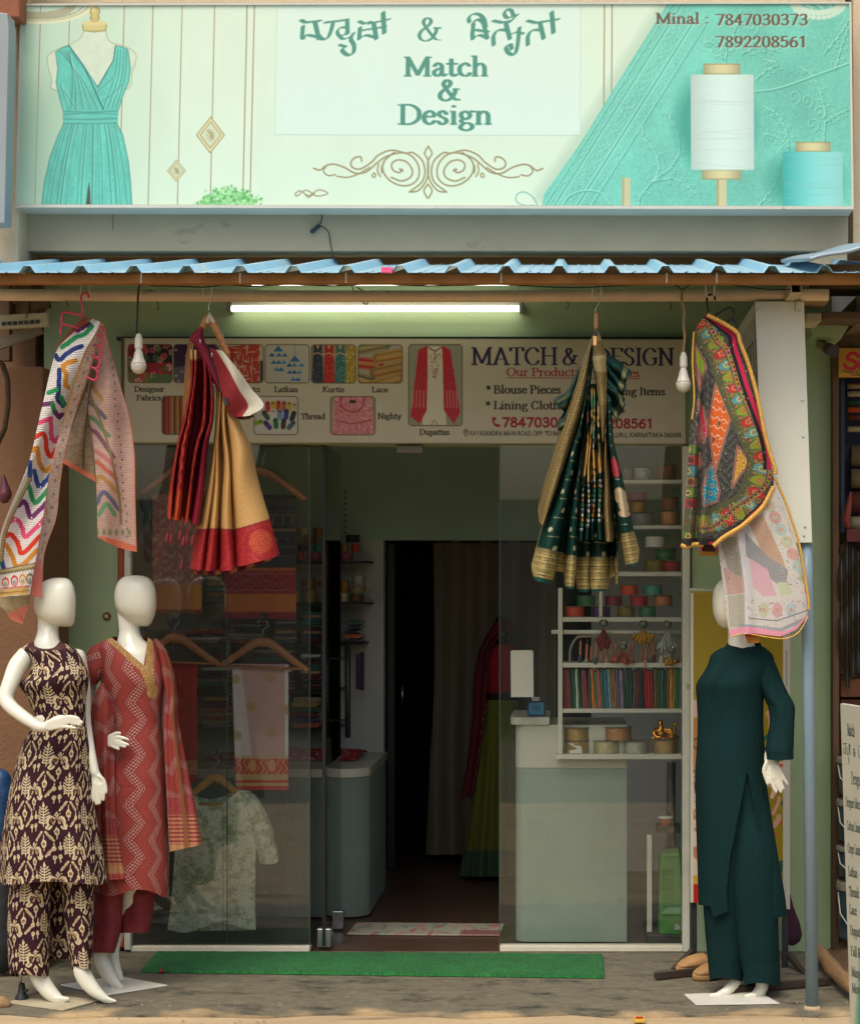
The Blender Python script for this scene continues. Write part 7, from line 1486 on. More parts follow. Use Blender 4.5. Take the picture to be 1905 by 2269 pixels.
def f_navy(s, t, U, V):
 c=np.empty(U.shape+(3, ));c[:]=(42, 44, 50);k=V-1095
 c=mixc(c, (70, 62, 48), (V<1122)*.8);c=mixc(c, (120, 100, 62), ((np.abs(V-1140)<3)&(np.sin(U*.9)>.2))*.8)
 for v in(1132, 1142, 1163, 1178, 1212, 1232):c=mixc(c, (96, 96, 92), (np.abs(V-v)<.8)*.7)
 c=mixc(c, (130, 112, 66), ((np.abs((U%22)-11)<3)&(np.abs(V-1153)<9)&(np.sin(V*1.2+U)>-.2))*.8);z=1172+4*np.abs(((U/5)%2)-1);c=mixc(c, (166, 126, 56), (np.abs(V-z)<1.6)*.9)
 c=mixc(c, (120, 110, 80), ((np.abs((U%24)-12)+np.abs(V-1195)<4))*.8);c=mixc(c, (60, 84, 90), ((V>1234)&(V<1254)&(np.sin(U*.8)*np.sin(V*.9)>.2))*.8)
 z2=1257+3*np.abs(((U/2)%2)-1);c=mixc(c, (176, 106, 46), ((V>z2)&(V<1264))*1.0)
 red=mixc((136, 26, 44), (176, 110, 76), ((np.abs(np.sin(U*.14)*9-((V-1290)%18)+9)<1.6)|(np.abs(np.sin(U*.14+1.57)*9-((V-1290)%18)+9)<1.2))*.6)
 c=np.where(((V>=1264)&(V<1316))[..., None], red, c);c=mixc(c, (186, 110, 90), ((np.abs(V-1271)<.6)|(np.abs(V-1308)<.6))*.8)
 c=mixc(c, (186, 106, 52), ((V>=1316)&(V<1356))*1.0);return mixc(c, (130, 24, 40), (V>=1356)*1.0)
folded('folded_saree', 'navy patterned folded saree with crimson and orange ends behind the left glass', 'saree', 497, 656, 1096, 1370, f_navy, grp='folded sarees behind the left glass')
folded('red_cloth', 'plain bright red cloth with gold end folded over a hanger behind glass', 'cloth', 372, 437, 1466, 1732, lambda s, t, U, V:mixc(mixc((150, 10, 18), (166, 16, 22), sstep(U, 424, 428)), mixc((170, 120, 80), (150, 20, 40), sstep(V, 1716, 1718)), sstep(V, 1684, 1686)), 8.10)
def f_white(s, t, U, V):
 c=mixc((206, 168, 158), (222, 214, 206), sstep(.16+.22*t-s, -.02, .02));c=mixc(c, (220, 216, 208), (s>.93)*1.0);c=c*(.95+.07*np.sin(V*2.2+.6*np.sin(U*.3)))[..., None]
 for x, y in((599, 1503), (556, 1566), (602, 1624), (520, 1505), (524, 1630), (637, 1573)):c=mixc(c, (176, 146, 88), sstep(13.5-np.hypot(U-x, V-y), 0, 5)*(.7+.3*np.sin(U*2)))
 c=mixc(c, (196, 166, 112), sstep(V, 1671, 1682));m=((V>1682)&(V<1716));p=np.minimum(np.hypot((U-559)/1.0, (V-1697)/1.5), np.hypot(U-602, (V-1697)/1.5));r=mixc((196, 70, 52), (214, 170, 120), ((p<9)|((np.sin(U*.5+2*np.sin(V*.25))>.75)&(p>11)))*.9);c=np.where(m[..., None], r, c)
 c=mixc(c, (196, 60, 52), (((V>1729)&(V<1735))|(V>1742))*1.0);return c
folded('folded_dupatta', 'white and pink dupatta with gold dots and red paisley border behind glass', 'dupatta', 514, 639, 1471, 1750, f_white, 8.10, amp=.008, skew=-8)
bl=empty('leaf_print_blouse', W(470, 2060, 8.09), 'pale green leaf print blouse on a hanger low behind the left glass', 'blouse')
def f_leaf(s, t, U, V):
 n=fbm(U/14, V/14, 3, 2);m=fbm(U/5, V/6, 3, 9);c=mixc((222, 234, 206), (184, 204, 164), sstep(n, .45, .6));c=mixc(c, (232, 230, 196), sstep(fbm(U/26, V/26, 2, 5), .52, .62)*.7)
 st=np.abs(np.sin(m*30+n*10));c=mixc(c, (88, 112, 62), ((st<.28)&(n>.44))*.75);c=mixc(c, (128, 96, 66), ((st>.93)&(m>.52))*.7);return mixc(c, (140, 152, 124), ((np.abs(U-494)<1)&(V>1795))*.8)
neck=lambda s, t:(0*s, (1-t)**5*30*np.sin(np.pi*s)**.8+t**8*9*np.sin(s*8))
bd_=lambda s, t, U, V:.012*np.sin(s*9+t*3)*t-.03*np.sin(s*3.14)+.006*np.sin(t*9+s*4)
cloth('front', [(434, 1764), (405, 1790), (391, 1840), (385, 1920), (379, 2000), (371, 2060)], [(524, 1748), (556, 1792), (566, 1850), (566, 1930), (565, 2000), (567, 2052)], 150, 240, 8.09, bd_, f_leaf, M_cl_in, bl, neck)
cloth('back', [(436, 1766), (405, 1792), (392, 1840), (388, 1920), (386, 2000), (384, 2064)], [(522, 1750), (554, 1794), (562, 1850), (560, 1930), (558, 2000), (556, 2062)], 60, 80, 8.16, lambda s, t, U, V:.01*np.sin(s*8), f_leaf, M_cl_in, bl, lambda s, t:(0*s, (1-t)**5*12*np.sin(np.pi*s)))
shell('sleeve', [(1752, 518, 552, .03, 8.11), (1770, 530, 572, .04, 8.11), (1810, 548, 594, .045, 8.11), (1850, 560, 608, .045, 8.10), (1890, 570, 616, .045, 8.10), (1906, 574, 618, .045, 8.10, 10)], 90, 110, lambda X, V, U, th, tt, fr_:f_leaf(0, 0, U, V), M_cl_in, bl, lambda t, th:.05*np.sin(5*th+6*t))
shell('sleeve', [(1764, 408, 440, .03, 8.11), (1790, 390, 424, .04, 8.11), (1830, 374, 410, .045, 8.11), (1880, 362, 400, .045, 8.11)], 60, 70, lambda X, V, U, th, tt, fr_:f_leaf(0, 0, U, V), M_cl_in, bl)
def fluted(x0, x1, y0, y1, r, z0, z1, corners, pitch=.011, amp=.0022):
 pts=[]
 def arc(cx, cy, a0, a1):
  n=int(abs(a1-a0)*r/.0028)
  for k in range(n+1):a=a0+(a1-a0)*k/n;pts.append((cx+r*math.cos(a), cy+r*math.sin(a)))
 if 'l'in corners:arc(x0+r, y0+r, math.pi, 1.5*math.pi)
 else:pts.append((x0, y0))
 if 'r'in corners:arc(x1-r, y0+r, 1.5*math.pi, 2*math.pi)
 else:pts.append((x1, y0))
 pts+=[(x1, y1), (x0, y1)]
 out=[]
 P=np.array(pts);Q=np.vstack([P, P[:1]]);cum=0
 for a, b_ in zip(Q[:-1], Q[1:]):
  d=b_-a;l_=np.hypot(*d);n=max(1, int(l_/.0028));nn=np.array([d[1], -d[0]])/(l_+1e-9)
  for k in range(n):out.append(tuple(a+d*k/n+nn*amp*(abs(math.sin(math.pi*(cum+l_*k/n)/pitch)))))
  cum+=l_
 return MB().flatprism(out, z0, z1)
lc=empty('counter', (-1.6, 8.73, 0), 'long grey fluted counter with rounded white top inside on the left', 'counter')
fluted(-2.3, -1.025, 8.75, 9.60, .10, .012, .714, 'r').build('fluted_body', M_flute, lc)
pts=[(-2.32, 8.735)]+[(-1.138+.12*math.cos(a), 8.855+.12*math.sin(a))for a in np.linspace(-math.pi/2, 0, 12)]+[(-1.018, 9.62), (-2.32, 9.62)]
MB().flatprism(pts, .715, .76).build('top', M_top, lc, bevel=.004)
hp=empty('embroidered_cloth', (-1.25, 9.4, .762), 'crumpled red embroidered cloth lying on the left counter', 'cloth')
xs_, ys_=np.meshgrid(np.linspace(-1.95, -1.12, 90), np.linspace(9.1, 9.58, 40));zz2=.765+.05*np.clip(1-np.hypot((xs_+1.4)/.42, (ys_-9.36)/.24), 0, 1)**.5*(.3+fbm(xs_*12, ys_*12, 3, 2))
gridmesh('crumpled_sheet', np.stack([xs_, ys_, zz2], -1), mixc((150, 30, 42), (206, 190, 180), sstep(fbm(xs_*50, ys_*50, 2, 4), .55, .6))/255, M_cl_in, hp)
rc=empty('counter', (0, 8.15, 0), 'pale fluted counter with rounded left end behind the right glass', 'counter')
rx0, rx1=xx(1142, 8.15), xx(1388, 8.15);zb, zt_=zz(1703, 8.15), zz(1607, 8.15)
fluted(rx0, rx1, 8.15, 8.62, .06, .012, zb, 'l', .0095, .0007).build('fluted_body', mat('fluted_green_grey', L(142, 158, 142), .45, .05, 4), rc)
pts=[(rx0-.002+.062-.062*math.cos(a), 8.148+.062-.062*math.sin(a))for a in np.linspace(0, math.pi/2, 12)]+[(rx1+.002, 8.148), (rx1+.002, 8.62), (rx0-.002, 8.62)]
MB().flatprism(pts, zb+.001, zt_).build('fascia', M_top, rc, bevel=.003)
q0, q1=xx(1130, 8.14), xx(1217, 8.14)
pts=[(q0+.05-.05*math.cos(a), 8.135+.05-.05*math.sin(a))for a in np.linspace(0, math.pi/2, 10)]+[(q1, 8.135), (q1, 8.6), (q0, 8.6)]
MB().flatprism(pts, zt_+.001, zz(1590, 8.14)).build('ledge', M_top, rc, bevel=.003)
sbx=empty('sound_box', W(1189, 1592, 8.2), 'small blue and black payment sound box on the right counter', 'speaker')
b=MB();b.pbox(1168, 1209, 1553, 1589.5, 8.2, .07);b.build('body', mat('navy_plastic', L(30, 40, 58), .4), sbx, bevel=.012, seg=4)
b=MB();b.pbox(1171, 1205, 1558, 1585, 8.193, .01);b.build('front_panel', mat('blue_panel', L(44, 132, 176), .4), sbx, bevel=.004)
b=MB()
for i in range(9):
 for j in range(6):
  c=W(1180+i*2, 1562+j*2.3, 8.1925);b.box(c.x-.0012, c.x+.0012, 8.1915, 8.193, c.z-.0012, c.z+.0012)
go=b.build('grille', M_black, sbx);go['kind']='stuff'
tcv=Cv(0, 0, 60, 24, 2, (222, 222, 214));tcv.text('PAYTM', 5, 18, 12, (36, 52, 90), .17, 1, False, x1=55)
uu_, vv_=np.meshgrid(np.linspace(1178, 1195, tcv.w), np.linspace(1545, 1552.5, tcv.h));gridmesh('name_card', WA(uu_, vv_, 8.21), tcv.a, M_print, sbx, False)
pp=MB();pts=[(1131, 1444), (1134, 1441), (1178, 1441), (1181, 1444), (1182, 1545), (1132, 1545)];pp.pprism(pts, 8.006, .0012)
tag(pp.build('paper_notice', mat('plain_paper', L(206, 208, 190), .8, .02, 6)), 'blank off white paper sheet stuck inside the right glass', 'paper')
rk=empty('display_rack', W(1375, 1677, 8.1), 'white rack of thread and packets behind the right glass panel', 'shelf')
M_rack=mat('white_rack', L(206, 206, 188), .45, .04, 8)
for(u0, u1, v0, v1)in((1335, 1511, 1063, 1071), (1335, 1511, 1164, 1172), (1335, 1511, 1267, 1277), (1246.5, 1511, 1368, 1378), (1246.5, 1511, 1469, 1479.5), (1246.5, 1511, 1571, 1580), (1232, 1511, 1672, 1683)):
 b=MB();b.pbox(u0, u1, v0, v1, 8.08, .17);b.build('shelf_board', M_rack, rk, bevel=.002)
for(u0, u1, v0, v1)in((1236, 1246, 1303, 1671.5), (1327, 1334.5, 1000, 1367)):
 b=MB();b.pbox(u0, u1, v0, v1, 8.078, .172);b.build('upright', M_rack, rk, bevel=.002)
b=MB();b.tube([W(1221, 1400.5, 8.10), W(1511, 1402, 8.10)], .0105, 14);b.build('rail', M_rack, rk, True)
b=MB();b.tube([W(*q, 8.2)for q in sp([(1262, 1468), (1263, 1440), (1275, 1416), (1295, 1410), (1400, 1411), (1508, 1412)], 6)], .006, 10);b.build('bent_rail', M_rack, rk, True)
CN={'white':(214, 212, 196), 'green':(30, 100, 48), 'red':(166, 22, 26), 'orange':(196, 64, 24), 'teal':(70, 146, 128), 'maroon':(120, 24, 52), 'crimson':(168, 20, 52), 'peach':(186, 114, 70), 'purple':(70, 36, 92), 'olive':(128, 110, 40), 'sea green':(62, 116, 80), 'gold':(166, 122, 44), 'grey':(132, 130, 118), 'brown':(128, 84, 48), 'silver':(186, 186, 168), 'dark gold':(176, 146, 84), 'copper':(190, 138, 90), 'pale gold':(196, 186, 134), 'pink':(176, 84, 116), 'black':(32, 32, 34), 'blue':(40, 74, 120), 'cream':(176, 160, 112)}
def spool(u0, u1, v0, v1, Y, cname, where, grp, rim=True):
 s=(u1-u0)/2;r=px(s, Y);hgt=px(v1-v0, Y);c=W((u0+u1)/2, v1, Y+r)
 c=W((u0+u1)/2, v1, Y);c=Vector((c.x, Y+r, c.z))
 e=empty('lace_spool', c, f'{cname} lace spool {where}', 'spool', grp)
 prof=[(r*.98, .002)]
 n=max(3, int(hgt/.0105))
 for k in range(n*2+1):prof.append((r*(.97 if k%2 else.89), .003+(hgt-.006)*k/(n*2)))
 MB().lathe(prof, c, 22).build('thread', mat('thread_'+cname.replace(' ', '_'), L(*CN[cname]), .42, .25, 70, .4, 260, spec=.6, metal=.45 if cname in('gold', 'dark gold', 'pale gold', 'copper', 'silver')else 0), e, True)
 if rim:
  m=mat('spool_card', L(120, 112, 90), .7)
  for z in(0, hgt-.0022):MB().lathe([(r, z), (r, z+.002)], c, 22).build('rim', m, e)
 return e
GS='lace spools on the white rack'
for a in((1378, 1402, 1036, 1062.5, 'grey', 'at the left of the top rack shelf'), (1400, 1447, 1034, 1062.5, 'silver', 'in the middle of the top rack shelf'), (1452, 1501, 1030, 1062.5, 'brown', 'at the right of the top rack shelf'), (1394, 1452, 1136, 1163.5, 'grey', 'wide, low on the second rack shelf'), (1396, 1434, 1110, 1135, 'gold', 'on the wide grey spool of the second rack shelf'), (1390, 1436, 1090, 1109, 'maroon', 'topmost on the second rack shelf'), (1460, 1508, 1131, 1163.5, 'copper', 'low at the right of the second rack shelf'), (1462, 1506, 1101, 1130, 'brown', 'above the copper one on the second rack shelf'), (1428, 1476, 1240, 1266.5, 'olive', 'low on the third rack shelf'), (1466, 1511, 1242, 1266.5, 'red', 'at the right of the third rack shelf'), (1452, 1500, 1215, 1241, 'green', 'above the red one on the third rack shelf'), (1429, 1476, 1187, 1213, 'white', 'topmost on the third rack shelf'), (1250, 1296, 1344, 1367.5, 'orange', 'at the left end of the fourth rack shelf'), (1310, 1354, 1344, 1367.5, 'purple', 'low on the fourth rack shelf'), (1367, 1408, 1344, 1367.5, 'olive', 'low on the fourth rack shelf'), (1415, 1455, 1344, 1367.5, 'sea green', 'low on the fourth rack shelf'), (1277, 1320, 1320, 1343, 'green', 'in the middle row of the fourth rack shelf'), (1339, 1380, 1320, 1343, 'maroon', 'in the middle row of the fourth rack shelf'), (1395, 1437, 1320, 1343, 'crimson', 'in the middle row of the fourth rack shelf'), (1448, 1492, 1320, 1343, 'peach', 'in the middle row of the fourth rack shelf'), (1374, 1415, 1296, 1319, 'orange', 'in the top row of the fourth rack shelf'), (1424, 1470, 1296, 1319, 'teal', 'in the top row of the fourth rack shelf'), (1244.5+3, 1307, 1643, 1671.5, 'dark gold', 'with a white slip, at the left of the lowest rack shelf'), (1248, 1306, 1614, 1642, 'dark gold', 'stacked at the left of the lowest rack shelf'), (1311, 1375, 1643, 1671.5, 'pale gold', 'on the lowest rack shelf below the copper spool'), (1378, 1441, 1644, 1671.5, 'silver', 'on the lowest rack shelf'), (1337, 1402, 1613, 1642, 'copper', 'on top of two spools of the lowest rack shelf'), (1444, 1506, 1641, 1671.5, 'dark gold', 'under the golden figure on the lowest rack shelf')):
 e=spool(*a[:4], 8.10, a[4], a[5], GS)
b=MB();b.pprism([(1258, 1647), (1270, 1648), (1272, 1652), (1288, 1654), (1290, 1670), (1262, 1670), (1260, 1664), (1280, 1660)], 8.094, .002);tag(b.build('paper_slip', mat('plain_paper', L(206, 208, 190), .8, .02, 6)), 'white paper slip leaning on the dark gold lace spool', 'paper')
bu=empty('golden_figurine', W(1475, 1640, 8.16), 'shiny golden reclining laughing monk figurine on a lace spool', 'figurine')
M_gold=mat('polished_gold', L(220, 160, 50), .22, .08, 30, metal=1.0)
mb=MB();Yb=8.15
for pts in([(1458, 1632, 9, Yb), (1462, 1622, 10, Yb), (1464, 1615, 8, Yb)], [(1463, 1606, 6, Yb), (1463, 1601, 6.5, Yb)], [(1464, 1626, 9, Yb-.01), (1475, 1628, 9, Yb), (1490, 1631, 6.5, Yb), (1500, 1634, 4.5, Yb)], [(1452, 1616, 4, Yb-.01), (1448, 1624, 4, Yb-.02), (1453, 1632, 3.5, Yb-.03), (1462, 1634, 3, Yb-.035)], [(1474, 1616, 4, Yb), (1483, 1618, 4, Yb-.01), (1490, 1626, 3.5, Yb-.015)], [(1493, 1630, 4, Yb), (1495, 1618, 3.4, Yb), (1494, 1606, 3, Yb), (1500, 1603, 3, Yb)], [(1446, 1635, 4, Yb-.02), (1470, 1637, 3.6, Yb-.03), (1503, 1637, 3, Yb-.01)]):limbp(mb, pts, None, 12)
fuse('body', mb, .0022, M_gold, bu, 2)
pcs=[(120, 34, 44), (150, 50, 56), (40, 60, 52), (34, 84, 60), (176, 206, 170), (60, 70, 66), (110, 96, 76), (166, 36, 70), (60, 84, 66), (214, 130, 36), (90, 120, 96), (206, 96, 100), (44, 110, 74), (60, 110, 134), (110, 150, 150), (134, 106, 76), (160, 120, 70), (110, 96, 130), (140, 130, 150), (40, 70, 52), (36, 80, 60), (50, 74, 70), (90, 90, 92), (120, 50, 44), (50, 60, 64), (34, 38, 40), (166, 34, 36), (180, 40, 40), (150, 44, 40), (110, 96, 60), (60, 90, 56), (40, 110, 84), (60, 66, 60), (110, 100, 56), (206, 134, 36), (150, 130, 70), (36, 130, 70), (50, 150, 96)]
M_pk=vmat('fabric_in_sleeve', .22, .1, 300, .0, k=.95, spec=.6)
proto=None;rnd=random.Random(4)
u=1250.0
for i, c in enumerate(pcs):
 w=rnd.uniform(6.3, 8.3);lean=rnd.uniform(2, 9)if i<20 else rnd.uniform(-2, 3);topv=rnd.uniform(1481, 1490)
 if u+w>1509:break
 x0, x1=xx(u, 8.1), xx(u+w, 8.1);z0, z1=zz(1570.5, 8.1), zz(topv, 8.1);dx=px(lean, 8.1)
 n=10;yy2, zz3=np.meshgrid(np.linspace(0, 1, 7), np.linspace(0, 1, n))
 prof_=np.array([(0, .0), (.1, -.004), (.5, -.008), (.9, -.004), (1, 0.0), (1, .13), (0, .13), (0, 0)])
 P=np.zeros((n, 8, 3))
 for k in range(n):
  t=k/(n-1);P[k, :, 0]=x0+(x1-x0)*prof_[:, 0]-dx*t+.0012*math.sin(9*t+i);P[k, :, 1]=8.105+prof_[:, 1];P[k, :, 2]=z0+(z1-z0)*t
 cc=np.empty((n, 8, 3));cc[:]=np.array(c)/255;cc*=(1+.25*(np.random.default_rng(i).random((n, 8, 1))-.5))
 o=gridmesh('fabric_packet', P, cc, M_pk, None, False)
 nm='grey'if max(c)-min(c)<22 else('red'if c[0]>1.6*c[1]and c[0]>1.5*c[2]else 'green'if c[1]>=c[0]and c[1]>=c[2]else 'blue'if c[2]>=c[0]else 'tan')
 tag(o, f'{nm} fabric packet standing {ordn(i)} from the left in the upright rack row', 'fabric packet', 'upright fabric packets on the white rack')
 u+=w*.93
M_cop=mat('copper_stick', L(190, 120, 76), .4, .1, 40)
tc=[(70, 60, 96), (150, 160, 120), (130, 30, 40), (60, 90, 70), (60, 20, 24), (196, 140, 140), (120, 60, 50), (40, 80, 70), (150, 110, 60), (90, 110, 96), (206, 150, 160), (170, 180, 150), (210, 150, 160), (80, 110, 80), (110, 40, 40), (206, 200, 170), (150, 130, 80)]
for i, u in enumerate((1286, 1300, 1310, 1321, 1333, 1345, 1356, 1364, 1374, 1392, 1402, 1421, 1431, 1437, 1450, 1466, 1509)):
 dv=rnd.uniform(-4, 14);v0=1424+dv;Y=8.085+.012*(i%3)
 e=empty('braid_tassel', W(u, v0, Y), f'copper stick braid tassel hanging {ORD[i]} from the left on the rack rail', 'tassel', 'braid tassels on the rack rail')
 b=MB();b.limb([W(u, v0, Y), W(u-1, v0+28, Y)], [px(2.4, Y), px(2.8, Y)], 8);b.tube([W(u, 1404, Y), W(u, v0, Y)], .0008, 5);b.build('stick', M_cop, e, True)
 b=MB();b.limb([W(u-1, v0+29, Y), W(u-1, v0+34, Y), W(u-2, v0+42, Y)], [px(2.6, Y), px(4.6, Y), px(5, Y)], 9);b.build('tassel', mat(f'tassel_{i}', L(*tc[i]), .7, .25, 120, .3, 300), e, True)
def bunch(u, v, w, hgt, c, lab, n, seed, m=None):
 r_=random.Random(seed);e=empty('latkan', W(u, v, 8.05), lab, 'latkan', 'latkans hanging before the rack')
 cup(e, u, v-14, 8.03)
 mm=m or mat('latkan_'+str(seed), L(*c), .6, .3, 90, .3, 200)
 b=MB()
 for k in range(n):
  t=(k+.5)/n;a=(t-.5)*2;x1=u+a*w+r_.uniform(-2, 2);v1=v+hgt*(1-.35*a*a)*r_.uniform(.7, 1.05);Y=8.06+r_.uniform(-.02, .03)
  p=[W(u+a*2, v, Y), W(u+a*w*.6, v+hgt*.35, Y), W(x1, v1-6, Y), W(x1, v1, Y)];b.limb(p, [px(1.2, Y), px(1.6, Y), px(3.4, Y), px(3.8, Y)], 8)
 b.build('strands', mm, e, True)
bunch(1337, 1395, 14, 44, (120, 22, 22), 'dark red pompom latkan on a suction cup before the rack', 16, 11);bunch(1425, 1397, 22, 30, (186, 138, 46), 'gold bead latkan on a suction cup before the rack', 22, 12, mat('gold_bead', L(190, 140, 50), .3, .2, 90, metal=.8));bunch(1478, 1398, 20, 58, (170, 176, 166), 'pale grey tassel latkan on a suction cup before the rack', 15, 13);bunch(1380, 1446, 26, 26, (170, 60, 50), 'multicolour flower latkan low before the rack', 14, 14, mat('flower_mix', L(170, 70, 50), .7, .6, 60, dark=L(60, 120, 60), dscale=40, damt=.1));bunch(1487, 1455, 14, 20, (160, 124, 50), 'small brass bell latkan at the right before the rack', 10, 15, mat('gold_bead', L(190, 140, 50)))
gb=empty('green_bag', W(1487, 2076, 8.2), 'bright green printed bag standing behind the right glass', 'bag')
b=MB();b.pprism([(1462, 1900), (1476, 1892), (1510, 1890), (1510, 2074), (1460, 2074)], 8.16, .16);b.build('sack', mat('green_sack', L(64, 130, 56), .5, .15, 10, .2, 30), gb, bevel=.012, seg=3)
tcv=Cv(0, 0, 60, 34, 2, (52, 96, 54));tcv.line([(3, 3), (57, 3), (57, 31), (3, 31), (3, 3)], 1.2, (214, 220, 206));tcv.text('EM', 12, 25, 16, (222, 226, 214), .16, 1, False, x1=46)
uu_, vv_=np.meshgrid(np.linspace(1492, 1510, tcv.w), np.linspace(2047, 2062, tcv.h));gridmesh('printed_panel', WA(uu_, vv_, 8.156), tcv.a, M_print, gb, False)
b=MB()
for k in range(6):b.tube([W(1466, 1930+20*k, 8.154), W(1490, 1930+20*k, 8.154)], .001, 5)
for k in range(4):b.tube([W(1468+7*k, 1925, 8.154), W(1468+7*k, 2032, 8.154)], .001, 5)
b.build('printed_grid', mat('dark_green_ink', L(36, 84, 40), .6), gb)
b=MB();b.pbox(1433, 1444, 1851, 2070, 8.22, .02);tag(b.build('white_batten', M_rack, None, bevel=.002), 'white upright batten standing beside the green bag', 'batten')
cu=MB();c=W(1474, 1830, 8.25);s=px(1, 8.25);cu.lathe([(11*s, 0), (13*s, 14*s), (16*s, 20*s)], c, 20);cup_o=empty('paper_cup', c, 'orange and white paper cup on the dark stand behind glass', 'cup');cu.build('cup', mat('orange_cup', L(196, 92, 36), .5), cup_o, True)
cu=MB();cu.lathe([(16.2*s, 16*s), (16.6*s, 21*s)], c, 20);cu.build('rim', M_rack, cup_o, True)
ds=empty('dark_stand', W(1495, 2085, 8.4), 'dark metal stand with a black pipe behind the green bag', 'stand')
b=MB();b.pbox(1455, 1508, 1831, 1846, 8.22, .12);b.build('shelf', M_black, ds);b=MB();b.tube([W(1487, 1690, 8.42), W(1485, 1885, 8.42)], .022, 14);b.build('pipe', M_black, ds, True);b=MB();b.pbox(1432, 1511, 2073, 2100, 8.14, .3);b.build('base', M_black, ds, bevel=.004)
rg_=Cv(0, 0, 340, 60, 1.0, (152, 148, 130));r5=np.random.default_rng(6)
for i in range(60):
 x, y=r5.uniform(0, 340), r5.uniform(0, 60);c=[(150, 70, 70), (176, 110, 100), (96, 120, 110), (130, 140, 120)][r5.integers(4)];rg_.ell(x, y, r5.uniform(4, 16), r5.uniform(2, 6), c, .7, ang=r5.uniform(0, 3))
rg_.poly([(250, 40), (340, 36), (340, 60), (250, 60)], (110, 50, 52), .7)
A_, B_, C_, D_=[W(u, v, gy(v, .012))for u, v in((790, 2044), (1117, 2047), (1107, 2072), (769, 2069))]
s_, t_=np.meshgrid(np.linspace(0, 1, 240), np.linspace(0, 1, 44));P=(np.array(A_)*((1-s_)*(1-t_))[..., None]+np.array(B_)*(s_*(1-t_))[..., None]+np.array(C_)*(s_*t_)[..., None]+np.array(D_)*((1-s_)*t_)[..., None])
o=gridmesh('rug', P, rg_.sample(s_*340, t_*60), M_cl_in, None, False);so=o.modifiers.new('t', 'SOLIDIFY');so.thickness=.008;so.offset=-1;tag(o, 'faded floral rug lying just inside the open doorway', 'rug')
cu=empty('curtain', W(1040, 1890, 10.4), 'beige brown curtain hanging in the dark rear doorway', 'curtain')
cloth('drape', [(960, 1190), (962, 1500), (952, 1700), (944, 1895)], [(1232, 1190), (1232, 1500), (1232, 1700), (1232, 1890)], 140, 120, 10.36, lambda s, t, U, V:.05*np.sin(s*26+.6*np.sin(t*4))*(.4+.6*t), lambda s, t, U, V:mixc((116, 108, 86), (94, 88, 68), .5+.5*np.sin(U*.9)), M_cl_in, cu)
b=MB();b.tube([W(940, 1199, 10.36), W(1240, 1199, 10.36)], .012, 10);b.build('rod', M_black, cu, True)
df=empty('mannequin', W(1108, 1945, 10.0), 'dim mannequin in red blouse and olive green sequinned skirt inside the shop', 'mannequin')
Yd=10.0
shell('skirt', [(1552, 1068, 1150, .10, Yd), (1600, 1062, 1158, .12, Yd), (1700, 1050, 1170, .16, Yd), (1800, 1038, 1182, .2, Yd), (1900, 1024, 1194, .23, Yd), (1943, 1018, 1200, .24, Yd)], 220, 200, lambda X, V, U, th, tt, fr_:mixc(mixc((92, 96, 30), (40, 70, 56), sstep(V, 1880, 1890)*.8), (210, 206, 170), ((fbm(U*1.1, V*1.1, 2, 7)>.72)*sstep(tt+0*V, .35, 1)*1.0)), M_cl_in, df, lambda t, th:.10*t*np.sin(13*th))
shell('blouse', [(1425, 1094, 1126, .04, Yd), (1436, 1076, 1146, .07, Yd), (1460, 1066, 1160, .09, Yd), (1490, 1066, 1158, .105, Yd), (1530, 1072, 1148, .09, Yd), (1556, 1072, 1148, .09, Yd)], 90, 80, lambda X, V, U, th, tt, fr_:mixc((140, 22, 36), (30, 20, 24), sstep(V, 1532, 1540)), M_cl_in, df)
mb=MB();limbp(mb, [(1110, 1380, 16, Yd), (1110, 1400, 18, Yd), (1110, 1430, 12, Yd), (1110, 1450, 18, Yd)]);limbp(mb, [(1072, 1450, 10, Yd), (1062, 1500, 9, Yd), (1060, 1560, 7, Yd-.05)]);mb.build('torso', M_black, df, True)
cloth('dupatta', [(1098, 1374), (1066, 1430), (1050, 1500), (1045, 1600), (1032, 1700), (1020, 1772)], [(1150, 1376), (1086, 1440), (1079, 1520), (1073, 1600), (1061, 1690), (1048, 1764)], 60, 160, Yd-.12, lambda s, t, U, V:.03*np.sin(s*10), lambda s, t, U, V:mixc((104, 18, 30), (190, 170, 130), ((np.abs(s-.9)<.06)&(fbm(U, V, 2, 3)>.5))*.8), M_cl_in, df)
ws=empty('wall_shelves', W(520, 1620, 9.95), 'dark wall shelves of packets and spools at the rear left', 'shelf')
for v in(1243, 1336, 1426, 1531, 1614):
 b=MB();b.pbox(300, 747, v, v+5, 9.82, .37);b.build('shelf_board', M_black, ws)
b=MB();b.pbox(761, 769, 1083, 1195, 10.185, .012);so_=b.build('slotted_strip', M_rack, ws)
b=MB()
for k in range(8):
 for dx_ in(762.6, 765.6):b.pbox(dx_, dx_+1.6, 1087+13*k, 1092+13*k, 10.183, .002)
b.build('slot', M_black, so_)
b=MB();b.tube([W(778, 1420, 9.9), W(778, 1430, 9.9)], .004);
GW='spools on the rear wall shelves'
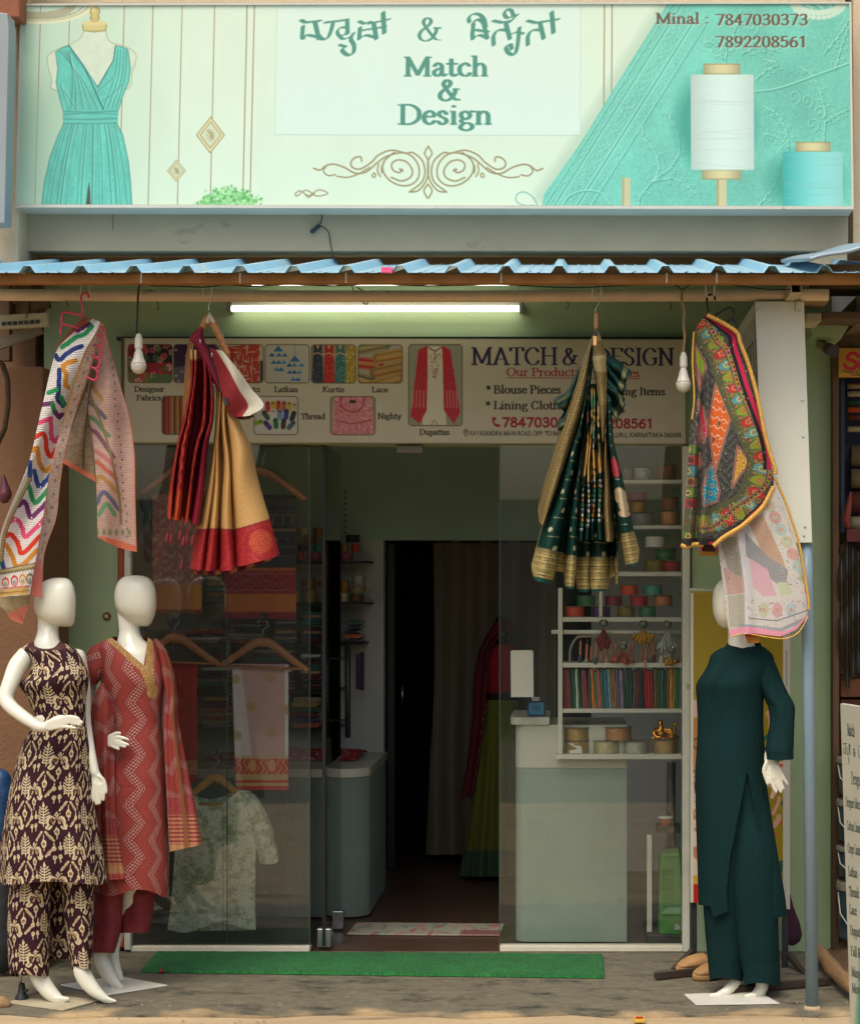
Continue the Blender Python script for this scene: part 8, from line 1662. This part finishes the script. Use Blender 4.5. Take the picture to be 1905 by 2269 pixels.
for a in((657, 686, 1168, 1187, 'cream', 'top row of the upper rear shelf, left'), (691, 716, 1168, 1187, 'gold', 'top row of the upper rear shelf, right'), (668, 700, 1187.5, 1205, 'brown', 'second row of the upper rear shelf'), (656, 682, 1205.5, 1223, 'purple', 'third row of the upper rear shelf'), (691, 718, 1205.5, 1223, 'teal', 'third row of the upper rear shelf beside the door edge'), (654, 674, 1223.5, 1242.5, 'red', 'lowest row of the upper rear shelf'), (676, 711, 1223.5, 1242.5, 'pink', 'lowest row of the upper rear shelf, left of the door'), (750, 781, 1223.5, 1242.5, 'pink', 'lowest row of the upper rear shelf, right of the door'), (752, 772, 1203, 1223, 'gold', 'second row at the shelf end right of the door'), (776, 797, 1203, 1223, 'orange', 'at the upper shelf end right of the door'), (762, 796, 1184, 1202.5, 'black', 'topmost at the shelf end right of the door'), (662, 699, 1280, 1306, 'gold', 'upper of a pair on the second rear shelf'), (664, 701, 1306.5, 1335.5, 'dark gold', 'lower of a pair on the second rear shelf'), (702, 718, 1285, 1303, 'brown', 'beside the gold pair on the second rear shelf'), (647, 662, 1310, 1335.5, 'cream', 'left of the gold pair on the second rear shelf'), (748, 774, 1285, 1311, 'gold', 'right of the door on the second rear shelf'), (749, 772, 1312, 1335.5, 'pale gold', 'low right of the door on the second rear shelf'), (775, 808, 1273, 1295, 'silver', 'topmost at the second shelf end'), (776, 808, 1295.5, 1316, 'cream', 'middle of the second shelf end'), (774, 804, 1316.5, 1335.5, 'brown', 'lowest at the second shelf end'), (320, 352, 1218, 1242.5, 'grey', 'at the left end of the upper rear shelf'), (356, 384, 1218, 1242.5, 'olive', 'near the left end of the upper rear shelf')):
 spool(*a[:4], 9.84, a[4], a[5], GW, False)
b=MB();b.pbox(747.5, 812, 1243, 1247, 9.82, .37);b.pbox(747.5, 812, 1336, 1340, 9.82, .37);b.pbox(747.5, 800, 1426, 1430, 9.82, .37);b.build('shelf_end', M_black, ws)
pal=[('dark red', (96, 22, 30)), ('white', (190, 186, 170)), ('teal', (30, 90, 84)), ('black', (34, 32, 36)), ('maroon', (84, 30, 46)), ('tan', (150, 120, 84)), ('navy', (38, 40, 66)), ('grey', (110, 108, 100)), ('green', (40, 84, 56)), ('orange', (176, 70, 30)), ('purple', (60, 40, 80)), ('yellow', (166, 128, 52))]
M_shiny={}
def packs(u0, u1, vb, vt, n, where, seed, Y=9.84):
 r_=random.Random(seed);hpx=(vb-vt)/n
 for k in range(n):
  nm, c=pal[r_.randrange(len(pal))]
  m=mat('wrapped_'+nm.replace(' ', '_'), L(*[int(.62*q+.2*sum(c)/3+14)for q in c], 2.3), .14, .25, 30, .25, 40, spec=.8)
  a0=u0+r_.uniform(0, 9);a1=u1-r_.uniform(0, 12);v1=vb-k*hpx-.3;v0=v1-hpx+.6;tl=r_.uniform(-2.2, 2.2)
  q=MB();d=.26;z_=[zz(v1, Y), zz(v1+tl*.4, Y), zz(v0+tl, Y), zz(v0, Y)];xa, xb=xx(a0, Y), xx(a1, Y);y0=Y+r_.uniform(0, .03);mz=(z_[3]-z_[0])*.5
  ring=[(xa, z_[0]+mz*.3), (xa+.012, z_[0]), (xb-.012, z_[0]), (xb, z_[0]+mz*.4), (xb, z_[0]+mz*1.5), (xb-.014, z_[3]), (xa+.016, z_[3]), (xa, z_[0]+mz*1.4)]
  q.prism(ring, y0, y0+d);o=q.build('fabric_packet', m, None, bevel=.003)
  tag(o, f'{nm} packet, {ordn(k)} up {where}', 'fabric packet', 'wrapped fabric packets on the rear shelves')
packs(600, 662, 1425.5, 1362, 9, 'in the stack below the navy folded saree', 1);packs(664, 716, 1425.5, 1356, 10, 'in the third rear shelf stack by the door edge', 2);packs(762, 797, 1425.5, 1375, 5, 'in the small stack right of the door leaf', 3)
packs(664, 716, 1530.5, 1450, 11, 'in the fourth rear shelf stack by the door edge', 4);packs(558, 655, 1530.5, 1440, 11, 'in the stack behind the white dupatta hanger', 5);packs(640, 712, 1613.5, 1545, 6, 'in the lowest rear shelf stack by the door', 6)
packs(410, 490, 1425.5, 1385, 6, 'in the stack between the two lower hangers', 7);packs(436, 512, 1530.5, 1452, 9, 'in the stack right of the red cloth', 8);packs(440, 512, 1613.5, 1545, 8, 'in the stack above the blouse hanger', 9);packs(500, 590, 1425.5, 1375, 7, 'in the stack behind the right hanger hook', 10);packs(452, 494, 1335.5, 1262, 6, 'in the tall stack between the folded sarees', 11);packs(306, 336, 1335.5, 1250, 7, 'in the stack at the left glass edge', 12)
b=MB();b.limb([W(330, 1240, 8.3), W(330, 1180, 8.3), W(332, 1130, 8.3)], [.02, .03, .028], 12);b.limb([W(325, 1124, 8.3), W(322, 1108, 8.3)], [.03, .026], 12)
b.build('packet', mat('green_film', L(110, 140, 110), .2, .3, 20), tagp:=empty('hanging_packets', W(330, 1240, 8.3), 'pale green rolled packets hanging at the left glass edge', 'packet'), True)
b=MB();b.pbox(798, 806, 1445, 1530, 9.95, .02);b.pbox(788, 799, 1450, 1528, 9.93, .02);tag(b.build('card_display', mat('dark_cards', L(54, 38, 66), .5, .3, 20)), 'dark purple card packets hanging at the shelf end', 'card')
# ------------------------------------------------------------------ right side, neighbours and things on the ground
st=empty('poster_stand', W(1640, 2150, 7.75), 'yellow and floral poster board on a black metal stand behind the green mannequin', 'sign')
pc=Cv(1528, 1308, 1752, 2012, 1.0, (150, 130, 30));X, Y=np.meshgrid(pc.xs, pc.ys)
pc.rect(1528, 1560, 1752, 2012, (196, 190, 170));pc.rect(1528, 1560, 1600, 1720, (176, 124, 62));pc.poly([(1528, 1556), (1560, 1548), (1560, 1580), (1528, 1600)], (206, 170, 150))
for y0, y1 in((1626, 1690), (1714, 1766), (1782, 1860)):pc.rect(1536, y0, 1560, y1, (176, 122, 58))
pc.poly([(1690, 1560), (1752, 1560), (1752, 2012), (1690, 2012)], (150, 132, 34));r7=np.random.default_rng(8)
for i in range(26):
 x, y=r7.uniform(1690, 1742), r7.uniform(1560, 1930);c=[(206, 158, 130), (44, 96, 76), (190, 96, 70), (222, 190, 164), (36, 84, 66)][r7.integers(5)];a=r7.uniform(0, 3);d=np.array([math.cos(a), math.sin(a)])*r7.uniform(8, 20);pc.line(sp([np.array([x, y])-d, np.array([x+3, y-2]), np.array([x, y])+d], 4), r7.uniform(3, 8), c)
for i in range(16):
 x, y=r7.uniform(1536, 1556), r7.uniform(1790, 1950);c=[(44, 100, 80), (222, 170, 150), (206, 190, 160), (176, 120, 80)][r7.integers(4)];pc.ell(x, y, r7.uniform(4, 10), r7.uniform(6, 16), c, ang=r7.uniform(0, 3))
pc.rect(1528, 1950, 1752, 1972, (196, 150, 60));pc.rect(1528, 1970, 1752, 2012, (176, 26, 22))
pc.line(sp([(1546, 1640), (1534, 1644), (1532, 1654), (1540, 1664), (1548, 1660)], 5), 1.2, (30, 30, 30));pc.line(sp([(1534, 1716), (1546, 1712), (1550, 1722), (1536, 1728)], 5), 1.2, (30, 30, 30));pc.line(sp([(1536, 1740), (1540, 1762), (1550, 1770)], 5), 1.2, (30, 30, 30))
pc.rect(1528, 1308, 1534, 2012, (206, 204, 188));pc.rect(1736, 1308, 1752, 2012, (196, 194, 180));pc.rect(1528, 1308, 1752, 1313, (150, 140, 60))
for k in range(26):pc.line([(1743, 1440+k*3.1), (1745, 1441.5+k*3.1)], .7, (110, 106, 96))
uu_, vv_=np.meshgrid(np.linspace(1530, 1750, pc.w), np.linspace(1310, 2008, pc.h))
tilt=lambda u, v:v+(u-1640)*.07*(v-1290)/720
gridmesh('poster', WA(uu_, tilt(uu_, vv_), 7.76+(uu_-1530)*-.0005), pc.a, M_print, st, False)
b=MB();b.pprism([(1529, 1303), (1751, 1317), (1750, 2016), (1529, 2000)], 7.765, .02);b.build('backing', M_white_frame, st)
for(p, q)in(((1537, 1996, 7.8), (1537, 2142, 7.76)), ((1739, 2014, 7.7), (1739, 2176, 7.66))):
 b=MB();b.bar(W(*p), W(*q), .026, .026);b.build('leg', M_black, st)
M_ri=mat('dark_rusty_iron', L(58, 46, 36), .7, .2, 12, .3, 60)
for(p, q)in(((1452, 2163, gy(2163, .02)), (1548, 2152, gy(2152, .02))), ((1600, 2196, gy(2196, .02)), (1836, 2174, gy(2174, .02)))):
 b=MB();b.bar(W(*p), W(*q), .026, .026);b.build('foot', M_ri, st)
for(p, q)in(((1537, 2105, 7.78), (1492, 2152, 7.62)), ((1745, 2115, 7.68), (1792, 2172, 7.5))):
 b=MB();b.bar(W(*p), W(*q), .024, .024);b.build('brace', M_ri, st)
def clog(cx, cy, ang, lab):
 e=empty('clog', (cx, cy, 0), lab, 'shoe', 'pair of tan clogs')
 m=mat('tan_rubber', L(176, 134, 84), .6, .1, 20, .1, 60, dark=L(130, 98, 60), dscale=12, damt=-.02)
 def pt(l, w, z):return Vector((cx+l*math.cos(ang)-w*math.sin(ang), cy+l*math.sin(ang)+w*math.cos(ang), z))
 n=22;rows=[(0, .008, .36, 0), (.0, .02, .40, 0), (.0, .034, .40, 0)]
 hw=lambda t:.036+.018*math.sin(math.pi*min(1, t*1.15))if t<1 else.02
 def outl(sc, z):return[pt(.118*math.cos(a)*sc, (.044+.007*(math.cos(a)<0))*math.sin(a)*sc*(1-.12*math.cos(a+math.pi)), z)for a in np.linspace(0, 2*math.pi, 28, endpoint=False)]
 b=MB();R=[outl(.92, .001), outl(1.0, .010), outl(1.0, .026), outl(.95, .032)]
 b.add([p for r in R for p in r], [(i*28+k, i*28+(k+1)%28, (i+1)*28+(k+1)%28, (i+1)*28+k)for i in range(3)for k in range(28)]+[tuple(range(28))[::-1], tuple(range(84, 112))]);b.build('sole', m, e, True)
 U_, V_=np.meshgrid(np.linspace(-.5*math.pi, .5*math.pi, 21), np.linspace(0, 1, 16))
 P=np.zeros(U_.shape+(3, ))
 for i in range(16):
  for j in range(21):
   t=V_[i, j];a=U_[i, j];l=-.02+.132*t;w=.044*math.sqrt(max(0, 1-(max(0, l)/.116)**2.4))+.002;P[i, j]=pt(l, w*math.sin(a), .028+(.042*(1-t**2.4)+.006)*math.cos(a)**.6)
 o=gridmesh('upper', P, None, m, e, True);s=o.modifiers.new('t', 'SOLIDIFY');s.thickness=.006
 b=MB();b.tube([pt(-.02, .045, .045), pt(-.06, .046, .052), pt(-.095, .035, .055), pt(-.118, 0, .057), pt(-.095, -.035, .055), pt(-.06, -.046, .052), pt(-.02, -.045, .045)], .007, 10);b.tube([pt(-.08, .041, .03), pt(-.11, .02, .034), pt(-.116, 0, .036), pt(-.11, -.02, .034), pt(-.08, -.041, .03)], .009, 10);b.build('heel_strap', m, e, True)
c1=W(1538, 2160, gy(2160));clog(c1.x+.03, c1.y+.07, math.radians(205), 'tan rubber clog nearer the poster stand foot');c1=W(1575, 2176, gy(2176));clog(c1.x+.03, c1.y+.06, math.radians(205), 'tan rubber clog half hidden behind the green trousers')
pb=empty('purple_bag', W(1752, 2085, 7.85), 'dark purple cloth bag hanging behind the poster stand', 'bag')
b=MB();b.limb([W(1747, 1985, 7.86), W(1748, 2010, 7.86), W(1752, 2050, 7.85), W(1754, 2074, 7.85)], [.01, .02, .042, .046], 16, (Vector((0, 1, 0)), .5));b.build('pouch', mat('purple_cloth', L(58, 24, 44), .9, .15, 20, .4, 60), pb, True)
b=MB();b.tube([W(1747, 1985, 7.86), W(1742, 1960, 7.84), W(1746, 1950, 7.83)], .004, 8);b.build('strap', mat('purple_cloth', L(58, 24, 44)), pb, True)
ns=empty('neighbour_shop', W(1880, 2100, 8.2), 'dark open shop front at the far right full of hanging goods', 'shop')
b=MB();b.box(xx(1843, 8)+.001, 2.6, 8.9, 9.0, -.05, 3.3);b.build('rear_wall', mat('dim_brown', L(66, 54, 42), .9, .2, 6), ns)
b=MB();b.box(xx(1843.5, 7.95), xx(1857.5, 7.95), 7.93, 8.05, -.03, zz(756, 7.95));b.build('door_post', M_woodpost, ns, bevel=.003)
b=MB();b.box(1.25, 2.6, 7.6, 8.9, zz(716, 7.6), zz(716, 7.6)+.12);b.build('ledge', mat('grey_slab', L(120, 100, 74), .9, .2, 6, .3, 40), ns)
b=MB();b.box(1.22, 2.6, 8.201, 8.4, 2.9, 6.2);b.box(xx(1890, 7.9), 2.6, 7.9, 8.2, zz(545, 7.9), 6.2);b.build('upper_wall', M_cream, ns)
for q in(((1782, 640), (1838, 666), 7.35, mat('cement_block', L(150, 120, 88), .9, .2, 12, .4, 50)), ((1786, 692), (1820, 712), 7.45, mat('white_render', L(176, 164, 138), .85, .2, 12, .3, 50)), ((1822, 690), (1990, 706), 7.5, M_junk), ((1800, 622), (1990, 640), 7.62, M_junk)):
 b=MB();b.pbox(q[0][0], q[1][0], q[0][1], q[1][1], q[2], .2);b.build('ledge_block', q[3], ns, bevel=.006)
b=MB();b.pprism([(1790, 716), (1880, 722), (1862, 752), (1800, 742)], 7.7, .3);b.build('canopy_soffit', M_green, ns)
cc_=empty('security_camera', W(1835, 770, 7.75), 'small dark bullet security camera on the green wall at upper right', 'camera')
b=MB();b.lathe([(.03, 0), (.03, .008), (.014, .016)], W(1820, 748, 7.85), 18);b.tube([W(1820, 748, 7.85), W(1821, 758, 7.8), W(1828, 766, 7.78)], .009, 10);b.build('bracket', mat('cream_plastic', L(170, 150, 120), .5), cc_, True)
a0, a1=W(1813, 760, 7.86), W(1846, 778, 7.66);b=MB();b.limb([a0.lerp(a1, .12), a0.lerp(a1, .7)], [.022, .023], 18);b.build('housing', mat('beige_plastic', L(140, 126, 96), .5), cc_, True)
b=MB();b.tube([a0.lerp(a1, .66), a0.lerp(a1, 1.0)], [.027, .028], 20);b.build('lens_hood', M_black, cc_, autosmooth=True)
b=MB();b.tube([W(*q, 7.8)for q in sp([(1826, 755), (1840, 748), (1858, 738), (1868, 720), (1872, 706)], 6)], .006, 8);b.build('cable', mat('white_cable', L(180, 168, 140), .5), cc_, True)
ys=empty('yellow_sign', W(1880, 835, 7.9), 'yellow shop sign with red script cut by the right picture edge', 'sign')
pc=Cv(0, 0, 130, 66, 2.2, (176, 130, 24));pc.line(sp([(44, 18), (34, 10), (22, 14), (20, 24), (34, 30), (40, 38), (32, 48), (18, 46), (12, 38)], 6), 4.4, (196, 20, 20));pc.line(sp([(50, 26), (46, 42), (54, 48), (62, 40), (66, 26), (64, 44), (72, 46)], 6), 4, (196, 20, 20));pc.text('p', 76, 44, 26, (196, 20, 20), .26, .8, False, x1=100)
pc.text('People', 8, 58, 7, (66, 46, 20), .12, 1, False, x1=44);pc.rect(0, 58, 130, 66, (206, 150, 20));pc.text('Total', 22, 65, 7, (40, 30, 20), .13, 1, False, x1=52)
uu_, vv_=np.meshgrid(np.linspace(1859, 1985, pc.w), np.linspace(773, 833, pc.h));gridmesh('printed_face', WA(uu_, vv_, 7.9), pc.a, M_print, ys, False)
b=MB();b.pbox(1858, 1990, 771, 835, 7.902, .03);b.build('panel', mat('yellow_panel', L(196, 146, 30), .5), ys)
dsx=empty('display_case', W(1890, 1180, 8.0), 'dark blue case with rolls of trim at the far right edge', 'cabinet')
b=MB();b.pbox(1862, 1990, 836, 1180, 8.2, .05);b.build('back_panel', mat('deep_blue', L(34, 48, 70), .6), dsx)
b=MB();b.pbox(1862, 1871, 836, 1180, 7.98, .215);b.build('side_panel', mat('deep_blue', L(34, 48, 70), .6), dsx)
cl_=[(176, 150, 104), (190, 172, 136), (40, 84, 62), (196, 84, 36), (110, 56, 30), (190, 170, 130)]
for k, (v, c)in enumerate(zip((855, 873, 892, 908, 925, 951), cl_)):
 o=MB().tube([W(1877, v, 8.06), W(1990, v, 8.06)], px(6.5, 8.06), 14).build('trim_roll', mat(f'trim_{k}', L(*c), .6, .25, 60), None, True);tag(o, f'{["tan", "cream", "dark green", "orange", "rust brown", "pale"][k]} roll of trim in the blue case at the far right', 'roll', 'rolls in the blue case')
for k, (v, c, r)in enumerate(((1010, (120, 100, 74), 24), (1060, (130, 110, 84), 22), (1112, (104, 52, 36), 24), (1160, (190, 176, 140), 16))):
 o=MB().tube([W(1884, v, 8.06), W(1990, v, 8.06)], px(r, 8.06), 18).build('fabric_roll', mat(f'roll_{k}', L(*c), .7, .2, 30), None, True);tag(o, f'{["thick brown", "grey brown", "rust orange", "cream"][k]} fabric roll below the trims at the far right', 'roll', 'fabric rolls at the far right')
ob=empty('orange_bag', W(1878, 1160, 7.9), 'crumpled orange red carrier bag hanging at the far right', 'bag');b=MB();b.limb([W(1884, 1092, 7.9), W(1880, 1120, 7.9), W(1874, 1150, 7.9), W(1878, 1164, 7.9)], [.006, .014, .02, .016], 12);b.build('bag_film', mat('orange_film', L(120, 40, 24), .4, .25, 40, .4, 60), ob, True)
rb=empty('red_pack', W(1890, 1185, 7.95), 'red and yellow printed pack above the hanging black sheets', 'pack');b=MB();b.pbox(1876, 1990, 1172, 1200, 7.95, .04);b.build('printed_pack', mat('red_film', L(96, 30, 22), .4, .2, 20, dark=L(190, 146, 30), dscale=14, damt=.02), rb)
for k, (u, v0, v1)in enumerate(((1866, 1200, 1490), (1878, 1186, 1520), (1891, 1196, 1500), (1903, 1206, 1510))):
 e=empty('hanging_pack', W(u, v1, 7.92+.03*k), f'{ORD[k]} from the left of the long black plastic wrapped sheets at the far right', 'packet', 'long black packs at the far right')
 cloth('wrapped_sheet', [(u-8, v0+14), (u-9, (v0+v1)/2), (u-6, v1)], [(u+5, v0), (u+6, (v0+v1)/2), (u+4, v1+6)], 14, 120, 7.92+.03*k, lambda s, t, U, V:.02*np.sin(s*3)+.012*np.sin(t*15+k), lambda s, t, U, V:mixc((52, 46, 34), (104, 92, 66), (np.abs(s-.9)<.08)*.7), vmat('black_film', .25, .3, 60, 0, spec=.7), e)
for k, (v0, v1, c)in enumerate(((1505, 1545, (104, 66, 40)), (1550, 1600, (84, 50, 34)), (1604, 1660, (96, 40, 28)))):
 o=MB().pbox(1862, 1990, v0, v1, 8.0+.02*k, .3).build('carton', mat(f'carton_{k}', L(*c), .85, .2, 10), None, bevel=.004);tag(o, f'{["upper tan", "middle brown", "lower red brown"][k]} carton in the dark stack at the far right', 'carton', 'cartons at the far right')
M_lid=mat('bucket_lid', L(128, 126, 112), .5, .08, 10);M_bk=mat('bucket_label', L(44, 64, 74), .5, .5, 14, dark=L(112, 108, 96), dscale=22, damt=.08)
for k, (v0, v1)in enumerate(((1682, 1762), (1775, 1868), (1880, 1948), (1958, 2086))):
 r=px(44, 7.75);c=W(1904, v1, 7.75);c=Vector((c.x, 7.75+r, c.z));hgt=px(v1-v0, 7.75)
 e=empty('paint_bucket', c, f'{["topmost", "second", "third", "lowest"][k]} paint bucket in the stack behind the white board', 'bucket', 'stacked paint buckets')
 MB().lathe([(r*.86, 0), (r*.97, hgt*.8), (r*.97, hgt*.84)], c, 26).build('pail', M_bk, e, autosmooth=True);MB().lathe([(r*1.03, hgt*.845), (r*1.03, hgt*.93), (r*.98, hgt*.985)], c, 26).build('lid', M_lid, e, autosmooth=True)
 MB().tube([c+Vector((-r*.96, -r*.2, hgt*.8)), c+Vector((-r*.9, -r*.55, hgt*.45)), c+Vector((-r*.45, -r*.98, hgt*.2)), c+Vector((r*.3, -r*1.02, hgt*.25))], .0028, 6).build('handle', M_hookw, e, True)
wb=empty('standing_board', W(1890, 2269, 6.5), 'white standing price board with a list of fabrics at the right edge', 'sign')
pc=Cv(0, 0, 150, 760, 1.0, (206, 206, 184));X, Y=np.meshgrid(pc.xs, pc.ys)
m=sstep(X-(94-np.clip(Y-330, 0, 430)*.22), 0, 26)[..., None];pc.a[:]=pc.a*(1-m)+np.array([60, 150, 124])/255*m
DK=(52, 66, 62)
for st_, x, y, x1, cp in(('Match', 30, 66, 66, 26), ('Design', 42, 172, 84, 27), ('Designer fabrics', 10, 224, 84, 21), ('Cotton Lining', 12, 276, 82, 21), ('Crepe Lining', 12, 326, 80, 21), ('Latkan', 12, 378, 56, 21), ('Threads', 12, 422, 60, 21), ('Lace', 12, 462, 46, 21), ('Duppatta', 12, 508, 70, 21), ('Fall &', 12, 554, 58, 21), ('Many', 12, 600, 54, 21), ('More', 12, 636, 54, 21)):
 pc.text(st_, x, y, cp, DK, .15, .5, x1=x1)
for a in([(6, 86), (24, 84)], [(16, 86), (18, 108)], [(8, 96), (8, 108), (18, 106)], [(24, 92), (26, 110), (34, 106), (36, 90)], [(34, 88), (44, 86)], [(38, 84), (40, 108)], [(30, 112), (34, 126), (28, 130)], [(84, 86), (94, 84), (96, 108)], [(82, 92), (84, 110), (96, 106)], [(98, 88), (112, 84)], [(104, 88), (108, 108)], [(110, 90), (112, 126)]):pc.line(a, 1.6, DK, c=.5, ang=-.5)
pc.text('&', 54, 110, 18, DK, .13, .4, x1=68)
for y in(420, 690):pc.rect(96, y, 150, y+60, (206, 196, 150));pc.rect(88, y+20, 150, y+140, (196, 214, 200))
s_, t_=np.meshgrid(np.linspace(0, 1, pc.w), np.linspace(0, 1, pc.h))
uu_=1862+24*t_+(66+6*t_)*s_;vv_=1562+10*s_+(760+14*s_)*t_
Yw=6.62-.42*s_
gridmesh('printed_face', WA(uu_, vv_, Yw), pc.a, M_print, wb, False)
c0, c1, c2, c3=[np.array(WA(u, v, y))for u, v, y in((1860.5, 1560, 6.624), (1931, 1571, 6.2), (1959, 2338, 6.2), (1884.5, 2324, 6.624))]
back=np.array([.02, .035, 0]);vs=[tuple(c)for c in(c0+back*.1, c1+back*.1, c2+back*.1, c3+back*.1, c0+back, c1+back, c2+back, c3+back)]
MB().add(vs, [(0, 1, 2, 3), (7, 6, 5, 4), (0, 4, 5, 1), (1, 5, 6, 2), (2, 6, 7, 3), (3, 7, 4, 0)]).build('frame', M_white_frame, wb)
lg=MB();p0, p1=W(1806, 2122, 7.75), W(1896, 2214, 7.0);p0.z=.05;p1.z=.055
lg.tube([p0.lerp(p1, t)+Vector((.006*math.sin(t*7), 0, .004*math.sin(t*9)))for t in np.linspace(0, 1, 14)], [.034+.004*math.sin(k*1.3)for k in range(14)], 16)
tag(lg.build('log', mat('weathered_log', L(140, 108, 72), .9, .2, 10, .5, 40, stretch=(3, .6, 3)), None, True), 'weathered round timber log lying by the right neighbour shop', 'log')
hp_=MB();q_=[]
xs_, ys_=np.meshgrid(np.linspace(xx(1822, 7.9), 1.75, 30), np.linspace(7.3, 8.2, 24));zz4=.16*np.clip(1-np.abs((xs_-1.5)/.3), 0, 1)**.6*np.clip((ys_-7.3)/.3, 0, 1)*(.7+.6*fbm(xs_*9, ys_*9, 3, 1))-.01
tag(gridmesh('plinth_step', np.stack([xs_, ys_, zz4+.02], -1), None, mat('brown_earth', L(104, 82, 56), .95, .2, 9, .6, 40)), 'low brown earth step at the foot of the neighbour shop', 'step')
mt=empty('turf_mat', W(825, 2140, 7.7), 'bright green artificial turf mat before the shop door', 'mat')
zt2=.014;cs=[W(u, v, gy(v, zt2))for u, v in((346, 2107), (1336, 2113), (1340, 2163), (311, 2150))]
s_, t_=np.meshgrid(np.linspace(0, 1, 900), np.linspace(0, 1, 130))
P=(np.array(cs[0])*((1-s_)*(1-t_))[..., None]+np.array(cs[1])*(s_*(1-t_))[..., None]+np.array(cs[2])*(s_*t_)[..., None]+np.array(cs[3])*((1-s_)*t_)[..., None])
P[..., 2]=zt2+.004*(np.random.default_rng(2).random(s_.shape)-.5)+.006*(fbm(s_*18, t_*4, 3, 6)-.5);P[..., 1]+=.006*(fbm(s_*60, t_*2, 2, 3)-.5)
e_=(t_>.985)|(t_<.01)|(s_<.002)|(s_>.998);P[..., 2]=np.where(e_, .003, P[..., 2])
nz=np.random.default_rng(3).random(s_.shape)[..., None]
gridmesh('turf', P, (np.array([28, 98, 44])*(.6+.8*nz)*(.86+.26*fbm(s_*30, t_*6, 3, 2))[..., None])/255, vmat('turf_fibre', .9, 0, 1, .1), mt, True)
bdm=MB();c=W(357, 2152, gy(2152, .012));bdm.lathe([(.002, -.010), (.008, -.006), (.0105, 0), (.008, .006), (.002, .010)], (c.x, c.y, .011), 14);tag(bdm.build('red_bead', mat('red_plastic', L(160, 20, 30), .4), None, True), 'tiny red bead on the porch before the green mat', 'bead')
mx_=empty('matchbox', W(1416, 2266, 6.72), 'small yellow and red matchbox lying on the sand at the bottom edge', 'matchbox')
c=W(1416, 2268, 6.72);b=MB();b.box(c.x-.02, c.x+.02, c.y-.03, c.y+.026, .002, .014);b.build('sleeve', mat('yellow_card', L(206, 170, 60), .6), mx_, bevel=.001)
b=MB();b.box(c.x-.0145, c.x+.0145, c.y-.02, c.y+.012, .0145, .0155);b.build('printed_label', mat('red_card', L(170, 40, 30), .6, .5, 60), mx_)
def blob(name, lab, cat, pts, m, flat=None, grp=None):
 e=empty(name, W(pts[-1][0], pts[-1][1], pts[-1][3]), lab, cat, grp);mb=MB();limbp(mb, pts, flat, 14);mb.build('cover', m, e, True);return e
st_=MB();st_.limb([W(-12, 2226, 6.95), W(6, 2223, 6.95), W(14, 2226, 6.95)], [.03, .032, .02], 14);so2=st_.build('stone', mat('dusty_stone', L(156, 126, 86), .95, .2, 14, .6, 40), None, True);so2.modifiers.new('s', 'SUBSURF').render_levels=2;tag(so2, 'dusty rounded stone at the lower left corner of the porch', 'stone')
blob('blue_bundle', 'deep blue plastic bundle against the terracotta wall at the left edge', 'bundle', [(2, 1726, 22, 7.45), (6, 1760, 26, 7.45), (4, 1810, 25, 7.45), (4, 1846, 20, 7.45)], mat('blue_sheet', L(24, 66, 110), .45, .25, 12, .6, 20))
blob('dark_sack', 'black sack on the floor behind the maroon trousers at the left edge', 'sack', [(0, 1900, 22, 7.5), (8, 1980, 30, 7.5), (10, 2080, 34, 7.5), (6, 2130, 28, 7.5)], mat('black_sheet', L(30, 32, 36), .6, .3, 9, .6, 18))
blob('gold_bag', 'magenta and gold drawstring pouch hanging at the left edge', 'pouch', [(8, 1056, 4, 7.4), (10, 1075, 9, 7.4), (12, 1094, 14, 7.4), (10, 1104, 12, 7.4)], mat('magenta_gold', L(92, 40, 52), .5, .3, 30, dark=L(150, 106, 40), dscale=26, damt=.08))
b=MB();b.tube([W(*q, 7.5)for q in[(-6, 800), (6, 808), (17, 842), (18, 900), (10, 950), (-6, 985)]], .012, 8);tag(b.build('basket_rim', mat('dark_cane', L(70, 54, 34), .8, .3, 40, .5, 90), None, True), 'dark curved cane basket rim hanging on the terracotta wall at the left', 'basket')
rng9=np.random.default_rng(12);pb_=MB()
for i in range(110):
 x, y=rng9.uniform(-2.2, 1.3), rng9.uniform(6.62, 7.05);r=rng9.uniform(.002, .006);pb_.lathe([(r*.5, 0), (r, r*.4), (r*.6, r*.9)], (x, y, -.001 if y>6.85 else-.003), 6)
tag(pb_.build('grit', mat('grit', L(150, 136, 108), .9, .3, 40)), kind='stuff')
